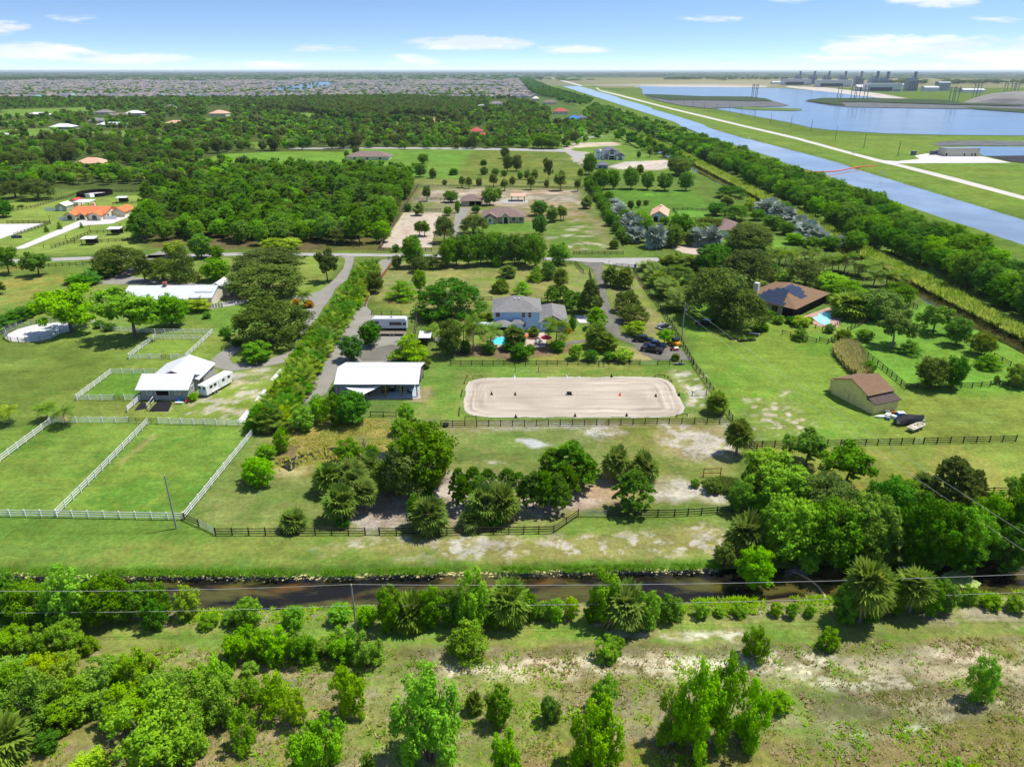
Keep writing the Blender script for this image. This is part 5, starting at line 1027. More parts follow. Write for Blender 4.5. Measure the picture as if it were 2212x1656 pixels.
woods('bank_tree', 'leafy tree', [(1150, 205), (1260, 232), (1280, 222), (1180, 190), (1140, 168), (1120, 168)], 24, [(1, 'round', 'deep', 10, 15, 14, 22)], 'at the far end of the wooded strip', 'far bank trees', 9, ind=False)
# dark belts of wood behind the suburb, out to the horizon
rg = random.Random(5)
for i in range(2600):
    y = 66 * math.exp(rg.uniform(math.log(78), math.log(420))) ; x = rg.uniform(-1.0, 1.0) * y * 1.05
    px = x / depth(x, y)
    if px > .1 and y < 9000 and rg.random() < .85: continue
    if px > .05 and y < 5200: continue
    REST.setdefault(('low', 'deep'), []).append((x, y, rg.uniform(9, 15), rg.uniform(40, 130)))
for i in range(2400):          # trees between the roofs of the suburb
    py = rg.uniform(166.5, 207) if i % 3 else rg.uniform(164, 175); px = rg.uniform(-100, 1125); x, y, _ = P(px, py)
    REST.setdefault(('low', 'mid'), []).append((x, y, rg.uniform(6, 10), rg.uniform(10, 22)))
for x0, x1, y in [(0, 200, 171.5), (0, 60, 173), (640, 1120, 166), (1880, 2000, 181), (2040, 2212, 181), (1440, 1700, 172)]:
    for i in range(60):
        x, yy, _ = P(rg.uniform(x0, x1), y + rg.uniform(-.8, .8)); REST.setdefault(('low', 'dark'), []).append((x, yy, rg.uniform(14, 24), rg.uniform(25, 60)))
for (kd, lf), lst in REST.items():
    scatter('distant_woods', [(a, b, 0) for a, b, _, _ in lst], [(w, w, h) for _, _, h, w in lst], low(kd, lf), f"{TONE[lf]} mass of distant woods beyond the fields")
# ---------------------------------------------------------------- low growth: tufts, reeds, weeds (nobody could count these)
def tufts(name, pts, h, w, leafm, label, blades=5, seed=1):
    rng = np.random.default_rng(seed); n = len(pts); pts = np.array(pts); V = []; T = []
    for b in range(blades):
        a = rng.uniform(0, 2 * np.pi, n); hh = h * rng.uniform(.5, 1.2, n); ww = w * rng.uniform(.6, 1.3, n); lx, ly = np.cos(a), np.sin(a); r = ww * rng.uniform(.1, .5, n)
        bx, by = pts[:, 0] + lx * r * .6, pts[:, 1] + ly * r * .6; z0 = pts[:, 2] - .08
        q = .22 * ww
        V.append(np.stack([np.stack([bx - ly * q, by + lx * q, z0], -1), np.stack([bx + ly * q, by - lx * q, z0], -1), np.stack([bx + lx * ww * .7, by + ly * ww * .7, z0 + hh], -1)], 1)); T.append(rng.uniform(0, 1, n))
    V = np.concatenate(V).reshape(-1, 3); T = np.concatenate(T); nf = len(T)
    me = bpy.data.meshes.new(name); me.vertices.add(len(V)); me.vertices.foreach_set('co', V.astype(np.float32).ravel()); me.loops.add(3 * nf); me.loops.foreach_set('vertex_index', np.arange(3 * nf, dtype=np.int32))
    me.polygons.add(nf); me.polygons.foreach_set('loop_start', (np.arange(nf) * 3).astype(np.int32)); me.polygons.foreach_set('loop_total', np.full(nf, 3, np.int32)); me.update(calc_edges=True)
    at = me.attributes.new('tone', 'FLOAT', 'FACE'); at.data.foreach_set('value', T.astype(np.float32)); me.materials.append(leafm); return tag(link(name, me), label, kind='stuff')
def rnd(poly, n, seed, dens=None):
    rng = np.random.default_rng(seed); xs = [p[0] for p in poly]; ys = [p[1] for p in poly]; X = rng.uniform(min(xs), max(xs), n * 3); Y = rng.uniform(min(ys), max(ys), n * 3)
    k = sdist(X, Y, poly) > 0
    if dens: k &= rng.uniform(0, 1, n * 3) < dens(X, Y)
    X, Y = X[k][:n], Y[k][:n]; return np.stack([X, Y, np.zeros(len(X))], -1)
LF['straw'] = leaf_mat('dry_grass', L(168, 152, 104), L(214, 198, 150), .4); LF['olive'] = leaf_mat('olive_grass', L(122, 132, 52), L(158, 160, 78), .4); LF['reed'] = leaf_mat('reeds', L(118, 154, 40), L(176, 196, 74), .4)
SCR = PV([(-500, 1405), (300, 1402), (1100, 1402), (1700, 1394), (2212, 1372), (2700, 1370), (2700, 1720), (-500, 1720)])
cl = lambda s, lo, hi: (lambda X, Y: smooth(lo, hi, fbm(X, Y, 3.2, s, 4, .65)))
tufts('dry_grass', rnd(SCR, 8000, 1, cl(71, .35, .6)), .3, .4, LF['straw'], 'dry straw coloured grass on the scrub land', 4, 1)
tufts('rough_grass', rnd(SCR, 5000, 2, cl(72, .42, .62)), .4, .4, LF['olive'], 'olive rough grass on the scrub land', 4, 2)
tufts('weeds', rnd(SCR, 5000, 3, cl(73, .5, .68)), .4, .5, LF['scrub'], 'green weeds scattered over the scrub land', 5, 3)
BANKN = PV([(-500, 1224), (600, 1231), (1000, 1225), (1560, 1216), (1560, 1230), (1000, 1240), (600, 1246), (-500, 1240)])
tufts('bank_grass', rnd(BANKN, 4000, 4, cl(78, .3, .6)), .3, .4, LF['mid'], 'bright fringe of grass along the far canal bank', 4, 4)
BANKS = PV([(-500, 1312), (450, 1316), (1200, 1300), (2500, 1270), (2500, 1300), (1700, 1325), (450, 1345), (-500, 1350)])
tufts('bank_weeds', rnd(BANKS, 5000, 5, cl(77, .35, .6)), .38, .5, LF['scrub'], 'bright weeds and reeds along the near canal bank', 5, 5)
REED = PV([(1300, 262), (1345, 278), (1400, 298), (1470, 326), (1550, 368), (1650, 418), (1760, 476), (1860, 530), (1960, 582), (2080, 640), (2212, 712), (2400, 810), (2400, 860), (2212, 734), (2080, 668), (1960, 604), (1860, 552), (1740, 484), (1640, 428), (1560, 386), (1440, 324), (1340, 282)])
rp = rnd(REED, 15000, 6); tufts('reed_bank', rp, 1.9, 1.3, LF['reed'], 'tall bright reeds and grass on the bank of the narrow ditch', 5, 6)
tufts('reed_weeds', rnd(REED, 2500, 7, cl(75, .5, .6)), 2.6, 1.6, LF['scrub'], 'pale shrubby weeds among the reeds', 6, 7)
RANK = PV([(610, 930), (700, 902), (830, 905), (850, 940), (880, 985), (700, 1020), (590, 1015), (600, 970)])
tufts('rank_grass', rnd(RANK, 1500, 8, cl(76, .42, .55)), .45, .5, leaf_mat('rank_grass', L(150, 164, 60), L(206, 202, 104), .4), 'rank yellow grass around the pond', 5, 8)
tufts('tall_grass', rnd(QG('d', [(900, 830), (960, 790), (1040, 800), (1080, 860), (1110, 940), (1140, 990), (1060, 1010), (990, 960), (930, 890)]), 1400, 9), 2.0, 1.3, leaf_mat('tall_grass', L(160, 162, 80), L(206, 200, 128), .35), 'tall pale ornamental grass behind the yellow shed', 6, 9)
tufts('garden_weeds', rnd(QG('j', [(200, 460), (330, 430), (440, 450), (430, 520), (330, 540), (220, 500)]), 900, 10), .6, .5, LF['grey'], 'grey green weeds in the sandy vegetable patch', 5, 10)
# scum and lily pads floating on the dark canal
def flakes(name, pts, r0, r1, m, label, z, seed):
    rg_ = random.Random(seed); mb = MB()
    for x, y in pts:
        r = rg_.uniform(r0, r1); n = 7; a0 = rg_.uniform(0, 6); mb.add([(x, y, z + .02)] + [(x + r * rg_.uniform(.6, 1.1) * math.cos(a0 + k * .898), y + r * rg_.uniform(.5, .9) * math.sin(a0 + k * .898), z) for k in range(n)], [(0, 1 + k, 1 + (k + 1) % n) for k in range(n)])
    return tag(mb.build(name, m), label, kind='stuff')
rng = random.Random(3); ln = PV([(0, 1238), (200, 1242), (400, 1246), (700, 1245), (1000, 1239), (1300, 1234), (1550, 1230)], -.9)
pts = []
for i in range(1500):
    k = rng.randrange(len(ln) - 1); f = rng.random(); a, b = ln[k], ln[k + 1]; pts.append((a[0] + (b[0] - a[0]) * f, a[1] + (b[1] - a[1]) * f + .5 - abs(rng.gauss(0, .6))))
flakes('floating_scum', pts, .05, .27, mat('pale_scum', L(176, 168, 112), .8, .2, 2), 'pale scum floating along the canal edge', -.87, 1)
lil = QG('m', [(1690, 60), (1740, 20), (1790, 10), (1850, 30), (1900, 60), (1940, 100), (1900, 130), (1830, 120), (1750, 110)], -.9)
flakes('lily_pads', [tuple(p[:2]) for p in rnd(lil, 300, 12)], .18, .36, mat('lily_pad', L(140, 160, 84), .5, .2, 2), 'patch of pale lily pads on the dark canal', -.86, 2)
sc = QG('m', [(780, 40), (860, 70), (930, 120), (975, 190), (980, 230), (800, 230), (560, 225), (600, 200), (720, 185), (840, 180), (870, 150), (830, 100), (790, 80)], -.9)
sheet('algae_mat', sc, -.86, surf_mat('algae_mat', A(112, 104, 64), .2, .6), 'brown algae held back by the canal boom', 'stuff', .2, .8)
# ---------------------------------------------------------------- building kit
_ZS.update({'n': (100, 520, 5.027), 'o': (340, 980, 6.144), 'p': (920, 860, 6.134), 'q': (1360, 800, 7.373), 'r': (1740, 880, 9.74), 's': (2100, 770, 6.9125), 't': (2340, 1050, 7.373), 'u': (380, 770, 7.373),
            'w': (1640, 390, 8.508), 'x': (1780, 560, 5.821), 'y': (2560, 390, 6.806), 'z': (2180, 180, 3.1376), 'A': (1290, 520, 9.617)})
WHITEM = mat('white_metal_roof', (.6, .6, .59), .45, .05, .5, .4, 0, 0, 5, 0, .45, (.47, .47, .45), (.3, 1.6, 1)); GREYM = mat('grey_metal_roof', L(196, 200, 206), .35, .04, .5, .4, 0, 0, 4, 0, .25, L(150, 152, 156)); WHITEP = mat('white_paint', (.74, .74, .72), .5, .04, 1.5); CREAM = mat('cream_stucco', L(214, 206, 182), .8, .05, .8)
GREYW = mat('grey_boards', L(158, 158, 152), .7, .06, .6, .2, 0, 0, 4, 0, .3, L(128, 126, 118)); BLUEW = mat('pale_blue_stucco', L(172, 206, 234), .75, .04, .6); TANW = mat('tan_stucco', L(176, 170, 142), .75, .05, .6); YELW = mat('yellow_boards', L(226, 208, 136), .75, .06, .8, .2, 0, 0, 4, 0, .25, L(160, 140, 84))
GSHING = mat('grey_shingles', L(124, 122, 120), .9, .12, 1.2, .1, 0, .02, 6, 0, .55, L(104, 102, 100), (.25, .25, .12)); BSHING = mat('brown_shingles', L(122, 98, 76), .9, .12, 1.5, .1, 0, .02, 6, 0, .4, L(96, 78, 62)); MSHING = mat('mauve_shingles', L(124, 106, 98), .9, .12, 1.2, .1, 0, .02, 6, 0, .4, L(92, 80, 74))
DSHING = mat('dark_shingles', L(84, 72, 66), .9, .12, 1.5, .1, 0, .02, 6, 0, .5, L(110, 102, 96)); OTILE = mat('orange_tiles', L(206, 116, 70), .75, .14, 2.5, .2, 0, .03, 5, 0, .4, L(170, 88, 54)); PTILE = mat('pink_tiles', L(204, 158, 132), .75, .1, 1.5, .2); SLATE = mat('slate_tiles', L(92, 94, 104), .6, .08, 1, .3)
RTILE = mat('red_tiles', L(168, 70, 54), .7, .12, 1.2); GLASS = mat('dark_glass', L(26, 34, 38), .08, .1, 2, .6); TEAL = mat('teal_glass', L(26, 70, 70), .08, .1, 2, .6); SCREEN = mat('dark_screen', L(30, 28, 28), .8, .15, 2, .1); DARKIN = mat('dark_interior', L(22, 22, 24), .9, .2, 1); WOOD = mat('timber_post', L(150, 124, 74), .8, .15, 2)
DWOOD = mat('dark_fence_board', L(58, 52, 46), .8, .2, 2.5, .15, 0, 0, 4, .2); BWOOD = mat('black_fence_board', L(40, 40, 40), .75, .15, 2, .2, 0, 0, 4, .15); GWOOD = mat('weathered_board', L(128, 116, 102), .85, .2, 2, .1, 0, 0, 4, .15); RUSTW = mat('rusty_board', L(146, 84, 52), .85, .2, 2, .1, 0, 0, 4, .15)
WVIN = mat('white_vinyl_rail', (.76, .76, .74), .45, .04, 2, .35); GALV = mat('galvanised_rail', L(150, 156, 156), .4, .1, 2, .5, .4); CONCP = mat('concrete_pole', L(150, 148, 142), .85, .1, 1.5); WPOLE = mat('wooden_pole', L(96, 84, 72), .9, .2, 1.5); WIREM = mat('wire', L(170, 168, 164), .5, .05, 1)
TYRE = mat('tyre', L(30, 30, 32), .85, .1, 3); RIM = mat('rim', L(190, 192, 194), .3, .05, 3, .5, .6); BLACKP = mat('black_paint', L(16, 18, 24), .18, .05, 2, .6); NAVYP = mat('navy_paint', L(34, 48, 78), .2, .05, 2, .6); CHROME = mat('chrome', L(200, 202, 206), .2, .02, 1, .5, .9); REDP = mat('red_paint', L(176, 30, 34), .35, .05, 2); YELP = mat('yellow_paint', L(214, 158, 30), .4, .08, 2)
REDCL = mat('red_canvas', L(206, 36, 62), .8, .08, 2); ORGCL = mat('orange_canvas', L(226, 92, 58), .8, .08, 2); BLACKCL = mat('black_cover', L(30, 30, 34), .7, .2, 3, .2, 0, .03); BLUEPL = mat('blue_plastic', L(28, 110, 196), .4, .05, 2); WHITESH = mat('white_shade_cloth', (.8, .8, .8), .7, .02, 1); GREYT = mat('grey_tarp', L(120, 134, 140), .6, .15, 2)
POOLW = water_mat('pool_water', L(70, 190, 206), .05, .02, 3.0); POOLW2 = water_mat('pale_pool_water', L(130, 212, 208), .05, .02, 3.0)
SOLAR = mat('solar_panel', L(40, 48, 66), .25, .06, 1, .6)

def roof_hip(mb, x0, y0, x1, y1, z, rise, ov=.5, th=.18, mi=0):
    x0 -= ov; y0 -= ov; x1 += ov; y1 += ov; w, d = x1 - x0, y1 - y0
    if w >= d: a, b = (x0 + d / 2, (y0 + y1) / 2), (x1 - d / 2, (y0 + y1) / 2)
    else: a, b = ((x0 + x1) / 2, y0 + w / 2), ((x0 + x1) / 2, y1 - w / 2)
    v = [(x0, y0, z), (x1, y0, z), (x1, y1, z), (x0, y1, z), (x0, y0, z - th), (x1, y0, z - th), (x1, y1, z - th), (x0, y1, z - th), (*a, z + rise), (*b, z + rise)]
    f = [(0, 1, 9, 8), (1, 2, 9), (2, 3, 8, 9), (3, 0, 8)] if w >= d else [(0, 1, 8), (1, 2, 9, 8), (2, 3, 9), (3, 0, 8, 9)]
    mb.add(v, f, mi); mb.add(v, [(0, 4, 5, 1), (1, 5, 6, 2), (2, 6, 7, 3), (3, 7, 4, 0), (4, 7, 6, 5)], mi + 1 if mi == 0 else mi); return mb
def roof_gable(mb, x0, y0, x1, y1, z, rise, axis='x', ov=.5, th=.18, mi=0):
    if axis == 'x':
        x0 -= ov; x1 += ov; m = (y0 + y1) / 2; s = rise / ((y1 - y0) / 2); z0 = z - s * ov
        mb.xprism([(y0 - ov, z0), (m, z + rise), (y1 + ov, z0), (y1 + ov, z0 - th), (m, z + rise - th * 1.15), (y0 - ov, z0 - th)], x0, x1, mi)
    else:
        y0 -= ov; y1 += ov; m = (x0 + x1) / 2; s = rise / ((x1 - x0) / 2); z0 = z - s * ov
        mb.yprism([(x0 - ov, z0), (m, z + rise), (x1 + ov, z0), (x1 + ov, z0 - th), (m, z + rise - th * 1.15), (x0 - ov, z0 - th)], y0, y1, mi)
    return mb
def gable_wall(mb, x0, y0, x1, y1, z, rise, axis='x', mi=0):
    if axis == 'x': return mb.xprism([(y0, 0), (y1, 0), (y1, z), ((y0 + y1) / 2, z + rise), (y0, z)], x0, x1, mi)
    return mb.yprism([(x0, 0), (x1, 0), (x1, z), ((x0 + x1) / 2, z + rise), (x0, z)], y0, y1, mi)
def onface(f, a, d, z0, z1, w, o0, o1):
    """box on a wall: f is the side it faces (s n e w), a the middle along the wall, d the wall plane, from o0 to o1 outwards"""
    h = w / 2
    return {'s': (a - h, d - o1, z0, a + h, d - o0, z1), 'n': (a - h, d + o0, z0, a + h, d + o1, z1), 'e': (d + o0, a - h, z0, d + o1, a + h, z1), 'w': (d - o1, a - h, z0, d - o0, a + h, z1)}[f]
def window(root, f, a, d, z0, w, h, fm=None, pm=None, cross=True):
    fm = fm or WHITEP; pm = pm or GLASS; mb = MB(); t = min(.12, w * .12)
    for q in ((a, z0 - t, z0, w + 2 * t), (a, z0 + h, z0 + h + t, w + 2 * t)): mb.box(*onface(f, q[0], d, q[1], q[2], q[3], 0, .09))
    for sg in (-1, 1): mb.box(*onface(f, a + sg * (w / 2 + t / 2), d, z0, z0 + h, t, 0, .09))
    if cross: mb.box(*onface(f, a, d, z0 + h * .48, z0 + h * .53, w, .04, .07))
    o = mb.build('window', fm, root); MB().box(*onface(f, a, d, z0, z0 + h, w, .005, .035)).build('pane', pm, o); return o
def door(root, f, a, d, w, h, m, fm=None, name='door'):
    fm = fm or WHITEP; mb = MB(); t = .1
    mb.box(*onface(f, a, d, h, h + t, w + 2 * t, 0, .1))
    for sg in (-1, 1): mb.box(*onface(f, a + sg * (w / 2 + t / 2), d, 0, h, t, 0, .1))
    o = mb.build('door_frame' if name == 'door' else name + '_frame', fm, root); MB().box(*onface(f, a, d, 0.02, h, w, .005, .05)).build(name, m, o); return o
def bld(name, x, y, label, cat='house', rz=0, group=None): return empty(name, (x, y, 0), rz, label, cat, group)

def seams(parent, x0, x1, y0, z0, y1, z1, n, m=None):
    """raised ribs running up a roof slope"""
    mb = MB()
    for i in range(n):
        x = x0 + (x1 - x0) * (i + .5) / n; mb.add([(x - .03, y0, z0), (x + .03, y0, z0), (x + .03, y1, z1), (x - .03, y1, z1), (x - .02, y0, z0 + .06), (x + .02, y0, z0 + .06), (x + .02, y1, z1 + .06), (x - .02, y1, z1 + .06)], [(4, 5, 6, 7), (0, 4, 7, 3), (1, 2, 6, 5), (0, 1, 5, 4), (3, 7, 6, 2)])
    tag(mb.build('roof_rib', m or GREYM, parent), kind='stuff')
# ---------------------------------------------------------------- the white roofed horse barn
r = bld('horse_barn', -81, 140.6, 'grey boarded horse barn with white metal roofs and open double door', 'barn')
gable_wall(MB(), 0, 0, 10.2, 7.0, 3.0, 1.7, 'x').build('front_wall', GREYW, r)
rf = roof_gable(MB(), 0, 0, 10.2, 7.0, 3.05, 1.75, 'x', .7).build('front_roof', WHITEM, r); seams(rf, -.7, 10.9, -.7, 2.7, 3.5, 4.8, 12)
gable_wall(MB(), .3, 7.01, 11, 13.4, 3.2, 2.0, 'y').build('rear_wall', GREYW, r)
roof_gable(MB(), .3, 4.3, 11, 13.4, 3.25, 2.05, 'y', .35).build('rear_roof', WHITEM, r)
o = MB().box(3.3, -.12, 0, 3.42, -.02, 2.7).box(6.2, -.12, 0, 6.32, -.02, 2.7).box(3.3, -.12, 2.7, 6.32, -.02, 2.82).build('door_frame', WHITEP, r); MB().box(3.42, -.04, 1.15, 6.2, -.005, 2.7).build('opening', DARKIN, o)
for x0 in (3.45, 4.84): MB().box(x0, -.1, .05, x0 + 1.33, -.02, 1.15).build('stable_door', GREYW, r)
for xw in (1.9, 8.1):
    m = MB(); m.box(xw - .6, -.07, 1.25, xw + .6, -.01, 1.35).box(xw - .6, -.07, 2.35, xw + .6, -.01, 2.45).box(xw - .6, -.07, 1.35, xw - .5, -.01, 2.35).box(xw + .5, -.07, 1.35, xw + .6, -.01, 2.35)
    m.add([(xw - .5, -.06, 2.35), (xw - .38, -.06, 2.35), (xw + .5, -.06, 1.35), (xw + .38, -.06, 1.35)], [(0, 1, 2, 3)]); h = m.build('hatch', WHITEP, r); MB().box(xw - .5, -.03, 1.35, xw + .5, -.006, 2.35).build('hatch_panel', GREYW, h)
window(r, 'e', 2.5, 10.2, 1.3, .9, .9); window(r, 'e', 5.4, 10.2, 1.3, .9, .9); door(r, 'e', 9.5, 11, 2.4, 2.5, GREYW)
# horse trailer
def wheel(parent, x, y, z, r_, w, axis='x', name='wheel'):
    o = MB().wheel(x, y, z, r_, w, axis).build(name, TYRE, parent, smooth=True); s = -1 if (x if axis == 'x' else y) < 0 else 1
    MB().wheel(x + (s * w * .3 if axis == 'x' else 0), y + (0 if axis == 'x' else s * w * .3), z, r_ * .6, w * .5, axis).build('rim', RIM, o, smooth=True); return o
def profile_body(pts, w, taper=.12, zt=1.0, m=BLACKP, name='body', parent=None, bev=.06):
    """side outline (y, z) pulled across the width, narrower above zt"""
    n = len(pts); V = []
    for s in (-1, 1):
        for y, z in pts: V.append((s * (w / 2 - (taper if z > zt else 0)), y, z))
    mb = MB(); mb.add(V, [tuple(range(n - 1, -1, -1)), tuple(range(n, 2 * n))] + [(i, (i + 1) % n, n + (i + 1) % n, n + i) for i in range(n)]); return mb.build(name, m, parent, bevel=bev)
r = bld('horse_trailer', -68.1, 142.0, 'long white horse trailer parked beside the white roofed barn', 'trailer', R(-19))
profile_body([(0, .55), (8.2, .55), (8.2, 1.2), (9.0, 1.4), (9.0, 2.75), (8.6, 2.85), (0, 2.85)], 2.3, .1, 2.8, WHITEP, 'body', r)
for sx in (-1, 1):
    for y in (1.6, 2.9, 5.6, 7.4): MB().cbox(sx * 1.152, y, 2.1, .03, .8, .55).build('window', GLASS, r)
    MB().cbox(sx * 1.153, 4.5, 1.6, .03, .9, 1.9).build('side_door', GREYT if 0 else WHITEP, r)
    for y in (2.3, 3.2): wheel(r, sx * 1.05, y, .38, .38, .26)
    MB().cbox(sx * 1.2, 2.75, .82, .2, 2.2, .1).build('mudguard', WHITEP, r)
for x in (-.6, .6): MB().cbox(x, -.02, 2.2, .6, .04, .5).build('rear_window', GLASS, r)
MB().cbox(0, -.015, 1.2, 2.0, .03, 1.2).build('ramp', mat('pale_blue_ramp', L(196, 212, 220), .5), r)
MB().tube([(0, 9, .8), (0, 10.2, .6)], .08, 6).build('tow_bar', GALV, r)
def bench_at(x, y, lab, m, name='bench', rz=0):
    r = bld(name, x, y, lab, 'bench', rz); MB().box(-.9, -.22, .42, .9, .22, .5).build('seat', m, r)
    for q in (-.7, .7): MB().box(q - .08, -.2, 0, q + .08, .2, .42).build('leg', m, r)
bench_at(-71.9, 138.5, 'white bench on the grass before the grey barn', WHITEP)
r = bld('garden_chair', -72.3, 139.4, 'blue garden chair behind the white bench', 'chair'); MB().box(-.3, -.3, .38, .3, .3, .45).build('seat', BLUEPL, r); MB().box(-.3, .25, .45, .3, .33, 1.0).build('backrest', BLUEPL, r)
for a in (-.25, .25):
    for b in (-.25, .25): MB().cbox(a, b, .19, .05, .05, .38).build('leg', BLUEPL, r)
r = bld('wheelbarrow', -70.4, 139.2, 'red wheelbarrow by the corner of the grey barn', 'wheelbarrow'); MB().add([(-.3, -.45, .35), (.3, -.45, .35), (.4, .5, .6), (-.4, .5, .6), (-.2, -.2, .15), (.2, -.2, .15), (.2, .3, .2), (-.2, .3, .2)], [(4, 5, 6, 7), (0, 1, 5, 4), (1, 2, 6, 5), (2, 3, 7, 6), (3, 0, 4, 7)]).build('tray', REDP, r); MB().wheel(0, -.6, .2, .2, .1).build('wheel', TYRE, r)
for s in (-.3, .3): MB().tube([(s, 1.1, .6), (s * .6, -.5, .2)], .025, 5).build('handle', GWOOD, r)
# ---------------------------------------------------------------- the open pole barn
r = bld('pole_barn', -38.3, 142.2, 'open pole barn with white metal roof on timber posts', 'barn')
m = MB(); m.xprism([(-1.1, 3.55), (3.9, 5.6), (11.1, 3.75), (11.1, 3.6), (3.9, 5.42), (-1.1, 3.38)], -.5, 18.0); rf = m.build('roof', WHITEM, r); seams(rf, -.5, 18, -1.1, 3.55, 3.75, 5.54, 20); seams(rf, -.5, 18, 11.1, 3.75, 4.05, 5.54, 20)
MB().xprism([(3.75, 5.6), (3.9, 5.68), (4.05, 5.6)], -.5, 18.02).build('ridge_cap', WHITEP, rf)
for i in range(6):
    x = .15 + i * 3.44
    for y in (0, 10.4): MB().box(x - .12, y - .12, 0, x + .12, y + .12, 3.7 if y == 0 else 3.55).build('post', WOOD, r)
    MB().box(x - .05, .2, 3.35, x + .05, 10.2, 3.5).build('tie_beam', WOOD, r)
MB().box(-.05, 10.55, .1, 17.6, 10.62, 3.4).build('rear_wall', GWOOD, r); MB().box(17.52, 5.5, 1.2, 17.58, 10.4, 3.3).build('side_wall', GWOOD, r)
MB().box(10.6, -.3, .07, 17.2, 7.5, .13).build('gym_mat', mat('grey_mats', L(150, 166, 178), .8, .05), r)
r = bld('shade_sail', -36, 140.2, 'white triangular shade sail before the open pole barn', 'shade sail')
m = MB(); A_, B_, C_ = Vector((-.6, 1.0, 2.9)), Vector((7.4, 1.6, 2.9)), Vector((3.6, -1.7, 2.1)); n = 8; idx = {}
for i in range(n + 1):
    for j in range(n + 1 - i):
        a, b = i / n, j / n; c = 1 - a - b; p = A_ * a + B_ * b + C_ * c; pull = 27 * a * b * c; e = 4 * (a * b + b * c + a * c) / 1.33; ctr = (A_ + B_ + C_) / 3
        p = p.lerp(ctr, .13 * e * (1 - pull)); p.z -= .35 * e * .5; idx[i, j] = len(m.v); m.v.append(tuple(p))
for i in range(n):
    for j in range(n - i):
        m.f.append((idx[i, j], idx[i + 1, j], idx[i, j + 1])); m.m.append(0)
        if j < n - i - 1: m.f.append((idx[i + 1, j], idx[i + 1, j + 1], idx[i, j + 1])); m.m.append(0)
m.build('cloth', WHITESH, r)
MB().tube([(3.7, -1.85, 0), (3.7, -1.85, 2.2)], .06, 6).build('pole', RUSTW, r)
r = bld('golf_cart', -26.9, 145.6, 'dark utility cart with pale roof under the pole barn', 'utility cart'); MB().box(-.6, -1.2, .4, .6, 1.2, .85).build('body', BLACKP, r, bevel=.06); MB().box(-.6, -.8, 1.85, .6, .7, 1.93).build('roof', CREAM, r); MB().box(-.5, -.3, .85, .5, .2, 1.05).build('seat', CREAM, r)
for a in (-.55, .55):
    for b in (-.75, .65): MB().cbox(a, b, 1.35, .05, .05, 1.0).build('roof_post', BLACKP, r)
    for b in (-.8, .8): wheel(r, a, b, .28, .28, .2)
for i, (x, y, lab) in enumerate([(-24.6, 144.5, 'black weight bench near the right end of the open barn'), (-22.8, 144.0, 'black weight bench at the end post of the open barn'), (-28.4, 144.2, 'dark lounge chair beside the middle post of the open barn'), (-31.6, 143.6, 'dark lounge chair under the shade sail side of the open barn')]):
    r = bld('weight_bench' if i < 2 else 'lounge_chair', x, y, lab, 'bench' if i < 2 else 'chair', i); MB().box(-.2, -.6, .4, .2, .6, .5).build('seat', BLACKCL, r); MB().box(-.2, .5, .5, .2, .62, 1.1).build('backrest', BLACKCL, r); MB().cbox(0, -.5, .2, .4, .06, .4).build('leg', BLACKP, r); MB().cbox(0, .5, .2, .4, .06, .4).build('leg', BLACKP, r)
# ---------------------------------------------------------------- camper, flatbed, small shed
r = bld('camper_trailer', -38.9, 184.9, 'white and grey camper trailer with black stripe parked behind the round trees', 'camper')
CAMP = mat('camper_side', L(206, 212, 218), .3, .03, 1, .5)
MB().yprism([(0, 1.9), (.5, 1.55), (2.6, 1.4), (3.0, .7), (9.9, .7), (9.9, 3.45), (7, 3.6), (1.0, 3.75), (.3, 3.4)], 0, 2.5).build('body', CAMP, r, bevel=.08)
MB().box(.8, .05, 3.6, 9.7, 2.45, 3.78).build('roof', WHITEM, r, bevel=.05)
MB().yprism([(.6, 1.42), (2.5, 1.32), (3.0, .62), (9.85, .62), (9.85, 1.0), (3.3, 1.0), (2.8, 1.75), (.6, 1.85)], -.03, -.005).build('stripe', BLACKP, r)
for x0, x1, z0, z1 in ((5.2, 8.6, 1.9, 2.8), (8.9, 9.8, 1.9, 2.7), (.9, 2.3, 2.3, 3.0)): MB().box(x0, -.035, z0, x1, -.006, z1).build('window', GLASS, r)
for x, y in ((3, 1.2), (5.6, 1.2), (8.2, .8)): MB().box(x - .35, y - .3, 3.78, x + .35, y + .3, 3.9).build('roof_vent', GLASS if x == 5.6 else WHITEP, r)
for x in (6.6, 7.6):
    for y in (.1, 2.4): wheel(r, x, y - 0.0, .4, .4, .24, 'y')
MB().box(.9, .6, 0.06, 1.1, .8, 1.5).build('jack', GALV, r)
r = bld('flatbed_trailer', -36.0, 181.2, 'long flatbed trailer with pale deck beside the camper', 'trailer'); MB().box(0, 0, .62, 6.6, 2.2, .74).build('deck', GWOOD, r); MB().box(0, .05, .45, 6.6, 2.15, .62).build('frame', BLACKP, r)
for x in (3.0, 3.9):
    for y in (-.02, 2.2): wheel(r, x, y, .36, .36, .22, 'y')
MB().tube([(6.6, 1.1, .55), (7.8, 1.1, .55)], .07, 6).build('tow_bar', YELP, r)
r = bld('goat_shelter', -24.3, 174.3, 'small open sided shelter with pale metal roof by the feather palm', 'shed'); MB().xprism([(-.3, 2.2), (3.8, 2.75), (3.8, 2.68), (-.3, 2.12)], -.2, 3.1).build('roof', GREYM, r); MB().box(0, 3.2, 0, 2.9, 3.3, 2.6).build('rear_wall', GWOOD, r); MB().box(0, .1, 0, .08, 3.2, 2.2).build('side_wall', GWOOD, r)
for x in (.05, 2.8): MB().cbox(x, 0, 1.08, .1, .1, 2.16).build('post', GWOOD, r)
r = bld('play_tower', -18.6, 171.5, 'wooden play tower with grey roof near the shelter', 'play tower')
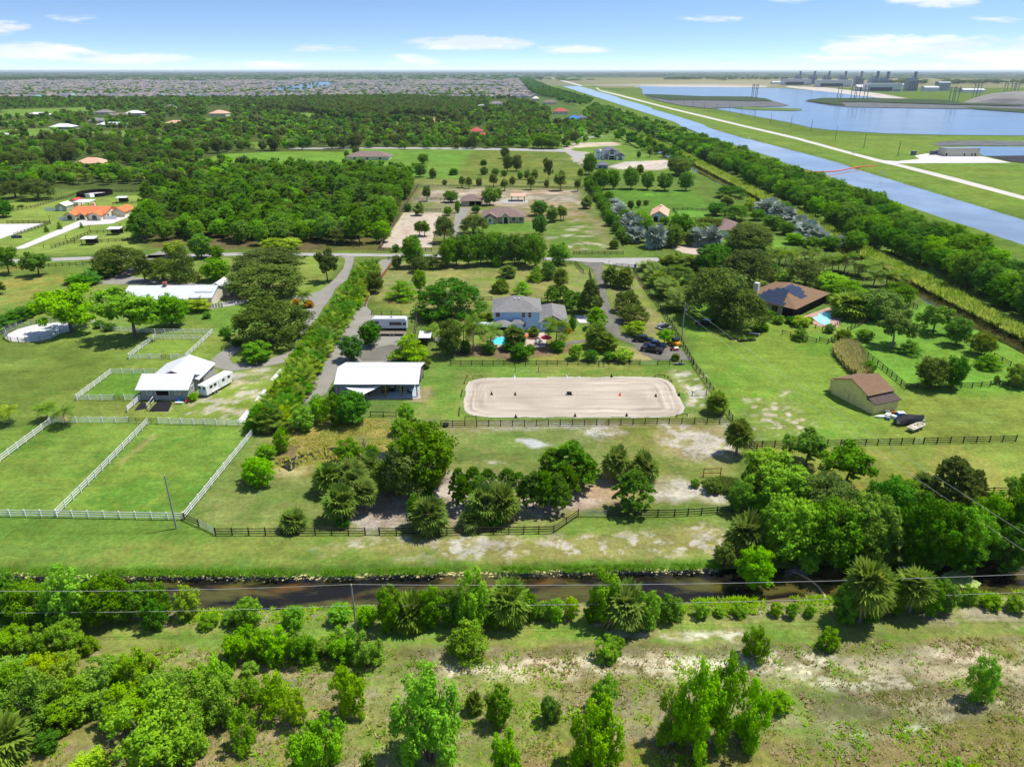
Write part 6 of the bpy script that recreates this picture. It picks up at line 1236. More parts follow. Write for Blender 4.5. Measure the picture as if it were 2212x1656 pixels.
for x in (-.8, .8):
    for y in (-.8, .8): MB().cbox(x, y, 1.3, .1, .1, 2.6).build('post', GWOOD, r)
roof_gable(MB(), -.9, -.9, .9, .9, 2.6, .7, 'x', .2, .06).build('roof', GSHING, r); MB().box(-.85, -.85, 1.3, .85, .85, 1.38).build('deck', GWOOD, r); MB().box(.85, -.3, .1, 2.8, .3, .16).build('slide', BLUEPL, r)
# ---------------------------------------------------------------- the pale blue house
r = bld('blue_house', -5.0, 185.8, 'two storey pale blue house with grey hipped roof behind the pool')
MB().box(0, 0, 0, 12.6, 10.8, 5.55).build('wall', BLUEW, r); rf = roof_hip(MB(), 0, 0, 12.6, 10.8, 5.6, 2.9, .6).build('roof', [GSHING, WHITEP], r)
for x in (5.7, 7.0): MB().cbox(x, 4.0, 7.9, .4, .4, .5).build('roof_vent', WHITEP, rf)
for a, w_, z0, h_ in ((1.1, 1.2, 4.0, 1.2), (8.2, .85, 3.9, 1.4), (9.9, .85, 3.9, 1.4), (8.4, .8, 1.2, 1.2)): window(r, 's', a, 0, z0, w_, h_)
window(r, 'w', 3, 0, 4, 1, 1.2); window(r, 'e', 3, 12.6, 4, 1, 1.2)
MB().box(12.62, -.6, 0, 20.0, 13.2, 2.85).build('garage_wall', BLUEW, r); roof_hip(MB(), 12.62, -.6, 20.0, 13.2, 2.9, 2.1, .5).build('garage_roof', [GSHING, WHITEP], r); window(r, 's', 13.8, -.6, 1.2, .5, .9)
MB().yprism([(12.8, 2.9), (16.2, 4.7), (19.6, 2.9)], -1.0, 4).build('garage_gable', GSHING, r)
lan = roof_hip(MB(), .4, -4.0, 4.4, -.1, 2.75, 1.1, .4).build('porch_roof', [GSHING, WHITEP], r); roof_hip(MB(), 4.9, -1.8, 8.0, -.1, 2.75, .8, .3).build('bay_roof', [GSHING, WHITEP], r)
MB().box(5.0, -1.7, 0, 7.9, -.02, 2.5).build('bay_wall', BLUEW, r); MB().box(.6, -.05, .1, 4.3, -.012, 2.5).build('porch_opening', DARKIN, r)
for x in (.5, 4.3): MB().cbox(x, -3.9, 1.3, .3, .3, 2.6).build('porch_post', WHITEP, r)
MB().box(-5.6, -3.2, 2.6, -.3, -.6, 2.72).build('carport_roof', GREYM, r)
for x in (-5.4, -.5):
    for y in (-3.0, -.8): MB().cbox(x, y, 1.3, .12, .12, 2.6).build('carport_post', WHITEP, r)
MB().box(9.8, -.9, 0, 11.4, -.05, .7).build('step', CREAM, r)
sheet('patio', [(-6.2, 172.6), (-6.0, 182.6), (-.2, 184.2), (9.6, 184.2), (9.4, 179), (8.6, 172.8), (0, 172.2)], GZ + .02, M_CPAVER, 'cream paved patio around the turquoise pool', 'structure')
def pool(name, pts, z, m, cm, label):
    r = tag(empty(name, (0, 0, 0)), label, 'pool'); sheet('water', pts, z, m, None, None).parent = r
    o = widen(pts, .35); mb = MB(); n = len(pts); mb.add([(p[0], p[1], z + .04) for p in pts] + [(p[0], p[1], z + .04) for p in o] + [(p[0], p[1], z - .1) for p in pts], [(i, (i + 1) % n, n + (i + 1) % n, n + i) for i in range(n)] + [(2 * n + i, 2 * n + (i + 1) % n, (i + 1) % n, i) for i in range(n)]); mb.build('coping', cm, r)
pool('swimming_pool', [(-5.6, 177.8), (-4.2, 180.2), (-1.5, 180.3), (.2, 179), (.3, 176.8), (-1.2, 174.6), (-3.4, 174.5), (-5.2, 175.8)], .12, POOLW, M_CPAVER, 'turquoise swimming pool behind the blue house')
def umbrella(x, y, m, lab, tilt=.0):
    r = bld('patio_umbrella', x, y, lab, 'umbrella'); MB().tube([(0, 0, 0), (0, 0, 2.5)], .03, 6).build('pole', GALV, r); mb = MB(); n = 8; b = [(0, 0, 2.75)] + [(1.5 * math.cos(k * .785), 1.5 * math.sin(k * .785), 2.05 + tilt * math.cos(k * .785)) for k in range(n)]; mb.add(b, [(0, 1 + k, 1 + (k + 1) % n) for k in range(n)]); mb.add([(p[0], p[1], p[2] - .12) for p in b[1:]] + b[1:], [(k, (k + 1) % n, n + (k + 1) % n, n + k) for k in range(n)]); mb.build('canopy', m, r); MB().lathe([(.0, 0), (.3, 0), (.3, .08), (0, .08)], 10).build('base', BLACKP, r)
umbrella(2.9, 175.9, ORGCL, 'orange patio umbrella beside the turquoise pool', .15); umbrella(9.0, 174.8, REDCL, 'crimson patio umbrella under the feather palms')
r = bld('patio_table', 7.0, 175.4, 'grey dining table with chairs on the cream patio', 'table'); MB().box(-1, -.5, .7, 1, .5, .76).build('top', GREYT, r)
for a in (-.9, .9):
    for b in (-.4, .4): MB().cbox(a, b, .35, .06, .06, .7).build('leg', BLACKP, r)
for i, (a, b, rz, lab) in enumerate([(6.3, 174.5, 0, 'grey patio chair at the front left of the dining table'), (7.1, 174.4, 0, 'grey patio chair at the front of the dining table'), (6.3, 176.4, 3.14, 'grey patio chair behind the dining table on the left'), (7.4, 176.4, 3.14, 'grey patio chair behind the dining table by the round bed')]):
    r = bld('patio_chair', a, b, lab, 'chair', rz); MB().box(-.25, -.25, .4, .25, .25, .46).build('seat', GREYT, r); MB().box(-.25, -.3, .46, .25, -.24, .95).build('backrest', GREYT, r)
    for c in (-.22, .22):
        for d_ in (-.22, .22): MB().cbox(c, d_, .2, .04, .04, .4).build('leg', BLACKP, r)
sheet('planting_bed', [(5.6 + 1.9 * math.cos(k * .52), 179.6 + 1.3 * math.sin(k * .52)) for k in range(12)], GZ + .04, surf_mat('bed_mulch', A(116, 84, 70), .25, 1.5), 'round planting bed in the cream patio')
sheet('pad', [(18.3, 199.0), (21.4, 199.0), (22.6, 192.2), (19.2, 192.2)], GZ + .02, M_WCONC, 'white concrete pad beside the garage of the blue house')
# ---------------------------------------------------------------- grey metal roofed house
r = bld('grey_roof_house', -118, 207.0, 'long low house with pale grey metal roof and brick chimney among oaks')
gable_wall(MB(), 0, 0, 19.2, 13, 2.9, 2.0, 'x').build('wall', CREAM, r); rf = roof_gable(MB(), 0, 0, 19.2, 13, 2.95, 2.05, 'x', .8).build('roof', GREYM, r); seams(rf, -.8, 20, -.8, 2.7, 6.4, 4.98, 26)
o = MB().box(10.2, 5.6, 4.4, 11.1, 6.5, 6.0).build('chimney', mat('old_brick', L(150, 110, 96), .9, .2, 3), r); MB().box(10.1, 5.5, 6.0, 11.2, 6.6, 6.12).build('chimney_cap', mat('clay_cap', L(180, 84, 64), .8), o)
gable_wall(MB(), 20.6, 1.0, 26.4, 12.6, 2.9, 2.1, 'x').build('wing_wall', CREAM, r); roof_gable(MB(), 20.0, 1.0, 26.4, 12.6, 2.95, 2.1, 'x', .4).build('wing_roof', GREYM, r); MB().box(19.3, 1.5, 0, 20.5, 12, 2.9).build('link_wall', CREAM, r)
gable_wall(MB(), 21.5, 11.5, 27.5, 17, 2.9, 1.7, 'y').build('porch_wall', CREAM, r); roof_gable(MB(), 21.5, 11.0, 27.5, 17, 2.95, 1.75, 'y', .6).build('porch_roof', WHITEM, r); MB().box(20.8, 3.0, 3.95, 26.3, 3.15, 4.05).build('skylight', GLASS, r)
for a in (2.5, 6, 9.5, 13, 16.5): window(r, 's', a, 0, 1, 1.2, 1.2)
for i in range(6): MB().box(25.6 + i * .75, -1.6 + i * .3, 0, 26.28 + i * .75, -1.5 + i * .3, 1.5).build('screen_fence_panel', CREAM, r)
sheet('walkway', [(-93.4, 205.2), (-91, 205.0), (-85, 209), (-82, 212.5), (-84, 215), (-90, 213), (-92, 209)], GZ + .01, M_CONC, 'pale concrete walk at the end of the grey roofed house')
# ---------------------------------------------------------------- house with the solar panels
r = bld('solar_house', 82.2, 196.0, 'tan house with brown hipped roof carrying solar panels beside the kidney pool', 'house', R(44.5))
MB().box(0, 4.1, 0, 22, 17.5, 2.9).build('wall', TANW, r)
OV = .7; rf = roof_hip(MB(), 0, .6, 22, 17.5, 3.0, 3.4, OV).build('roof', [BSHING, DSHING], r)
MB().box(1.9, 13.6, 4.2, 3.2, 15.0, 7.4).build('chimney', CREAM, r)
for i in range(8): MB().cbox(.1 + i * 3.1, .75, 1.45, .12, .12, 2.9).build('porch_post', DWOOD, r)
for i in range(7): MB().box(.18 + i * 3.1, .72, .05, 3.12 + i * 3.1, .78, 2.85).build('porch_screen', SCREEN, r)
MB().box(-.02, .8, .05, .03, 4.1, 2.85).build('end_screen', SCREEN, r)
for a in (6.5, 11.0): window(r, 'w', a, 0, 1, 1.6, 1.3, DWOOD)
# panels follow the slopes
W_, D_ = 22 + 2 * OV, 16.9 + 2 * OV; x0, y0 = -OV, .6 - OV; sl_ = 3.4 / (D_ / 2)
def panel(parent, cx, cy, sx, sy, face):
    lift = .12
    if face == 'w': zf = lambda x, y: 3.0 + (x - x0) * sl_ + lift
    else: zf = lambda x, y: 3.0 + (y - y0) * sl_ + lift
    c = [(cx - sx / 2, cy - sy / 2), (cx + sx / 2, cy - sy / 2), (cx + sx / 2, cy + sy / 2), (cx - sx / 2, cy + sy / 2)]
    MB().add([(x, y, zf(x, y)) for x, y in c] + [(x, y, zf(x, y) - .06) for x, y in c], [(0, 1, 2, 3), (0, 4, 5, 1), (1, 5, 6, 2), (2, 6, 7, 3), (3, 7, 4, 0)]).build('solar_panel', SOLAR, parent)
ym = y0 + D_ / 2
for i in range(5):
    xx = x0 + .9 + i * 1.5; n = (9, 8, 7, 6, 4)[i]
    for j in range(n): panel(rf, xx, ym - 4.2 + .4 * i + (j - .0) * 1.05 - (0 if i else .6), 1.44, 1.0, 'w')
for i in range(4):
    for j in range((4, 6, 7, 6)[i]): panel(rf, 7.3 + j * 1.05 + (.5 if i == 0 else 0), y0 + 3.1 + i * 1.5, 1.0, 1.44, 's')
sheet('pool_deck', [(83.2, 196.4), (86.5, 188.8), (91.2, 188.0), (100.0, 203.5), (96, 206.5)], GZ + .02, M_PAVER, 'pinkish paved deck around the kidney shaped pool', 'structure')
pool('swimming_pool', [(87.7, 196.9), (89.4, 197.6), (90.6, 200), (92.4, 201.8), (94.8, 201.4), (95.6, 199.2), (93.2, 197.2), (91.6, 194.6), (90.6, 191.6), (88.6, 190.4), (87.6, 192.6)], .12, POOLW2, M_PAVER, 'pale turquoise kidney shaped pool beside the brown roofed house')
# ---------------------------------------------------------------- yellow shed
r = bld('yellow_shed', 75.6, 133.4, 'yellow boarded shed with brown roof and a darker lean-to', 'shed', R(22))
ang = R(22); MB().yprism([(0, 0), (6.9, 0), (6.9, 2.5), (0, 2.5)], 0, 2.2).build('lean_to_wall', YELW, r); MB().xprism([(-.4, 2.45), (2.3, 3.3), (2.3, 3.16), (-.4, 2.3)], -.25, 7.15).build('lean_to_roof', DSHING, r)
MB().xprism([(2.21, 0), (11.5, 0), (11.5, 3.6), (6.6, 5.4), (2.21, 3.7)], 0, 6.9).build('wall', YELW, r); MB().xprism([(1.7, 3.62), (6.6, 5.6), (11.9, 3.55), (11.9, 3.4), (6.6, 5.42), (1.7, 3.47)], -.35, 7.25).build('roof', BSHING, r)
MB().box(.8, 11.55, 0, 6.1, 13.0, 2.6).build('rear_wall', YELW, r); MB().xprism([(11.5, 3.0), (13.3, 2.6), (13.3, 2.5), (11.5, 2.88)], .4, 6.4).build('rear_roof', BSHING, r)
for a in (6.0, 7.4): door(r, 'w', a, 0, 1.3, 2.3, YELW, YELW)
def rubbish(x, y, kind, m, lab, s=1.0, rz=0.0):
    r = bld(kind, x, y, lab, kind.replace('_', ' '), rz); return r
# ---------------------------------------------------------------- boats and oddments by the shed
r = bld('covered_boat', 81.2, 129.6, 'motor boat under a black cover parked by the yellow shed', 'boat', R(16)); m = MB(); n = 12
secs = [(-3.3, .95, .9), (-2.2, 1.15, 1.2), (-.6, 1.2, 1.75), (.8, 1.2, 1.45), (2.2, 1.0, 1.2), (3.2, .5, 1.05), (3.6, .08, .95)]
for x, hw, ht in secs: m.v += [(x, -hw, .75), (x, -hw * .8, .9 + (ht - .75) * .6), (x, 0, ht + .35), (x, hw * .8, .9 + (ht - .75) * .6), (x, hw, .75), (x, 0, .35)]
for i in range(len(secs) - 1):
    for k in range(6): m.f.append((i * 6 + k, i * 6 + (k + 1) % 6, (i + 1) * 6 + (k + 1) % 6, (i + 1) * 6 + k)); m.m.append(1 if k in (4, 5) else 0)
m.f.append(tuple(range(6))); m.m.append(1); m.build('cover', [BLACKCL, WHITEP], r, smooth=True); MB().cbox(-3.6, 0, .9, .5, .5, 1.1).build('outboard_motor', NAVYP, r, bevel=.08); MB().box(-3, -.7, .28, 3.6, .7, .36).build('trailer_frame', GALV, r)
for s in (-1, 1): wheel(r, -.6, s * .95, .3, .3, .2, 'y')
r = bld('jon_boat', 81.1, 126.6, 'small open flat bottomed boat on its trailer beside the black covered boat', 'boat', R(31)); m = MB()
o_ = [(-2.2, -.75), (1.4, -.8), (2.3, -.45), (2.3, .45), (1.4, .8), (-2.2, .75)]; i_ = [(x * .93, y * .86) for x, y in o_]
m.add([(x, y, .95) for x, y in o_] + [(x * .92, y * .8, .45) for x, y in o_] + [(x, y, .95) for x, y in i_] + [(x * .9, y * .85, .58) for x, y in i_], [tuple(range(11, 5, -1))] + [(k, (k + 1) % 6, 6 + (k + 1) % 6, 6 + k) for k in range(6)] + [(k, 12 + k, 12 + (k + 1) % 6, (k + 1) % 6) for k in range(6)] + [(12 + k, 18 + k, 18 + (k + 1) % 6, 12 + (k + 1) % 6) for k in range(6)] + [tuple(range(18, 24))]); m.build('hull', CREAM, r)
for x in (-1.2, .3, 1.3): MB().box(x - .13, -.64, .8, x + .13, .64, .85).build('thwart', GWOOD, r)
MB().tube([(2.2, 0, .4), (3.9, 0, .45)], .05, 6).build('tow_bar', GALV, r); MB().box(-1.6, -.5, .34, 2.0, .5, .42).build('trailer_frame', BLUEPL, r)
for s in (-1, 1): wheel(r, -.4, s * .75, .26, .26, .18, 'y')
r = bld('water_tank', 80.9, 132.4, 'blue plastic tank behind the black covered boat', 'tank'); MB().box(-.7, -.5, 0, .7, .5, .95).build('body', BLUEPL, r, bevel=.08); MB().box(-.72, -.52, .95, .72, .52, 1.05).build('lid', mat('pale_lid', L(200, 220, 236), .5), r)
JUNK = [('white canoe lying before the shed wall', WHITEP, 'canoe'), ('stack of white panels by the yellow shed', WHITEP, 'panel stack'), ('grey crate beside the yellow shed', GREYT, 'crate'), ('white crate among the oddments by the yellow shed', WHITEP, 'crate'), ('rusty crate near the blue tank', RUSTW, 'crate'), ('grey roll of wire by the yellow shed', GALV, 'roll')]
for i, (x, y) in enumerate([(76.6, 132.0), (78.4, 132.8), (77.6, 131.2), (79.2, 131.8), (80.2, 133.6), (78.9, 133.9)]):
    lab, m_, kd = JUNK[i]; r = bld(kd.replace(' ', '_'), x, y, lab, kd, i * .7)
    if kd == 'canoe': mb = MB(); mb.tube([(-1.3, 0, .3), (-.8, 0, .28), (0, 0, .26), (.8, 0, .28), (1.3, 0, .3)], [.03, .25, .34, .25, .03], 8); mb.build('hull', m_, r, smooth=True)
    elif kd == 'roll': MB().lathe([(.25, 0), (.5, 0), (.5, .6), (.25, .6)], 12).build('coil', m_, r)
    elif kd == 'panel stack':
        for k in range(3): MB().box(-.7 + k * .05, -.5, .1 + k * .14, .7, .5 - k * .06, .2 + k * .14).build('panel', m_, r)
    else:
        MB().box(-.45, -.35, 0, .45, .35, .55).build('body', m_, r); MB().box(-.48, -.38, .55, .48, .38, .6).build('lid', m_, r)
# ---------------------------------------------------------------- cars by the side drive
def car(name, x, y, rz, pts, w, m, lab, cat, glass, wheels, wr=.4, bed=None):
    r = bld(name, x, y, lab, cat, rz); profile_body(pts, w, .0, 9, m, 'body', r, .07); mb = MB(); n = len(glass); V = []
    for s in (-1, 1):
        for yy, z in glass: V.append((s * (w / 2 - .02 - .16 * max(0, (z - glass[0][1]))), yy, z))
    mb.add(V, [tuple(range(n - 1, -1, -1)), tuple(range(n, 2 * n))] + [(i, (i + 1) % n, n + (i + 1) % n, n + i) for i in range(n)]); g = mb.build('cabin_glass', GLASS, r)
    zt = max(z for _, z in glass); ys = [yy for yy, z in glass if z > zt - .02]; MB().box(-w / 2 + .2, min(ys) - .02, zt - .005, w / 2 - .2, max(ys) + .02, zt + .06).build('roof', m, r, bevel=.03)
    for s in (-1, 1):
        for yy in wheels: wheel(r, s * (w / 2 - .1), yy, wr, wr, .26)
        MB().cbox(s * (w / 2 + .12), glass[1][0] * .9, glass[0][1] + .12, .2, .12, .16).build('mirror', m, r)
        MB().cbox(s * (w / 2 - .35), max(p[0] for p in pts) - .02, .8, .4, .08, .18).build('headlight', CHROME, r); MB().cbox(s * (w / 2 - .2), min(p[0] for p in pts) + .02, .95, .25, .08, .25).build('tail_light', REDP, r)
    if bed: MB().box(-w / 2 + .1, bed[0], bed[2], w / 2 - .1, bed[1], bed[2] + .02).build('load_bed', TYRE, r); MB().box(-w / 2 + .08, bed[0] + .02, bed[2] + .02, w / 2 - .08, bed[1], bed[2] + .03).build('bed_cover', BLACKCL, r)
    return r
SUV = [(-2.6, .42), (2.5, .42), (2.62, .6), (2.55, 1.05), (1.3, 1.16), (-2.6, 1.2)]; SUVG = [(1.3, 1.14), (.45, 1.82), (-2.35, 1.86), (-2.58, 1.18)]
PIC = [(-2.9, .5), (2.7, .5), (2.85, .7), (2.8, 1.12), (1.5, 1.22), (-2.9, 1.2)]; PICG = [(1.5, 1.2), (.75, 1.86), (-.7, 1.86), (-1.0, 1.2)]
car('parked_suv', *QP('r', 700, 800)[:2], R(-101), SUV, 2.0, BLACKP, 'black sport utility car parked behind the round hedge bush', 'car', SUVG, (-1.6, 1.6), .4)
car('pickup_truck', *QP('r', 940, 1080)[:2], R(62), PIC, 2.0, BLACKP, 'black pickup truck parked nearest the rail fence', 'pickup', PICG, (-1.75, 1.8), .42, (-2.85, -1.05, 1.19))
car('pickup_truck', *QP('r', 1010, 960)[:2], R(-98), PIC, 1.9, NAVYP, 'dark blue pickup parked between the black cars under the loose tree', 'pickup', PICG, (-1.75, 1.8), .4, (-2.85, -1.05, 1.19))
car('parked_car', *QP('c', 1915, 550)[:2], R(-95), SUV, 1.9, NAVYP, 'dark blue car parked by the clump palms at the cul-de-sac', 'car', SUVG, (-1.6, 1.6), .36)
car('parked_car', *QP('c', 1990, 775)[:2], R(70), SUV, 1.9, BLACKP, 'dark car parked in the shade of the big oak', 'car', SUVG, (-1.6, 1.6), .36)
r = bld('skid_loader', *QP('r', 1585, 930)[:2], 'yellow skid loader with black roof beside the fence', 'loader', R(30)); MB().box(-.85, -1.4, .5, .85, 1.3, 1.35).build('body', YELP, r, bevel=.06); MB().box(-.7, -.6, 2.05, .7, 1.0, 2.15).build('roof', BLACKP, r); MB().box(-.65, -.5, 1.35, .65, .9, 2.05).build('cab_cage', GLASS, r)
for s in (-1, 1):
    for b in (-.8, .8): wheel(r, s * .9, b, .4, .4, .28)
    MB().tube([(s * .75, -1.2, 1.6), (s * .75, .9, 1.4), (s * .75, 1.9, .5)], .08, 6).build('lift_arm', YELP, r)
MB().add([(-.95, 1.9, .1), (.95, 1.9, .1), (.95, 2.6, .15), (-.95, 2.6, .15), (-.95, 1.9, .75), (.95, 1.9, .75)], [(0, 1, 2, 3), (0, 4, 5, 1), (0, 3, 4), (1, 5, 2)]).build('bucket', BLACKP, r)
r = bld('ride_on_mower', *QP('r', 1560, 1040)[:2], 'red and cream ride on mower near the rail fence', 'mower', R(-80)); MB().box(-.45, -.3, .4, .45, 1.1, .85).build('body', CREAM, r, bevel=.08); MB().box(-.4, -1.0, .4, .4, -.3, .7).build('engine_cover', REDP, r, bevel=.06); MB().box(-.25, -.7, .7, .25, -.3, 1.1).build('seat', BLACKCL, r); MB().box(-.6, -.2, .12, .6, .7, .35).build('deck', REDP, r)
for s in (-1, 1):
    wheel(r, s * .5, -.7, .32, .32, .24); wheel(r, s * .45, .85, .22, .22, .18)
MB().tube([(0, .1, .85), (0, -.1, 1.15)], .03, 5).build('steering_column', BLACKP, r)
r = bld('jet_ski_trailer', *QP('r', 1260, 430)[:2], 'low trailer with two covered watercraft by the fence', 'trailer', R(-60)); MB().box(-1.4, -2, .35, 1.4, 1.8, .45).build('frame', GALV, r)
for s in (-1, 1): wheel(r, s * 1.35, -.3, .26, .26, .18)
MB().tube([(0, 1.8, .4), (0, 3, .4)], .05, 5).build('tow_bar', GALV, r)
for s, m_, lab in ((-.7, GREYT, 'watercraft under a grey cover on the low trailer'), (.7, BLACKCL, 'watercraft under a black cover on the low trailer')):
    p = r.matrix_basis @ Vector((0, 0, 0)); q = Matrix.Rotation(R(-60), 3, 'Z') @ Vector((s, 0, 0)); e = bld('jet_ski', r.location.x + q.x, r.location.y + q.y, lab, 'watercraft', R(-60)); mb = MB(); mb.tube([(0, -1.5, .8), (0, -.7, .85), (0, .1, .9), (0, .9, .8), (0, 1.5, .75)], [.3, .5, .55, .42, .08], 8); mb.build('cover', m_, e, smooth=True); MB().box(-.25, .0, 1.3, .25, .2, 1.6).build('handlebar', REDP, e)
r = bld('kayak', *QP('r', 1690, 1430)[:2], 'pale kayak lying along the rail fence', 'kayak', R(-80)); MB().tube([(0, -1.7, .2), (0, -.9, .24), (0, 0, .26), (0, .9, .24), (0, 1.7, .2)], [.03, .24, .34, .24, .03], 8).build('hull', GREYT, r, smooth=True); MB().lathe([(.0, .0), (.22, .0), (.26, .06)], 10, (0, 0, .56)).build('cockpit', BLACKP, r)
# ---------------------------------------------------------------- houses beyond the road
r = bld('brown_roof_house', -13.8, 336.2, 'single storey grey house with brown hipped roof and arched porch beyond the road')
MB().box(0, 1.2, 0, 19.6, 16, 2.9).build('wall', TANW, r); roof_hip(MB(), 0, 1.2, 19.6, 16, 2.95, 3.3, .6).build('roof', [MSHING, CREAM], r)
MB().box(.3, -1.4, 0, 6.8, 1.19, 2.9).build('wing_wall', TANW, r); MB().yprism([(-.2, 2.9), (3.5, 4.9), (7.2, 2.9), (7.2, 2.75), (-.2, 2.75)], -1.9, 6).build('wing_roof', MSHING, r)
MB().yprism([(2, 0), (5, 0), (5, 2.95), (3.5, 3.9), (2, 2.95)], -2.2, -1.41).build('bay_wall', CREAM, r); MB().yprism([(1.6, 2.85), (3.5, 4.1), (5.4, 2.85), (5.4, 2.7), (3.5, 3.9), (1.6, 2.7)], -2.5, -1.3).build('bay_roof', MSHING, r); window(r, 's', 3.5, -2.2, 1.1, 1.3, 1.4)
MB().yprism([(9.2, 0), (12.6, 0), (12.6, 3.1), (10.9, 4.3), (9.2, 3.1)], -.4, 1.19).build('porch_wall', CREAM, r); MB().yprism([(8.6, 2.9), (10.9, 4.7), (13.2, 2.9), (13.2, 2.7), (10.9, 4.5), (8.6, 2.7)], -.9, 3).build('porch_roof', MSHING, r)
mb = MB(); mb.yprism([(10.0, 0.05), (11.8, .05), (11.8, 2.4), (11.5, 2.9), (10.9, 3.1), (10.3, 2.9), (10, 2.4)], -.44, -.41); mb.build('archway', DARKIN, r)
for a in (14.6, 18.0): window(r, 's', a, 1.2, .9, 1.7, 1.6)
MB().box(5.5, 16.6, 2.7, 17.5, 20, 2.8).build('screen_roof', GREYM, r)
for a in (5.6, 9.5, 13.5, 17.4): MB().cbox(a, 19.9, 1.35, .12, .12, 2.7).build('screen_post', GALV, r)
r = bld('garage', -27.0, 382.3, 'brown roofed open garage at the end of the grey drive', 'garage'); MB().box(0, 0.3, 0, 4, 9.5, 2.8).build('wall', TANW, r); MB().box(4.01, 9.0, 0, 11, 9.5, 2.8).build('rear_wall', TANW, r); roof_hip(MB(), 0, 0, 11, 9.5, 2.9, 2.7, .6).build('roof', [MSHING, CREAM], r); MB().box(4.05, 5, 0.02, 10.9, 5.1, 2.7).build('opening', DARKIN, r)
for a in (4.2, 7.5, 10.8): MB().cbox(a, .1, 1.4, .3, .3, 2.8).build('post', TANW, r)
r = bld('pergola', -.2, 397.2, 'pergola with pale roof on three brick piers', 'pergola'); MB().xprism([(-.6, 3.0), (6, 3.5), (6, 3.3), (-.6, 2.8)], -.6, 7.6).build('roof', PTILE, r)
for a in (0, 3.5, 7):
    for b in (0, 5): MB().cbox(a, b, 1.45, .45, .45, 2.9).build('pier', WOOD, r)
r = bld('white_villa', 70.5, 597, 'large modern white villa with slate roofs under construction')
MB().box(0, 0, 0, 14.8, 12, 7).build('wall', WHITEP, r); roof_hip(MB(), 2.6, .4, 14.8, 14, 7.05, 2.4, .7).build('roof', [SLATE, SLATE], r); MB().box(-2.6, 2, 0, -.01, 12, 6.4).build('tower_wall', WHITEP, r); roof_hip(MB(), -2.6, 2, 2.5, 12, 6.45, 1.0, .5).build('tower_roof', [SLATE, SLATE], r)
MB().box(7.2, -2.2, 0, 12.2, -.01, 6.7).build('bay_wall', WHITEP, r); MB().yprism([(6.6, 6.7), (9.7, 8.4), (12.8, 6.7), (12.8, 6.5), (6.6, 6.5)], -2.8, 4).build('bay_roof', SLATE, r)
MB().box(12.9, -4.5, 0, 19.5, -.02, 3.6).build('wing_wall', WHITEP, r); MB().yprism([(12.3, 3.6), (16.2, 5.6), (20.1, 3.6), (20.1, 3.4), (12.3, 3.4)], -5, 3).build('wing_roof', SLATE, r); MB().box(14.81, 0, 0, 20.5, 9, 3.4).build('side_wall', WHITEP, r); roof_hip(MB(), 14.9, .5, 20.5, 9, 3.45, 1.7, .5).build('side_roof', [SLATE, SLATE], r)
MB().box(3.2, -3.2, 0, 7.0, -.02, 3.2).build('porch_wall', WHITEP, r); MB().yprism([(2.6, 3.2), (5.1, 4.6), (7.6, 3.2), (7.6, 3.0), (2.6, 3.0)], -3.7, 0).build('porch_roof', SLATE, r)
window(r, 's', 9.7, -2.2, 4.2, 3.2, 2.0, None, TEAL); window(r, 's', 9.7, -2.2, .2, 4.0, 2.8, None, DARKIN); window(r, 's', 16.2, -4.5, .3, 2.8, 2.6, None, TEAL); window(r, 's', 5.1, -3.2, .7, 3.0, 1.9); window(r, 's', 1.4, 0, 4.8, .9, .9); window(r, 's', 5.2, 0, 4.9, .7, .8); window(r, 's', -1.6, 2, 4.6, .6, .9); window(r, 's', -.6, 2, 4.6, .6, .9); window(r, 's', 1.4, 0, .5, .9, 2.2, None, TEAL)
r = bld('pool_house', 62.6, 537.5, 'small white pool house with slate roof before the white villa'); MB().box(0, 3.5, 0, 7.6, 8, 2.8).build('wall', WHITEP, r); roof_hip(MB(), -.2, -.4, 8, 8.4, 2.9, 2.2, .6).build('roof', [SLATE, SLATE], r)
for a in (.2, 3.8, 7.4): MB().cbox(a, 0, 1.4, .35, .35, 2.8).build('post', WHITEP, r)
MB().box(1, 1.2, .3, 6, 2.6, 1.4).build('hot_tub', BLUEPL, r)
r = bld('pale_barn', 66.2, 341.2, 'pale barn with beige gabled roof and dark doorway in the green field', 'barn', R(-14)); gable_wall(MB(), 0, 0, 7.4, 18, 3, 2, 'y').build('wall', mat('pale_boards', L(206, 212, 208), .8), r); rf = roof_gable(MB(), 0, 0, 7.4, 18, 3.05, 2.1, 'y', .6).build('roof', PTILE, r); MB().cbox(3.7, 13, 5.3, .9, 1.2, 1.0).build('cupola', CREAM, rf); door(r, 's', 2.3, 0, 2.0, 2.4, DARKIN)
r = bld('brown_hip_house', 88.2, 306.5, 'house with brown pyramid roof half hidden by oaks'); MB().box(0, 0, 0, 13, 17, 2.9).build('wall', CREAM, r); roof_hip(MB(), 0, 0, 13, 17, 3.0, 3.0, .7).build('roof', [MSHING, CREAM], r); door(r, 's', 4.6, 0, 4.4, 2.4, WHITEP, None, 'garage_door')
r = bld('orange_tile_house', -214.5, 343.6, 'cream house with orange tiled roofs and an arched entrance'); 
gable_wall(MB(), 1.5, 2.8, 18, 15.5, 2.9, 2.2, 'x').build('wall', CREAM, r); roof_gable(MB(), 1.5, 2.8, 18, 15.5, 2.95, 2.3, 'x', .5).build('roof', OTILE, r)
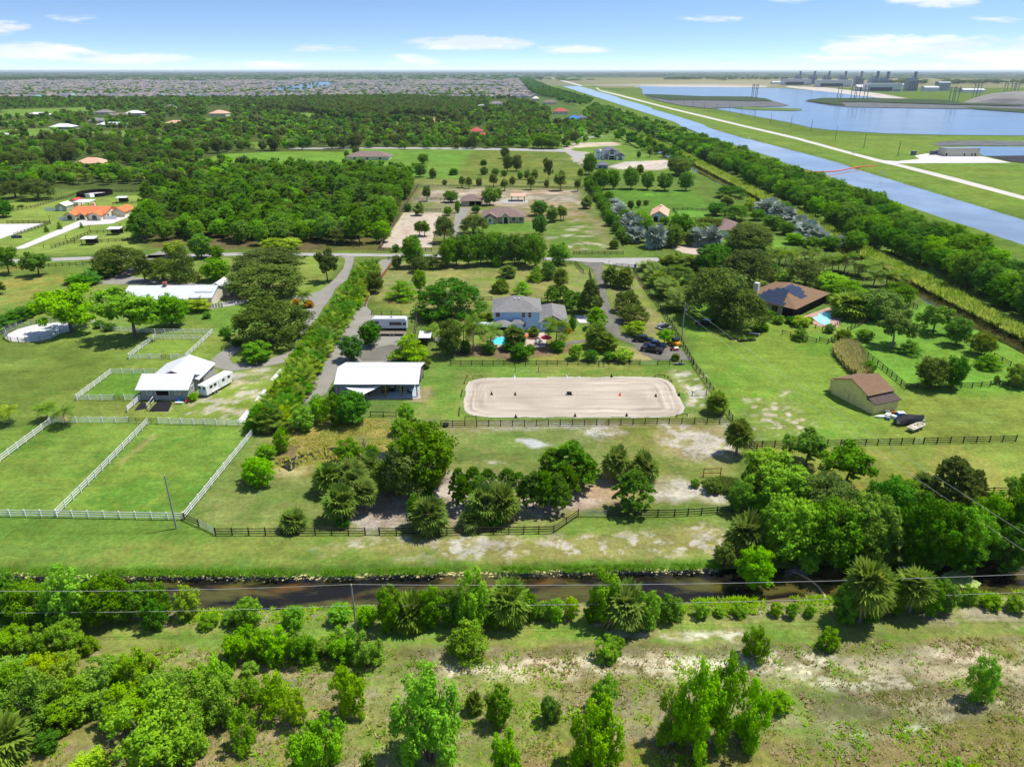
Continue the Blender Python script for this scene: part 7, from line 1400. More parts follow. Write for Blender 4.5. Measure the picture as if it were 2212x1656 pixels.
for x0, x1, y0_ in ((-.2, 5.0, -.4), (11.6, 17.2, -.6), (6.0, 9.2, .8)):
    w2 = (x1 - x0) / 2; gable_wall(MB(), x0, y0_, x1, 2.79, 2.6, w2 * .5, 'y').build('bay_wall', CREAM, r); roof_gable(MB(), x0, y0_, x1, 6.0, 2.65, w2 * .52, 'y', .4, .15).build('bay_roof', OTILE, r)
    MB().yprism([((x0 + x1) / 2 - 1.1, .4), ((x0 + x1) / 2 + 1.1, .4), ((x0 + x1) / 2 + 1.1, 1.9), ((x0 + x1) / 2 + .5, 2.5), ((x0 + x1) / 2 - .5, 2.5), ((x0 + x1) / 2 - 1.1, 1.9)], y0_ - .06, y0_ - .01).build('arched_window', GLASS, r)
gable_wall(MB(), 18.01, 9, 24, 19, 2.7, 1.6, 'y').build('wing_wall', CREAM, r); roof_gable(MB(), 18.01, 9, 24, 19, 2.75, 1.7, 'y', .5).build('wing_roof', OTILE, r); MB().box(5.8, 14, 4.2, 7.4, 15.2, 6).build('chimney', CREAM, r); door(r, 'e', 5, 18, 1.2, 2.2, DARKIN)
def vinyl(zone, a, b, lab):
    pa, pb = Vector(QP(zone, *a)), Vector(QP(zone, *b)); d = pb - pa; n = max(2, int(d.length / 2.2)); r = bld('vinyl_fence', pa.x, pa.y, lab, 'fence', math.atan2(d.y, d.x))
    for i in range(n):
        MB().box(d.length * i / n + .08, -.03, .1, d.length * (i + 1) / n - .08, .03, 1.75).build('panel', WVIN, r); MB().cbox(d.length * i / n, 0, .95, .14, .14, 1.9).build('post', WVIN, r)
vinyl('n', (140, 375), (290, 375), 'white vinyl fence left of the small outbuildings'); vinyl('n', (390, 372), (500, 362), 'white vinyl fence between the outbuildings and the tiled house'); vinyl('n', (340, 512), (445, 506), 'white vinyl fence at the near corner of the orange tiled house'); vinyl('n', (985, 496), (1155, 492), 'white vinyl fence right of the orange tiled house')
r = bld('garden_shed', -233.8, 368.4, 'beige shed with pale gabled roof beside the white vinyl fence', 'shed'); gable_wall(MB(), 0, 0, 5.6, 7, 2.6, 1.3, 'y').build('wall', TANW, r); roof_gable(MB(), 0, 0, 5.6, 7, 2.65, 1.4, 'y', .3).build('roof', CREAM, r); door(r, 's', 2.8, 0, 1.6, 2.1, WHITEP)
r = bld('open_shelter', -228.5, 376, 'open sided shelter with white roof behind the tiled house', 'shelter'); MB().xprism([(-.5, 3.2), (7, 3.5), (7, 3.35), (-.5, 3.05)], -.4, 8.2).build('roof', WHITEM, r)
for a in (0, 4, 7.8):
    for b in (0, 6.5): MB().cbox(a, b, 1.6, .15, .15, 3.2).build('post', DWOOD, r)
r = bld('red_roof_shed', -236, 384, 'small shed with red roof behind the beige shed', 'shed'); gable_wall(MB(), 0, 0, 5, 6, 2.4, 1.0, 'y').build('wall', CREAM, r); roof_gable(MB(), 0, 0, 5, 6, 2.45, 1.1, 'y', .3).build('roof', mat('red_metal', L(196, 70, 66), .5), r)
for x, y, lab in ((-177, 290.2, 'horse shelter with white roof in the nearest black railed paddock'), (-176.5, 309.8, 'horse shelter with white roof in the second black railed paddock'), (-215, 392.5, 'horse shelter with white roof beyond the orange tiled house')):
    r = bld('horse_shelter', x, y, lab, 'shelter', R(6)); MB().xprism([(-.3, 2.7), (4, 3.05), (4, 2.95), (-.3, 2.6)], -.3, 5.3).build('roof', WHITEM, r); MB().box(.1, 3.4, .1, 4.9, 3.5, 2.0).build('rear_board', DWOOD, r)
    for a in (0, 2.5, 5):
        for b in (0, 3.6): MB().cbox(a, b, 1.35, .14, .14, 2.7).build('post', DWOOD, r)
r = bld('round_pen', -241.5, 420, 'round pen with solid black screens and a white gate', 'riding pen'); Rr = 9.0
for i in range(24):
    a0, a1 = i * math.pi / 12, (i + 1) * math.pi / 12
    if i == 18: MB().add([(Rr * math.cos(a0), Rr * 1.1 * math.sin(a0), .1), (Rr * math.cos(a1), Rr * 1.1 * math.sin(a1), .1), (Rr * math.cos(a1), Rr * 1.1 * math.sin(a1), 2.1), (Rr * math.cos(a0), Rr * 1.1 * math.sin(a0), 2.1)], [(0, 1, 2, 3)]).build('gate', WVIN, r); continue
    if i == 19: continue
    p = [(Rr * k * math.cos(a), Rr * 1.1 * k * math.sin(a)) for a, k in ((a0, 1), (a1, 1), (a1, .99), (a0, .99))]; MB().prism(p, .05, 2.0).build('screen_panel', SCREEN, r)
    MB().cbox(Rr * math.cos(a0), Rr * 1.1 * math.sin(a0), 1.15, .14, .14, 2.3).build('post', BWOOD, r)
sheet('pen_floor', [(-241.5 + 8.6 * math.cos(k * .4), 420 + 9.4 * math.sin(k * .4)) for k in range(16)], GZ, M_WSAND, 'sand floor of the black screened round pen')
r = bld('white_roof_barn', -200, 421.6, 'long barn with plain white roof by the tree belt', 'barn'); MB().box(0, 0, 0, 14, 9, 3.0).build('wall', CREAM, r); MB().xprism([(-.6, 3.0), (4.5, 4.1), (9.6, 3.0), (9.6, 2.85), (4.5, 3.95), (-.6, 2.85)], -.6, 14.6).build('roof', WHITEM, r); door(r, 's', 5.2, 0, 2, 2.4, DARKIN)
r = bld('parked_van', -205.3, 420.5, 'white horse van parked beside the white roofed barn', 'van', R(20)); profile_body([(0, .5), (5.4, .5), (5.4, 1.3), (4.8, 2.4), (0, 2.5)], 2.1, .12, 1.4, WHITEP, 'body', r)
for sx in (-1, 1):
    MB().cbox(sx * 1.0, 3.6, 1.75, .06, 1.4, .6).build('window', GLASS, r)
    for b in (1, 4.3): wheel(r, sx * .95, b, .38, .38, .24)
for a in (-.5, .5): MB().cbox(a, -.02, 1.7, .6, .04, .6).build('rear_window', GLASS, r)
r = bld('arena_stand', *P2(*Q('e', 105, 1085)), 'blue jump stands stacked at the white arena corner', 'jump stack'); 
for k in range(4): MB().box(-2 + k * 1.1, -.4, 0, -1.2 + k * 1.1, .4, 1.0 + .2 * (k % 2)).build('stand', NAVYP, r)
for (px, py), w_, d_, h_, rm, lab in FARH:
    rm = globals()[rm]
    x, y, _ = P(px, py); r = bld('far_house', x, y, lab); wh_ = min(h_ * .6, 5.5); MB().box(0, 0, 0, w_, d_, wh_).build('wall', CREAM if rm is not WHITEM else GREYW, r); roof_hip(MB(), 0, 0, w_, d_, wh_ + .05, h_ * .5 + 1, .8).build('roof', [rm, CREAM], r)
    for k in range(3): MB().cbox(w_ * (.2 + .3 * k), -.02, wh_ * .5, 1.6, .08, 1.4).build('window', GLASS, r)
# pump station
r = bld('pump_station', 363, 620.7, 'plain beige pump station with flat roof on the levee', 'pump station'); MB().box(0, 0, 0, 28, 12, 6).build('wall', mat('beige_panels', L(190, 184, 164), .8, .04), r); MB().box(-.2, -.2, 6.0, 28.2, 12.2, 6.3).build('roof', GREYT, r)
for a, w_, h_ in ((.6, 1.3, 2.6), (15.6, 1.1, 2.4), (21.9, 1.0, 2.4), (24.6, 1.4, 2.4)): door(r, 's', a + .3, 0, w_, h_, DARKIN, CREAM)
for x, y, lab in ((356.5, 630.7, 'dark equipment box beside the pump station'), (340.3, 630.7, 'dark equipment box at the yard edge left of the pump station'), (361, 634, 'grey equipment box behind the pump station corner')):
    r = bld('equipment_box', x, y, lab, 'equipment box'); MB().box(0, 0, .2, 3.6, 2.4, 3.2).build('body', SLATE, r); MB().box(-.1, -.1, 3.2, 3.7, 2.5, 3.35).build('lid', GREYT, r); MB().box(-.1, -.1, .06, 3.7, 2.5, .2).build('base', CREAM, r)
# ---------------------------------------------------------------- power station on the skyline
STEEL = mat('grey_steel', L(150, 156, 164), .6, .15, .05); STACKM = mat('dark_stack', L(118, 122, 130), .7, .08, .1); PALEB = mat('pale_cladding', L(206, 208, 208), .7, .05, .05); DARKL = mat('dark_louvre', L(70, 76, 80), .7, .1, .1)
def hall(x, y, w, d, h, lab):
    r = bld('turbine_hall', x, y, lab, 'industrial hall'); MB().box(0, 0, 0, w, d, h).build('wall', PALEB, r); MB().box(-.5, -.5, h, w + .5, d + .5, h + 1.2).build('roof', GREYM, r); MB().box(w * .03, -1.0, h * .08, w * .72, -.05, h * .55).build('louvre_wall', DARKL, r)
    for k in range(3): MB().box(w * (.78 + .07 * k), -.6, 0.2, w * (.82 + .07 * k), -.05, h * .3).build('door', GREYT, r)
hall(1308, 3693, 128, 60, 26, 'pale turbine hall furthest along the far shore'); hall(1325, 3316, 139, 60, 26, 'pale turbine hall in the middle of the power station'); hall(1209, 2600, 110, 50, 24, 'largest looking pale turbine hall of the power station by the white tent')
def unit(x, y, n, s, lab):
    for i in range(n):
        r = bld('boiler_unit', x + i * s, y, lab[i], 'boiler stack'); MB().box(-18, 0, 0, 14, 30, 34).build('boiler', STEEL, r); MB().box(-14, 4, 34, 4, 24, 42).build('upper_steel', STEEL, r)
        for k in range(5): MB().box(-18 + k * 8, -3, 0, -16.6 + k * 8, -.1, 32).build('column', STACKM, r)
        MB().lathe([(4.6, 20), (4.2, 54), (5.0, 54.2), (5.0, 62), (4.4, 62)], 14, (8, 14, 0)).build('stack', STACKM, r, smooth=True)
unit(1470, 3950, 3, 74, ['boiler with dark stack at the left end of the power station', 'boiler with dark stack second from the left end of the power station', 'boiler with dark stack third from the left end of the power station'])
unit(1500, 3480, 3, 72, ['boiler with dark stack left of the middle group', 'boiler with dark stack in the centre of the middle group', 'boiler with dark stack right of the middle group'])
unit(1286, 2720, 2, 36, ['boiler with dark stack behind the largest turbine hall', 'second boiler with dark stack behind the largest turbine hall']); unit(1388, 2660, 1, 0, ['boiler with dark stack standing right of the largest turbine hall'])
r = bld('storage_tent', 1196, 2660, 'white domed storage tent beside the turbine hall', 'tent'); MB().xprism([(0, 0), (0, 12), (15, 20), (30, 12), (30, 0)], 0, 42).build('canopy', WHITEM, r); MB().box(8, -.6, 0, 20, -.05, 9).build('door', GREYT, r)
for x, y, w_, h_, lab in ((1420, 2640, 50, 12, 'low pale shed right of the boilers'), (1460, 2480, 70, 8, 'long low white store at the right of the power station'), (1340, 3960, 80, 10, 'low pale shed behind the far turbine hall'), (1500, 2700, 40, 26, 'grey conveyor house at the right of the power station'), (1640, 3300, 90, 10, 'long low roof beyond the power station')):
    r = bld('plant_shed', x, y, lab, 'industrial shed'); MB().box(0, 0, 0, w_, 30, h_).build('wall', PALEB if h_ < 20 else STEEL, r); roof_gable(MB(), 0, 0, w_, 30, h_ + .1, 4, 'x', .8).build('roof', WHITEM if h_ < 20 else STEEL, r)
x, y, _ = P(*Q('z', 2120, 357)); m = MB(); rg = random.Random(4); n = 20
for k, (rr, zz_) in enumerate(((1, 0), (.82, 10), (.55, 19), (.2, 23.5), (0.02, 24))):
    for i in range(n): a = i * 2 * math.pi / n; q = rr * rg.uniform(.96, 1.05); m.v.append((135 * q * math.cos(a), 60 * q * math.sin(a), zz_))
for k in range(4):
    for i in range(n): m.f.append((k * n + i, k * n + (i + 1) % n, (k + 1) * n + (i + 1) % n, (k + 1) * n + i)); m.m.append(0)
tag(m.build('gravel_mound', surf_mat('mound_gravel', A(170, 166, 160), .15, .02), None, (x + 62, y + 60, 0)), 'broad grey gravel mound beyond the reservoir', kind='structure')
# ---------------------------------------------------------------- the suburb: nearest 300 houses stand one by one
SUBR = [mat('suburb_roof_' + n_, L(*c), .9, .1, .3, .1) for n_, c in (('grey', (112, 112, 114)), ('brown', (118, 112, 106)), ('slate', (92, 96, 104)), ('tan', (140, 130, 116)), ('teal', (96, 172, 162)))]; SUBW = [mat('suburb_wall_' + n_, L(*c), .85, .05, .3) for n_, c in (('white', (206, 208, 206)), ('cream', (180, 170, 150)), ('blue', (146, 172, 182)))]
rg = random.Random(11); lots = []
y = 2020.0
while y < 6400:
    x = -1.02 * y; xe = .0 * y + 40
    while x < xe:
        x += rg.uniform(15.5, 18); 
        yy = y + rg.uniform(-4, 4); px = CX + FPX * x / depth(x, yy); py = CY + FPX * (H * ct - yy * st) / depth(x, yy) if 0 else None
        lots.append((x, yy))
    y += 36 if int(y / 36) % 2 else 52
LAKE = [P2(560, 196), P2(650, 198), P2(700, 190), P2(738, 178), P2(690, 177), P2(620, 186)]
sheet('suburb_lake', LAKE, .2, W_RES, 'curving lake in the suburb', 'structure', 12, 60); sheet('far_water', PV([(900, 163.2), (1130, 163.4), (1130, 164.6), (880, 164.2)]), .3, W_RES, 'thin far strip of water before the horizon')
hs = []
for wv in range(3):
    for rv in range(5):
        mb = MB(); rr_ = random.Random(wv * 5 + rv); w_, d_ = rr_.uniform(11, 14), rr_.uniform(14, 18); mb.box(0, 0, 0, w_, d_, 3.4, 0); mb.box(.5, -2.5, 0, w_ * .55, -.01, 3.2, 0); wm = mb.mesh('wall', SUBW[wv]); mb = MB(); roof_hip(mb, 0, 0, w_, d_, 3.45, 2.6, .6); roof_hip(mb, .5, -2.5, w_ * .55, 3, 3.3, 1.4, .5); hs.append((wm, mb.mesh('roof', [SUBR[rv], SUBR[rv]])))
def lotok(x, y): return not inside(LAKE, x, y) and y > 0
lots = [l for l in lots if lotok(*l) and vnoise(np.array(l[0]), np.array(l[1]), 170, 5) > .24 and abs(l[0]) < .78 * depth(*l)]; lots.sort(key=lambda l: l[1] + rg.uniform(0, 15)); SUBF = []
for i, (x, y) in enumerate(lots):
    rv = rg.choices(range(5), [5, 4, 5, 3, .25])[0]; wv = rg.choices(range(3), [4, 3, 2])[0]; wm, rm = hs[wv * 5 + rv]
    if i < 290:
        cn = ('grey', 'brown', 'slate', 'tan', 'teal')[rv]; wn = ('white', 'cream', 'blue')[wv]
        r = empty('suburban_house', (x, y, 0), rg.choice((0, 0, .1, -.1)), f'{wn} walled house with {cn} hipped roof at the near edge of the suburb', 'house', f'{wn} and {cn} suburban houses'); link('wall', wm, r); link('roof', rm, r)
    else: SUBF.append((x, y))
cc = bpy.data.collections.new('suburb_far')
for k in range(15):
    if k % 5 == 4: continue
    mb = MB(); rr_ = random.Random(k); w_, d_ = rr_.uniform(11, 14), rr_.uniform(14, 18); mb.box(0, 0, 0, w_, d_, 3.6, 1); roof_hip(mb, 0, 0, w_, d_, 3.65, 2.6, .6, .18, 2); cc.objects.link(bpy.data.objects.new('far_suburb_house', mb.mesh('far_suburb_house', [SUBW[k // 5], SUBW[k // 5], SUBR[k % 5]])))
scatter('distant_houses', [(x, y, 0) for x, y in SUBF], [(1, 1, 1)] * len(SUBF), cc, 'distant mass of suburban houses reaching towards the horizon')
# ---------------------------------------------------------------- fences, gates, poles, wires, arena things
_unit = MB().box(-.5, -.5, -.5, .5, .5, .5)
UB = {}
def ub(m):
    if m.name not in UB: UB[m.name] = _unit.mesh('board_' + m.name, m)
    return UB[m.name]
def bar(name, m, parent, a, b, w, h, up=True):
    """a board from a to b, in the parent's coordinates"""
    a, b = Vector(a), Vector(b); d = b - a; o = link(name, ub(m), parent); o.location = (a + b) / 2
    o.rotation_euler = (0, -math.atan2(d.z, math.hypot(d.x, d.y)), math.atan2(d.y, d.x)); o.scale = (d.length, w, h); return o
def fence(zone, pts, m, label, h=1.35, rails=3, step=2.5, board=.14, pm=None, group=None, name='rail_fence', close=False, posts=True):
    W3 = [Vector(QP(zone, *p)) for p in pts] if zone else [Vector(p) for p in pts]
    if close: W3.append(W3[0])
    o = W3[0]; r = bld(name, o.x, o.y, label, 'fence', 0, group); near = min(p.y for p in W3) < 240; pm = pm or m; last = None
    def post(p): bar('post', pm, r, (p.x, p.y, -.15), (p.x, p.y, h + .08), .15, .15)
    for a, b in zip(W3, W3[1:]):
        a, b = a - o, b - o; d = b - a; n = max(1, round(d.length / step)); side = Vector((-d.y, d.x, 0)).normalized() * .09
        if side.y > 0: side = -side
        for i in range(n):
            p, q = a + d * (i / n), a + d * ((i + 1) / n); post(p)
            if near:
                for k in range(rails): z = h * (.28 + .66 * k / max(1, rails - 1)); bar('rail', m, r, p + side + Vector((0, 0, z)), q + side + Vector((0, 0, z)), .05, board)
        if not near:
            for k in range(rails): z = h * (.28 + .66 * k / max(1, rails - 1)); bar('rail', m, r, a + side + Vector((0, 0, z)), b + side + Vector((0, 0, z)), .06, board)
    if not close: post(W3[-1] - o)
    return r
def gate(zone, a, b, m, label, h=1.25, bars=5):
    pa, pb = Vector(QP(zone, *a)), Vector(QP(zone, *b)); r = bld('field_gate', pa.x, pa.y, label, 'gate'); d = pb - pa; n = d.normalized(); pa_ = n * .12; pb_ = d - n * .12
    for k in range(bars): z = .2 + (h - .2) * k / (bars - 1); bar('bar', m, r, pa_ + Vector((0, 0, z)), pb_ + Vector((0, 0, z)), .045, .045)
    for t_ in (0, .5, 1): p = pa_.lerp(pb_, t_); bar('upright', m, r, (p.x, p.y, .18), (p.x, p.y, h + .03), .05, .05)
F = fence
F('a', [(-120, 790), (0, 722), (150, 630), (292, 548)], WVIN, 'white rail fence beside the hedge behind the round pen')
F('a', [(640, 640), (720, 690), (1075, 712), (1475, 712), (1290, 885)], WVIN, 'white rail fence along the hedge and down the side of the middle paddock')
F('a', [(892, 886), (1075, 748), (1400, 756)], WVIN, 'white rail fence round two sides of the middle paddock'); F('a', [(895, 888), (1120, 888)], WVIN, 'short white rail fence at the front of the middle paddock'); gate('a', (1120, 888), (1182, 888), DWOOD, 'dark gate of the middle white paddock'); F('a', [(1182, 888), (1290, 888)], WVIN, 'very short white fence right of the dark paddock gate')
F('a', [(530, 1172), (770, 992), (1080, 992)], WVIN, 'white rail fence round two sides of the paddock by the barn'); F('a', [(534, 1174), (792, 1174)], WVIN, 'white rail fence at the front of the paddock by the barn'); gate('a', (792, 1174), (865, 1174), DWOOD, 'dark gate of the paddock beside the grey barn'); F('a', [(865, 1174), (968, 1174)], WVIN, 'short white fence between the dark gate and the grey barn')
F('a', [(885, 1256), (976, 1172)], WVIN, 'white fence of the little pen at the barn corner', 1.35, 4); F('a', [(1022, 1248), (1072, 1182)], WVIN, 'pale fence beside the black pad at the barn', 1.35, 2, 2.5, .14, GWOOD)
F('a', [(350, 1330), (892, 1330)], WVIN, 'white rail fence behind the left front paddock'); gate('a', (892, 1330), (1000, 1332), DWOOD, 'dark double gate leaf in the white fence left of the divider'); gate('a', (1000, 1332), (1100, 1335), DWOOD, 'dark double gate leaf in the white fence right of the divider'); F('a', [(1100, 1337), (1740, 1352)], WVIN, 'white rail fence running to the tall palm hedge')
F('h', [(312, 100), (0, 335), (-330, 580)], WVIN, 'white rail fence slanting along the left side of the front paddock'); F('h', [(922, 100), (640, 390), (358, 672)], WVIN, 'white rail fence dividing the two front paddocks'); F('h', [(1574, 165), (1360, 430), (1148, 690)], WVIN, 'white rail fence along the right side of the front paddock'); F('h', [(-420, 668), (356, 678), (1146, 694)], WVIN, 'white rail fence along the front of the two paddocks')
F('h', [(1150, 694), (1240, 735)], DWOOD, 'short dark fence at the corner of the white paddock', 1.3); gate('h', (1240, 735), (1342, 786), GALV, 'galvanised gate beside the corner of the white paddock')
W0 = [Q('h', 1345, 790), Q('i', 285, 788)]; _ZS['V'] = (0, 0, QF)
F('V', W0, DWOOD, 'dark rail fence along the front between the two metal gates'); gate('i', (285, 788), (375, 788), GALV, 'galvanised gate in the dark front fence before the palms'); F('i', [(375, 788), (900, 786), (1460, 776), (1612, 672)], DWOOD, 'dark rail fence in front of the palms and pine grove'); gate('i', (1615, 672), (1795, 676), GALV, 'wide galvanised gate at the sandy track'); F('V', [Q('i', 1795, 676), Q('i', 2212, 672), Q('j', 200, 664), Q('j', 490, 642)], DWOOD, 'dark rail fence from the sandy track into the grove')
F('V', [Q('i', 757, 112), Q('i', 1500, 108), Q('j', 0, 98), Q('j', 392, 94)], DWOOD, 'dark rail fence along the near side of the sand arena'); gate('b', (1375, 1592), (1576, 1592), GALV, 'galvanised gate left of the arena fence'); F('b', [(1000, 1520), (1210, 1526)], DWOOD, 'low dark fence between the bushes by the pole barn', 1.2, 2)
F('V', [Q('c', 1405, 335), Q('c', 1480, 445), Q('c', 1600, 600), Q('c', 1700, 750), Q('c', 1800, 920), Q('c', 1900, 1100), Q('d', 60, 1120), Q('d', 192, 1315)], DWOOD, 'long dark boundary fence between the side drive and the right lawn')
F('c', [(-92, 1103), (700, 1102), (1460, 1099)], DWOOD, 'dark rail fence behind the arena below the pool'); gate('c', (1462, 1099), (1604, 1099), GALV, 'metal gate between the arena and the parked cars'); F('c', [(1606, 1099), (1895, 1098)], DWOOD, 'dark rail fence below the parked cars')
F('j', [(500, 243), (735, 240), (1150, 232), (1520, 222)], DWOOD, 'dark rail fence on the right lawn left of the white gate'); gate('j', (1522, 222), (1583, 221), GALV, 'light gate in the fence on the right lawn'); F('j', [(1585, 221), (2158, 207)], DWOOD, 'dark rail fence on the right lawn right of the light gate'); F('j', [(1820, 540), (2212, 528), (2600, 520)], DWOOD, 'dark rail fence behind the grove at the far right'); F('j', [(478, 205), (545, 262)], DWOOD, 'short dark fence by the corner palm')
F('d', [(535, 718), (772, 778)], DWOOD, 'dark fence on the lawn below the solar house'); F('d', [(792, 768), (852, 784), (920, 735)], DWOOD, 'small bent dark fence below the pool deck'); F('d', [(985, 700), (1142, 625)], DWOOD, 'dark fence running up to the shrubs beside the pool deck'); F('d', [(985, 742), (1008, 772)], DWOOD, 'very short dark fence by the rusty shrub'); F('d', [(1035, 802), (1230, 960), (1392, 1096), (1850, 1088), (2160, 1062)], DWOOD, 'long dark fence behind the yellow shed'); F('d', [(1770, 755), (1860, 800)], DWOOD, 'short dark fence by the ditch near the green trees'); F('d', [(2000, 880), (2115, 942)], DWOOD, 'short dark fence by the ditch at the far right'); F('d', [(1395, 500), (1470, 545)], DWOOD, 'short dark fence by the ditch above the tall pale tree')
F('s', [(1225, 1035), (1500, 1105), (1700, 1085), (2030, 830)], BWOOD, 'thin black pool fence around the pink deck', 1.2, 2, 2.0, .05)
F('b', [(1190, 262), (1100, 375), (1000, 512), (958, 622)], RUSTW, 'reddish rail fence along the gravel drive', 1.3, 3, 2.5); gate('b', (872, 622), (955, 622), GALV, 'wire gate across the gravel drive'); F('b', [(1392, 650), (1365, 870)], GWOOD, 'weathered fence beside the grass strip by the camper', 1.3, 3); F('b', [(1010, 690), (1330, 690)], DWOOD, 'thin dark wire fence behind the camper', 1.2, 2, 3, .04)
F('c', [(-600, 240), (-330, 246), (0, 248), (690, 248)], DWOOD, 'dark rail fence behind the row of road trees'); F('c', [(845, 278), (935, 276), (1002, 350)], DWOOD, 'dark fence at the corner of the side drive'); F('c', [(1048, 345), (1062, 408)], DWOOD, 'short dark fence beside the side drive'); F('c', [(40, 585), (250, 572)], DWOOD, 'dark fence left of the blue house'); F('c', [(652, 578), (705, 576)], DWOOD, 'short dark fence right of the blue house'); F('c', [(1265, 295), (1470, 312)], DWOOD, 'dark fence at the edge of the cul-de-sac')
F('b', [(1060, 166), (1500, 170)], DWOOD, 'dark fence across the front of the sandy lot'); F('c', [(915, 194), (1325, 196)], DWOOD, 'dark fence along the far side of the road'); F('a', [(-400, 275), (0, 268), (340, 250), (672, 236)], DWOOD, 'dark rail fence along the near side of the left road')
F('n', [(230, 908), (462, 838)], BWOOD, 'black fence at the corner of the near railed paddock'); F('n', [(465, 840), (840, 826), (1230, 802), (1390, 788), (1560, 705)], BWOOD, 'black fence in front of the nearest horse shelter'); F('n', [(505, 812), (650, 750), (790, 692), (1150, 682), (1515, 668)], BWOOD, 'black fence between the two railed paddocks'); F('n', [(1220, 655), (1470, 548)], BWOOD, 'black fence behind the second railed paddock'); F('n', [(1095, 290), (1300, 278), (1515, 258)], BWOOD, 'black fence beyond the orange tiled house')
F('n', [(-700, 450), (0, 322), (570, 148)], BWOOD, 'long black fence left of the black round pen'); F('n', [(1090, 112), (1500, 104), (1885, 98)], BWOOD, 'black fence along the tree belt by the white roofed barn'); F('n', [(-400, 552), (215, 552)], BWOOD, 'black fence behind the white arena'); F('n', [(215, 556), (0, 632), (-300, 730)], BWOOD, 'black fence slanting along the white arena')
F('x', [(760, 292), (670, 192), (1230, 202)], BWOOD, 'dark paddock fence in the big green field'); F('x', [(880, 352), (1200, 354)], BWOOD, 'dark fence at the front of the green paddock'); F('d', [(430, 235), (700, 236), (1080, 240)], DWOOD, 'dark fence behind the row of coconut palms'); F('d', [(790, 302), (1090, 304)], DWOOD, 'dark fence below the row of coconut palms')
F('f', [(500, 768), (900, 768), (1530, 780)], GWOOD, 'pale fence across the back of the brown roofed house lot'); F('f', [(410, 918), (645, 918)], GWOOD, 'fence at the top of the sandy lot'); F('f', [(480, 848), (670, 850)], GWOOD, 'fence across the lawn left of the garage'); F('f', [(505, 762), (400, 922), (270, 1148)], GWOOD, 'long grey fence between the woods and the sandy lot', 1.5, 5); F('f', [(1545, 775), (1620, 870), (1700, 985), (1785, 1135)], BWOOD, 'dark fence below the tall boundary hedge', 1.5, 5)
F('w', [(900, 0), (1100, 110), (1340, 258)], BWOOD, 'black silt fence beside the white villa', .9, 4)
# round pen rails
pts = [QP('a', x, y) for x, y in ((36, 745), (55, 715), (110, 685), (220, 655), (420, 634), (520, 642), (505, 694), (420, 716), (360, 750), (280, 768), (180, 775), (80, 772))]
F(None, pts, GALV, 'metal panel fence around the round pen', 1.5, 5, 2.4, .05, None, None, 'round_pen_fence', True)
# ---------------------------------------------------------------- poles and wires
def pole(base, top_y, r0, m, lab, cap=True, arm=False, grp=None):
    x, y, _ = P(*base); h = hgt(base[1], top_y); r = bld('utility_pole', x, y, lab, 'utility pole', 0, grp); MB().tube([(0, 0, -.2), (0, 0, h)], [r0, r0 * .7], 8).build('shaft', m, r, smooth=True)
    if cap: MB().lathe([(.05, 0), (.09, .06), (.09, .2), (.04, .28)], 8, (0, 0, h)).build('insulator', CREAM, r)
    if arm: MB().lathe([(.22, 0), (.26, .08), (.26, .7), (.2, .8)], 10, (.42, 0, h - 2.2)).build('transformer', GALV, r); MB().cbox(.2, 0, h - 1.8, .4, .08, .08).build('bracket', GALV, r)
    return (x, y, h)
def wire(a, b, sag, lab, r0=.022, m=None):
    a, b = Vector(a), Vector(b); pts = []
    for i in range(17): t_ = i / 16; p = a.lerp(b, t_); p.z -= sag * 4 * t_ * (1 - t_); pts.append(p - a)
    o = MB().tube(pts, r0, 5).build('overhead_wire', m or WIREM, None, tuple(a)); tag(o, lab, 'wire')
pa = pole(Q('l', 230, 385), Q('l', 183, 108)[1], .14, CONCP, 'grey pole at the edge of the near canal bank')
pb = pole(Q('h', 1100, 748), Q('h', 1028, 420)[1], .15, CONCP, 'leaning looking grey pole before the white paddock fence')
pc = pole(Q('c', 1800, 912), Q('c', 1785, 592)[1], .17, CONCP, 'grey pole with transformer by the boundary fence', True, True)
zt, zm = pa[2] + .2, pa[2] * .56
lA, rA = P(*Q('k', -400, 138), zt), P(*Q('m', 2700, 15), zt); lB, rB = P(*Q('k', -400, 276), zm), P(*Q('m', 2700, 126), zm)
wire((pa[0], pa[1], zt), lA, .5, 'upper wire running left from the canal bank pole'); wire((pa[0], pa[1], zt), rA, .9, 'upper wire running right from the canal bank pole'); wire((pa[0], pa[1], zm), lB, .4, 'lower wire running left from the canal bank pole'); wire((pa[0], pa[1], zm), rB, .8, 'lower wire running right from the canal bank pole')
wire((pb[0], pb[1], pb[2] - .6), P(*Q('h', -400, 536), 7.0), .4, 'thin wire running left from the paddock pole', .012, WPOLE); wire((pb[0], pb[1], pb[2] - .6), P(*Q('h', 1780, 545), 6.6), .4, 'thin wire running right from the paddock pole', .012, WPOLE)
wire((pc[0], pc[1], pc[2]), P(*Q('j', 2500, 960), 10.5), 1.0, 'upper wire crossing the right lawn to the grove', .02); wire((pc[0], pc[1], pc[2] - 2.4), P(*Q('j', 2500, 1075), 8.5), 1.0, 'lower wire crossing the right lawn to the grove', .02)
for i, (x, y0, y1) in enumerate([(1425, 642, 548), (1213, 590, 500), (1035, 543, 455), (882, 493, 413), (757, 460, 388), (632, 440, 368), (533, 413, 343), (451, 390, 332), (374, 374, 315), (294, 357, 310), (220, 348, 298), (150, 335, 296), (90, 322, 290)]): pole(Q('g', x, y0), Q('g', x, y1)[1], .28, WPOLE, 'wooden pole in the line along the white levee road', False, False, 'poles along the levee road')
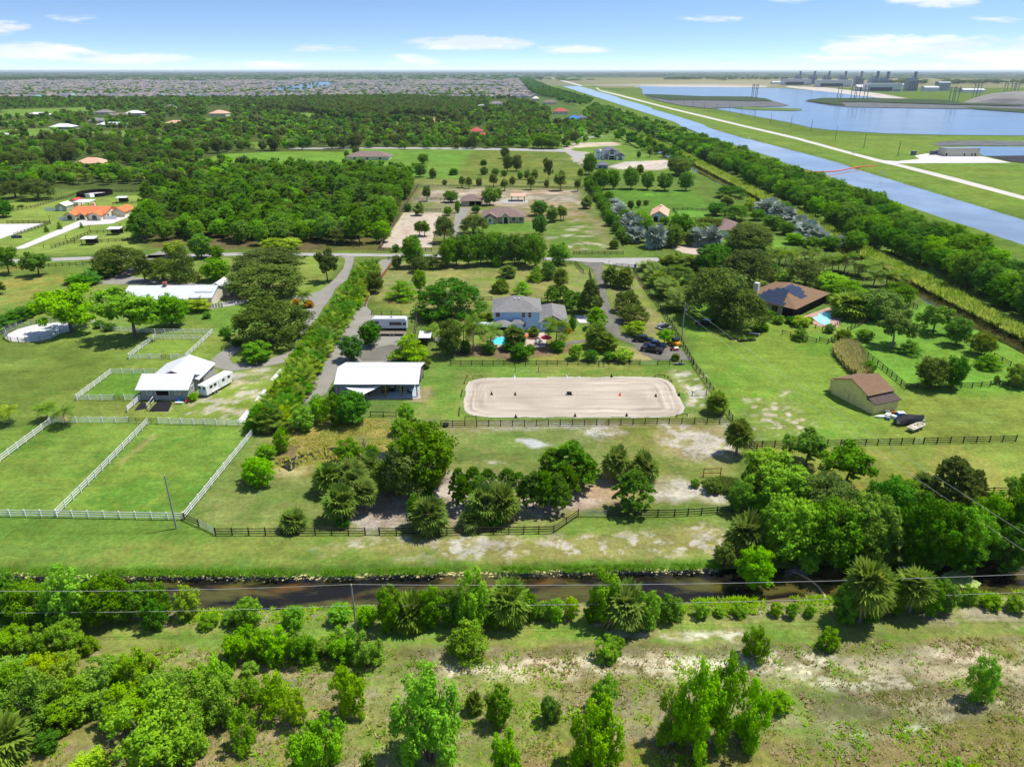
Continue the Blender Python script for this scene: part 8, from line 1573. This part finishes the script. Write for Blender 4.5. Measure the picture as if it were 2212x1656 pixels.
def lattice(base, h, lab, w=5.0):
    x, y, _ = base; r = bld('transmission_tower', x, y, lab, 'pylon', 0, 'transmission towers')
    for s in (-1, 1): MB().tube([(s * w, 0, 0), (s * w, 0, h)], .8, 6).build('leg', STACKM, r)
    for k in (.7, .88): MB().cbox(0, 0, h * k, w * 3.4, 1.0, 1.0).build('crossarm', STACKM, r)
for zx, zy in ((690, 330), (735, 328), (1560, 340), (1605, 345), (1770, 300), (1800, 300), (2040, 270), (2100, 275), (2135, 280), (575, 305), (805, 325), (165, 120), (100, 115)): lattice(P(*Q('z', zx, zy)), 34 if zy > 200 else 44, 'twin leg transmission tower standing beyond the reservoir', 4.0)
for gx, gy in ((518, 281), (541, 284)): lattice(P(*Q('g', gx, gy)), 34, 'twin leg transmission tower on the dark peninsula', 2.0)
# light poles at the estate
for i, (x, y0, y1) in enumerate([(210, 540, 445), (775, 665, 575), (440, 805, 720), (1390, 575, 470), (1210, 650, 560), (1385, 760, 690), (120, 905, 845)]):
    px, py = Q('n', x, y0); X, Y, _ = P(px, py); h = hgt(py, Q('n', x, y1)[1]); r = bld('lamp_post', X, Y, 'slim dark lamp post at the estate with the orange tiled house', 'lamp post', 0, 'lamp posts at the estate'); MB().tube([(0, 0, 0), (0, 0, h)], .1, 6).build('shaft', BWOOD, r); MB().cbox(.5, 0, h, 1.1, .15, .12).build('lamp_arm', BWOOD, r)
# ---------------------------------------------------------------- things on and around the sand arena
CONE_N = [('black marker cone on the sand nearest the left end', 247, 1342), ('black marker cone second from the left end of the sand', 440, 1345), ('black marker cone beside the stacked blocks at the arena centre', 897, 1344), ('small orange cone right of the arena centre', 1298, 1350), ('black marker cone nearest the right end of the sand', 1591, 1358), ('dark cone on the near edge of the arena at the left', 445, 1528), ('dark cone on the near edge of the arena at the middle', 930, 1520), ('dark cone on the near edge of the arena at the right', 1352, 1518), ('white cone on the far edge of the arena at the left', 431, 1202), ('white cone on the far edge of the arena at the middle', 860, 1203), ('dark cone on the far edge of the arena at the right', 1228, 1198), ('dark cone at the right end of the arena', 1780, 1350)]
for lab, x, y in CONE_N:
    m_ = ORGCL if 'orange' in lab else WHITEP if 'white' in lab else BLACKP; X, Y, _ = QP('c', x, y); r = bld('marker_cone', X, Y, lab, 'cone'); MB().lathe([(.26, .05), (.05, .8), (0.01, .8)], 10, (0, 0, .06)).build('cone', m_, r, smooth=True); MB().box(-.3, -.3, .06, .3, .3, .11).build('base', m_, r)
for i, x in enumerate((870, 884)): X, Y, _ = QP('c', x, 1342); r = bld('mounting_block', X, Y, ('dark block left of the pair at the arena centre', 'dark block next to the cone at the arena centre')[i], 'block'); MB().box(-.25, -.25, .06, .25, .25, .62).build('body', BLACKP, r); MB().box(-.3, -.3, .62, .3, .3, .68).build('top', BLACKP, r)
def jump(zone, a, b, m, mr, lab, h=1.2, rails=2, kind='jump'):
    pa, pb = Vector(QP(zone, *a)), Vector(QP(zone, *b)); r = bld('horse_jump' if kind == 'jump' else 'low_rail', pa.x, pa.y, lab, 'jump' if kind == 'jump' else 'low rail'); d = pb - pa
    for p in (Vector((0, 0, 0)), d): bar('post', m, r, (p.x, p.y, 0), (p.x, p.y, h), .12, .12); bar('foot', m, r, (p.x, p.y - .4, .06), (p.x, p.y + .4, .06), .1, .1)
    for k in range(rails): z = h * (.9 - .45 * k); bar('pole', mr, r, (0, 0, z), d + Vector((0, 0, z)), .1, .1)
jump('c', (440, 1155), (632, 1155), NAVYP, WHITEP, 'blue and white horse jump on the grass behind the arena', 1.7, 0); jump('c', (488, 1152), (545, 1152), WHITEP, WHITEP, 'white jump posts between the blue jump stands', 1.2, 0); jump('c', (1125, 1112), (1160, 1112), NAVYP, NAVYP, 'blue jump stand by the dark fence behind the arena', 1.4, 1); jump('c', (1888, 1350), (2003, 1340), NAVYP, WHITEP, 'white jump with blue posts at the right of the arena', 1.2, 2); jump('c', (153, 345), (300, 352), NAVYP, WHITEP, 'blue jump stands under the row of road trees', 1.2, 0)
for a, b, lab in (((95, 1203), (170, 1203), 'low dark rail at the far left corner of the arena'), ((1585, 1196), (1665, 1194), 'low dark rail at the far right corner of the arena'), ((30, 1535), (120, 1535), 'low dark rail at the near left corner of the arena'), ((1758, 1522), (1848, 1512), 'low dark rail at the near right corner of the arena'), ((50, 1195), (25, 1250), 'low dark rail at the left side of the arena'), ((10, 1310), (0, 1355), 'low dark rail halfway down the left side of the arena'), ((1690, 1205), (1722, 1235), 'low dark rail at the right side of the arena'), ((-12, 1450), (-18, 1515), 'low dark rail near the end of the left side of the arena')): jump('c', a, b, DWOOD, DWOOD, lab, .5, 1, 'low')
jump('j', (212, 428), (318, 426), RUSTW, RUSTW, 'weathered frame over the sandy vegetable patch', 1.9, 2); jump('c', (706, 1203), (970, 1204), WHITEP, WHITEP, 'white poles lying along the far edge of the arena', .12, 1, 'low')
r = bld('rain_barrel', *QP('i', 788, 112)[:2], 'dark water trough by the gate post of the arena fence', 'trough'); MB().lathe([(.0, .1), (.55, .1), (.6, .62), (.5, .62), (.48, .3), (0, .3)], 14).build('tub', BLACKP, r); MB().lathe([(0, .5), (.48, .5)], 14).build('water', GLASS, r)
# booms on the canals
def boom(pts, r0, m, lab, name): tag(MB().tube([(p[0] - pts[0][0], p[1] - pts[0][1], 0) for p in pts], r0, 6).build(name, m, None, (pts[0][0], pts[0][1], pts[0][2])), lab, 'boom')
boom([QP('m', x, y, -.8) for x, y in ((770, 22), (830, 45), (880, 75), (930, 115), (965, 165), (985, 210), (992, 240))], .16, mat('faded_float', L(190, 168, 140), .7, .15, 2), 'faded float boom curving across the dark canal', 'canal_boom')
boom([QP('g', x, y, .3) for x, y in ((735, 732), (790, 738), (880, 738), (960, 740), (1040, 736), (1100, 724), (1150, 715), (1220, 706), (1290, 702))], .45, mat('orange_float', L(214, 84, 50), .6, .1, 1), 'orange float boom across the wide canal', 'canal_boom')
for x, y, lab in ((1146, 640, 'small sign on posts beside the levee road'), (1327, 770, 'small sign on posts in the wide canal'), (710, 712, 'small sign on the wooded bank by the orange boom')):
    X, Y, _ = QP('g', x, y); r = bld('warning_sign', X, Y, lab, 'sign'); MB().box(-1.1, -.04, 2.2, 1.1, .04, 3.4).build('board', WHITEP, r)
    for s in (-.8, .8): MB().cbox(s, .1, 1.3, .12, .12, 3.6).build('post', WPOLE, r)
r = bld('garbage_bin', *QP('c', 1422, 300)[:2], 'blue bin standing at the edge of the cul-de-sac', 'bin'); MB().box(-.35, -.35, .1, .35, .35, 1.05).build('body', BLUEPL, r, bevel=.04); MB().box(-.38, -.38, 1.05, .38, .38, 1.12).build('lid', NAVYP, r)
r = bld('mailbox', *QP('c', 1207, 275)[:2], 'mailbox on a post where the side drive meets the road', 'mailbox'); MB().cbox(0, 0, .55, .1, .1, 1.1).build('post', GWOOD, r); MB().box(-.15, -.3, 1.1, .15, .3, 1.4).build('box', BLACKP, r, bevel=.04)
for i, (pts, lab) in enumerate([([(1868, 1036), (1940, 955), (1966, 962), (1900, 1038)], 'concrete strip beside the palm hedge nearest the barn lawn'), ([(1760, 1180), (1828, 1096), (1850, 1102), (1790, 1178)], 'concrete strip halfway along the palm hedge'), ([(1640, 1322), (1708, 1240), (1740, 1255), (1695, 1332)], 'white framed concrete strip at the end of the palm hedge')]): sheet('concrete_strip', QG('a', pts), GZ + .02, M_WCONC, lab)
# garden beds at the solar house
for i, (x, y) in enumerate([(200, 750), (260, 765), (320, 760)]): X, Y, _ = QP('d', x, y); r = bld('planter_box', X, Y, ('dark planter box furthest left below the oaks', 'dark planter box in the middle below the oaks', 'dark planter box nearest the lawn below the oaks')[i], 'planter', .2); MB().box(-1.2, -.6, 0, 1.2, .6, .4).build('box', DWOOD, r); tag(tree('herb_bush', 'bush', 'mid', (X, Y, .38), .7, 1.6, ('leafy herbs in the left planter box', 'leafy herbs in the middle planter box', 'leafy herbs in the planter box nearest the lawn')[i], 'plant'), None)
r = bld('white_bench', *QP('d', 345, 720)[:2], 'white slatted bench on the lawn below the oaks', 'bench', -.4)
for k in range(4): MB().box(-1.4, -.4 + k * .2, .42, 1.4, -.26 + k * .2, .48).build('slat', WHITEP, r)
for a in (-1.2, 1.2): MB().box(a - .06, -.35, 0, a + .06, .35, .42).build('leg', WHITEP, r)
# dead tree in the pond clump
X, Y, _ = QP('i', 285, 310); e = empty('dead_tree', (X, Y, 0), 0, 'bare grey dead tree standing in the clump by the pond', 'tree'); rg = random.Random(2); mb = MB()
mb.tube([(0, 0, 0), (.1, 0, 2), (0, 0, 4.2)], [.16, .12, .05], 6); mb.build('trunk', PBARK, e); mb = MB()
for i in range(26): a = rg.uniform(0, 6.28); z = rg.uniform(1.5, 4); q = rg.uniform(.5, 1.3); mb.tube([(0, 0, z), (q * .6 * math.cos(a), q * .6 * math.sin(a), z + .6), (q * math.cos(a), q * math.sin(a), z + rg.uniform(1, 1.6))], [.05, .03, .01], 4)
mb.build('branches', PBARK, e)

# ---------------------------------------------------------------- labels that single plants out
ORD = ['leftmost', 'second from left', 'third from left', 'fourth from left', 'fifth from left', 'sixth from left', 'seventh from left', 'eighth from left', 'ninth from left', 'tenth from left', 'eleventh from left', 'twelfth from left', 'thirteenth from left', 'fourteenth from left', 'fifteenth from left', 'sixteenth from left']
def finish_labels():
    by = {}
    for o, base, place, x in WANT:
        s = 'tall' if o.scale.z > 7.5 else 'small' if o.scale.z < 2.2 else ''
        by.setdefault((s + ' ' + base).strip() + ' ' + place, []).append((x, o))
    for lab, lst in by.items():
        lst.sort(key=lambda q: q[0]); n = len(lst)
        for i, (x, o) in enumerate(lst):
            if n == 1: o['label'] = lab
            elif n <= 16: o['label'] = f"{'rightmost' if i == n - 1 else ORD[i]} {lab}"
            else: o['label'] = f"{ORD[i] if i < 8 else ORD[n - 1 - i].replace('leftmost', 'rightmost').replace('left', 'right').replace('rightmost', 'rightmost') if n - 1 - i < 8 else 'middle'} {lab}"
finish_labels()
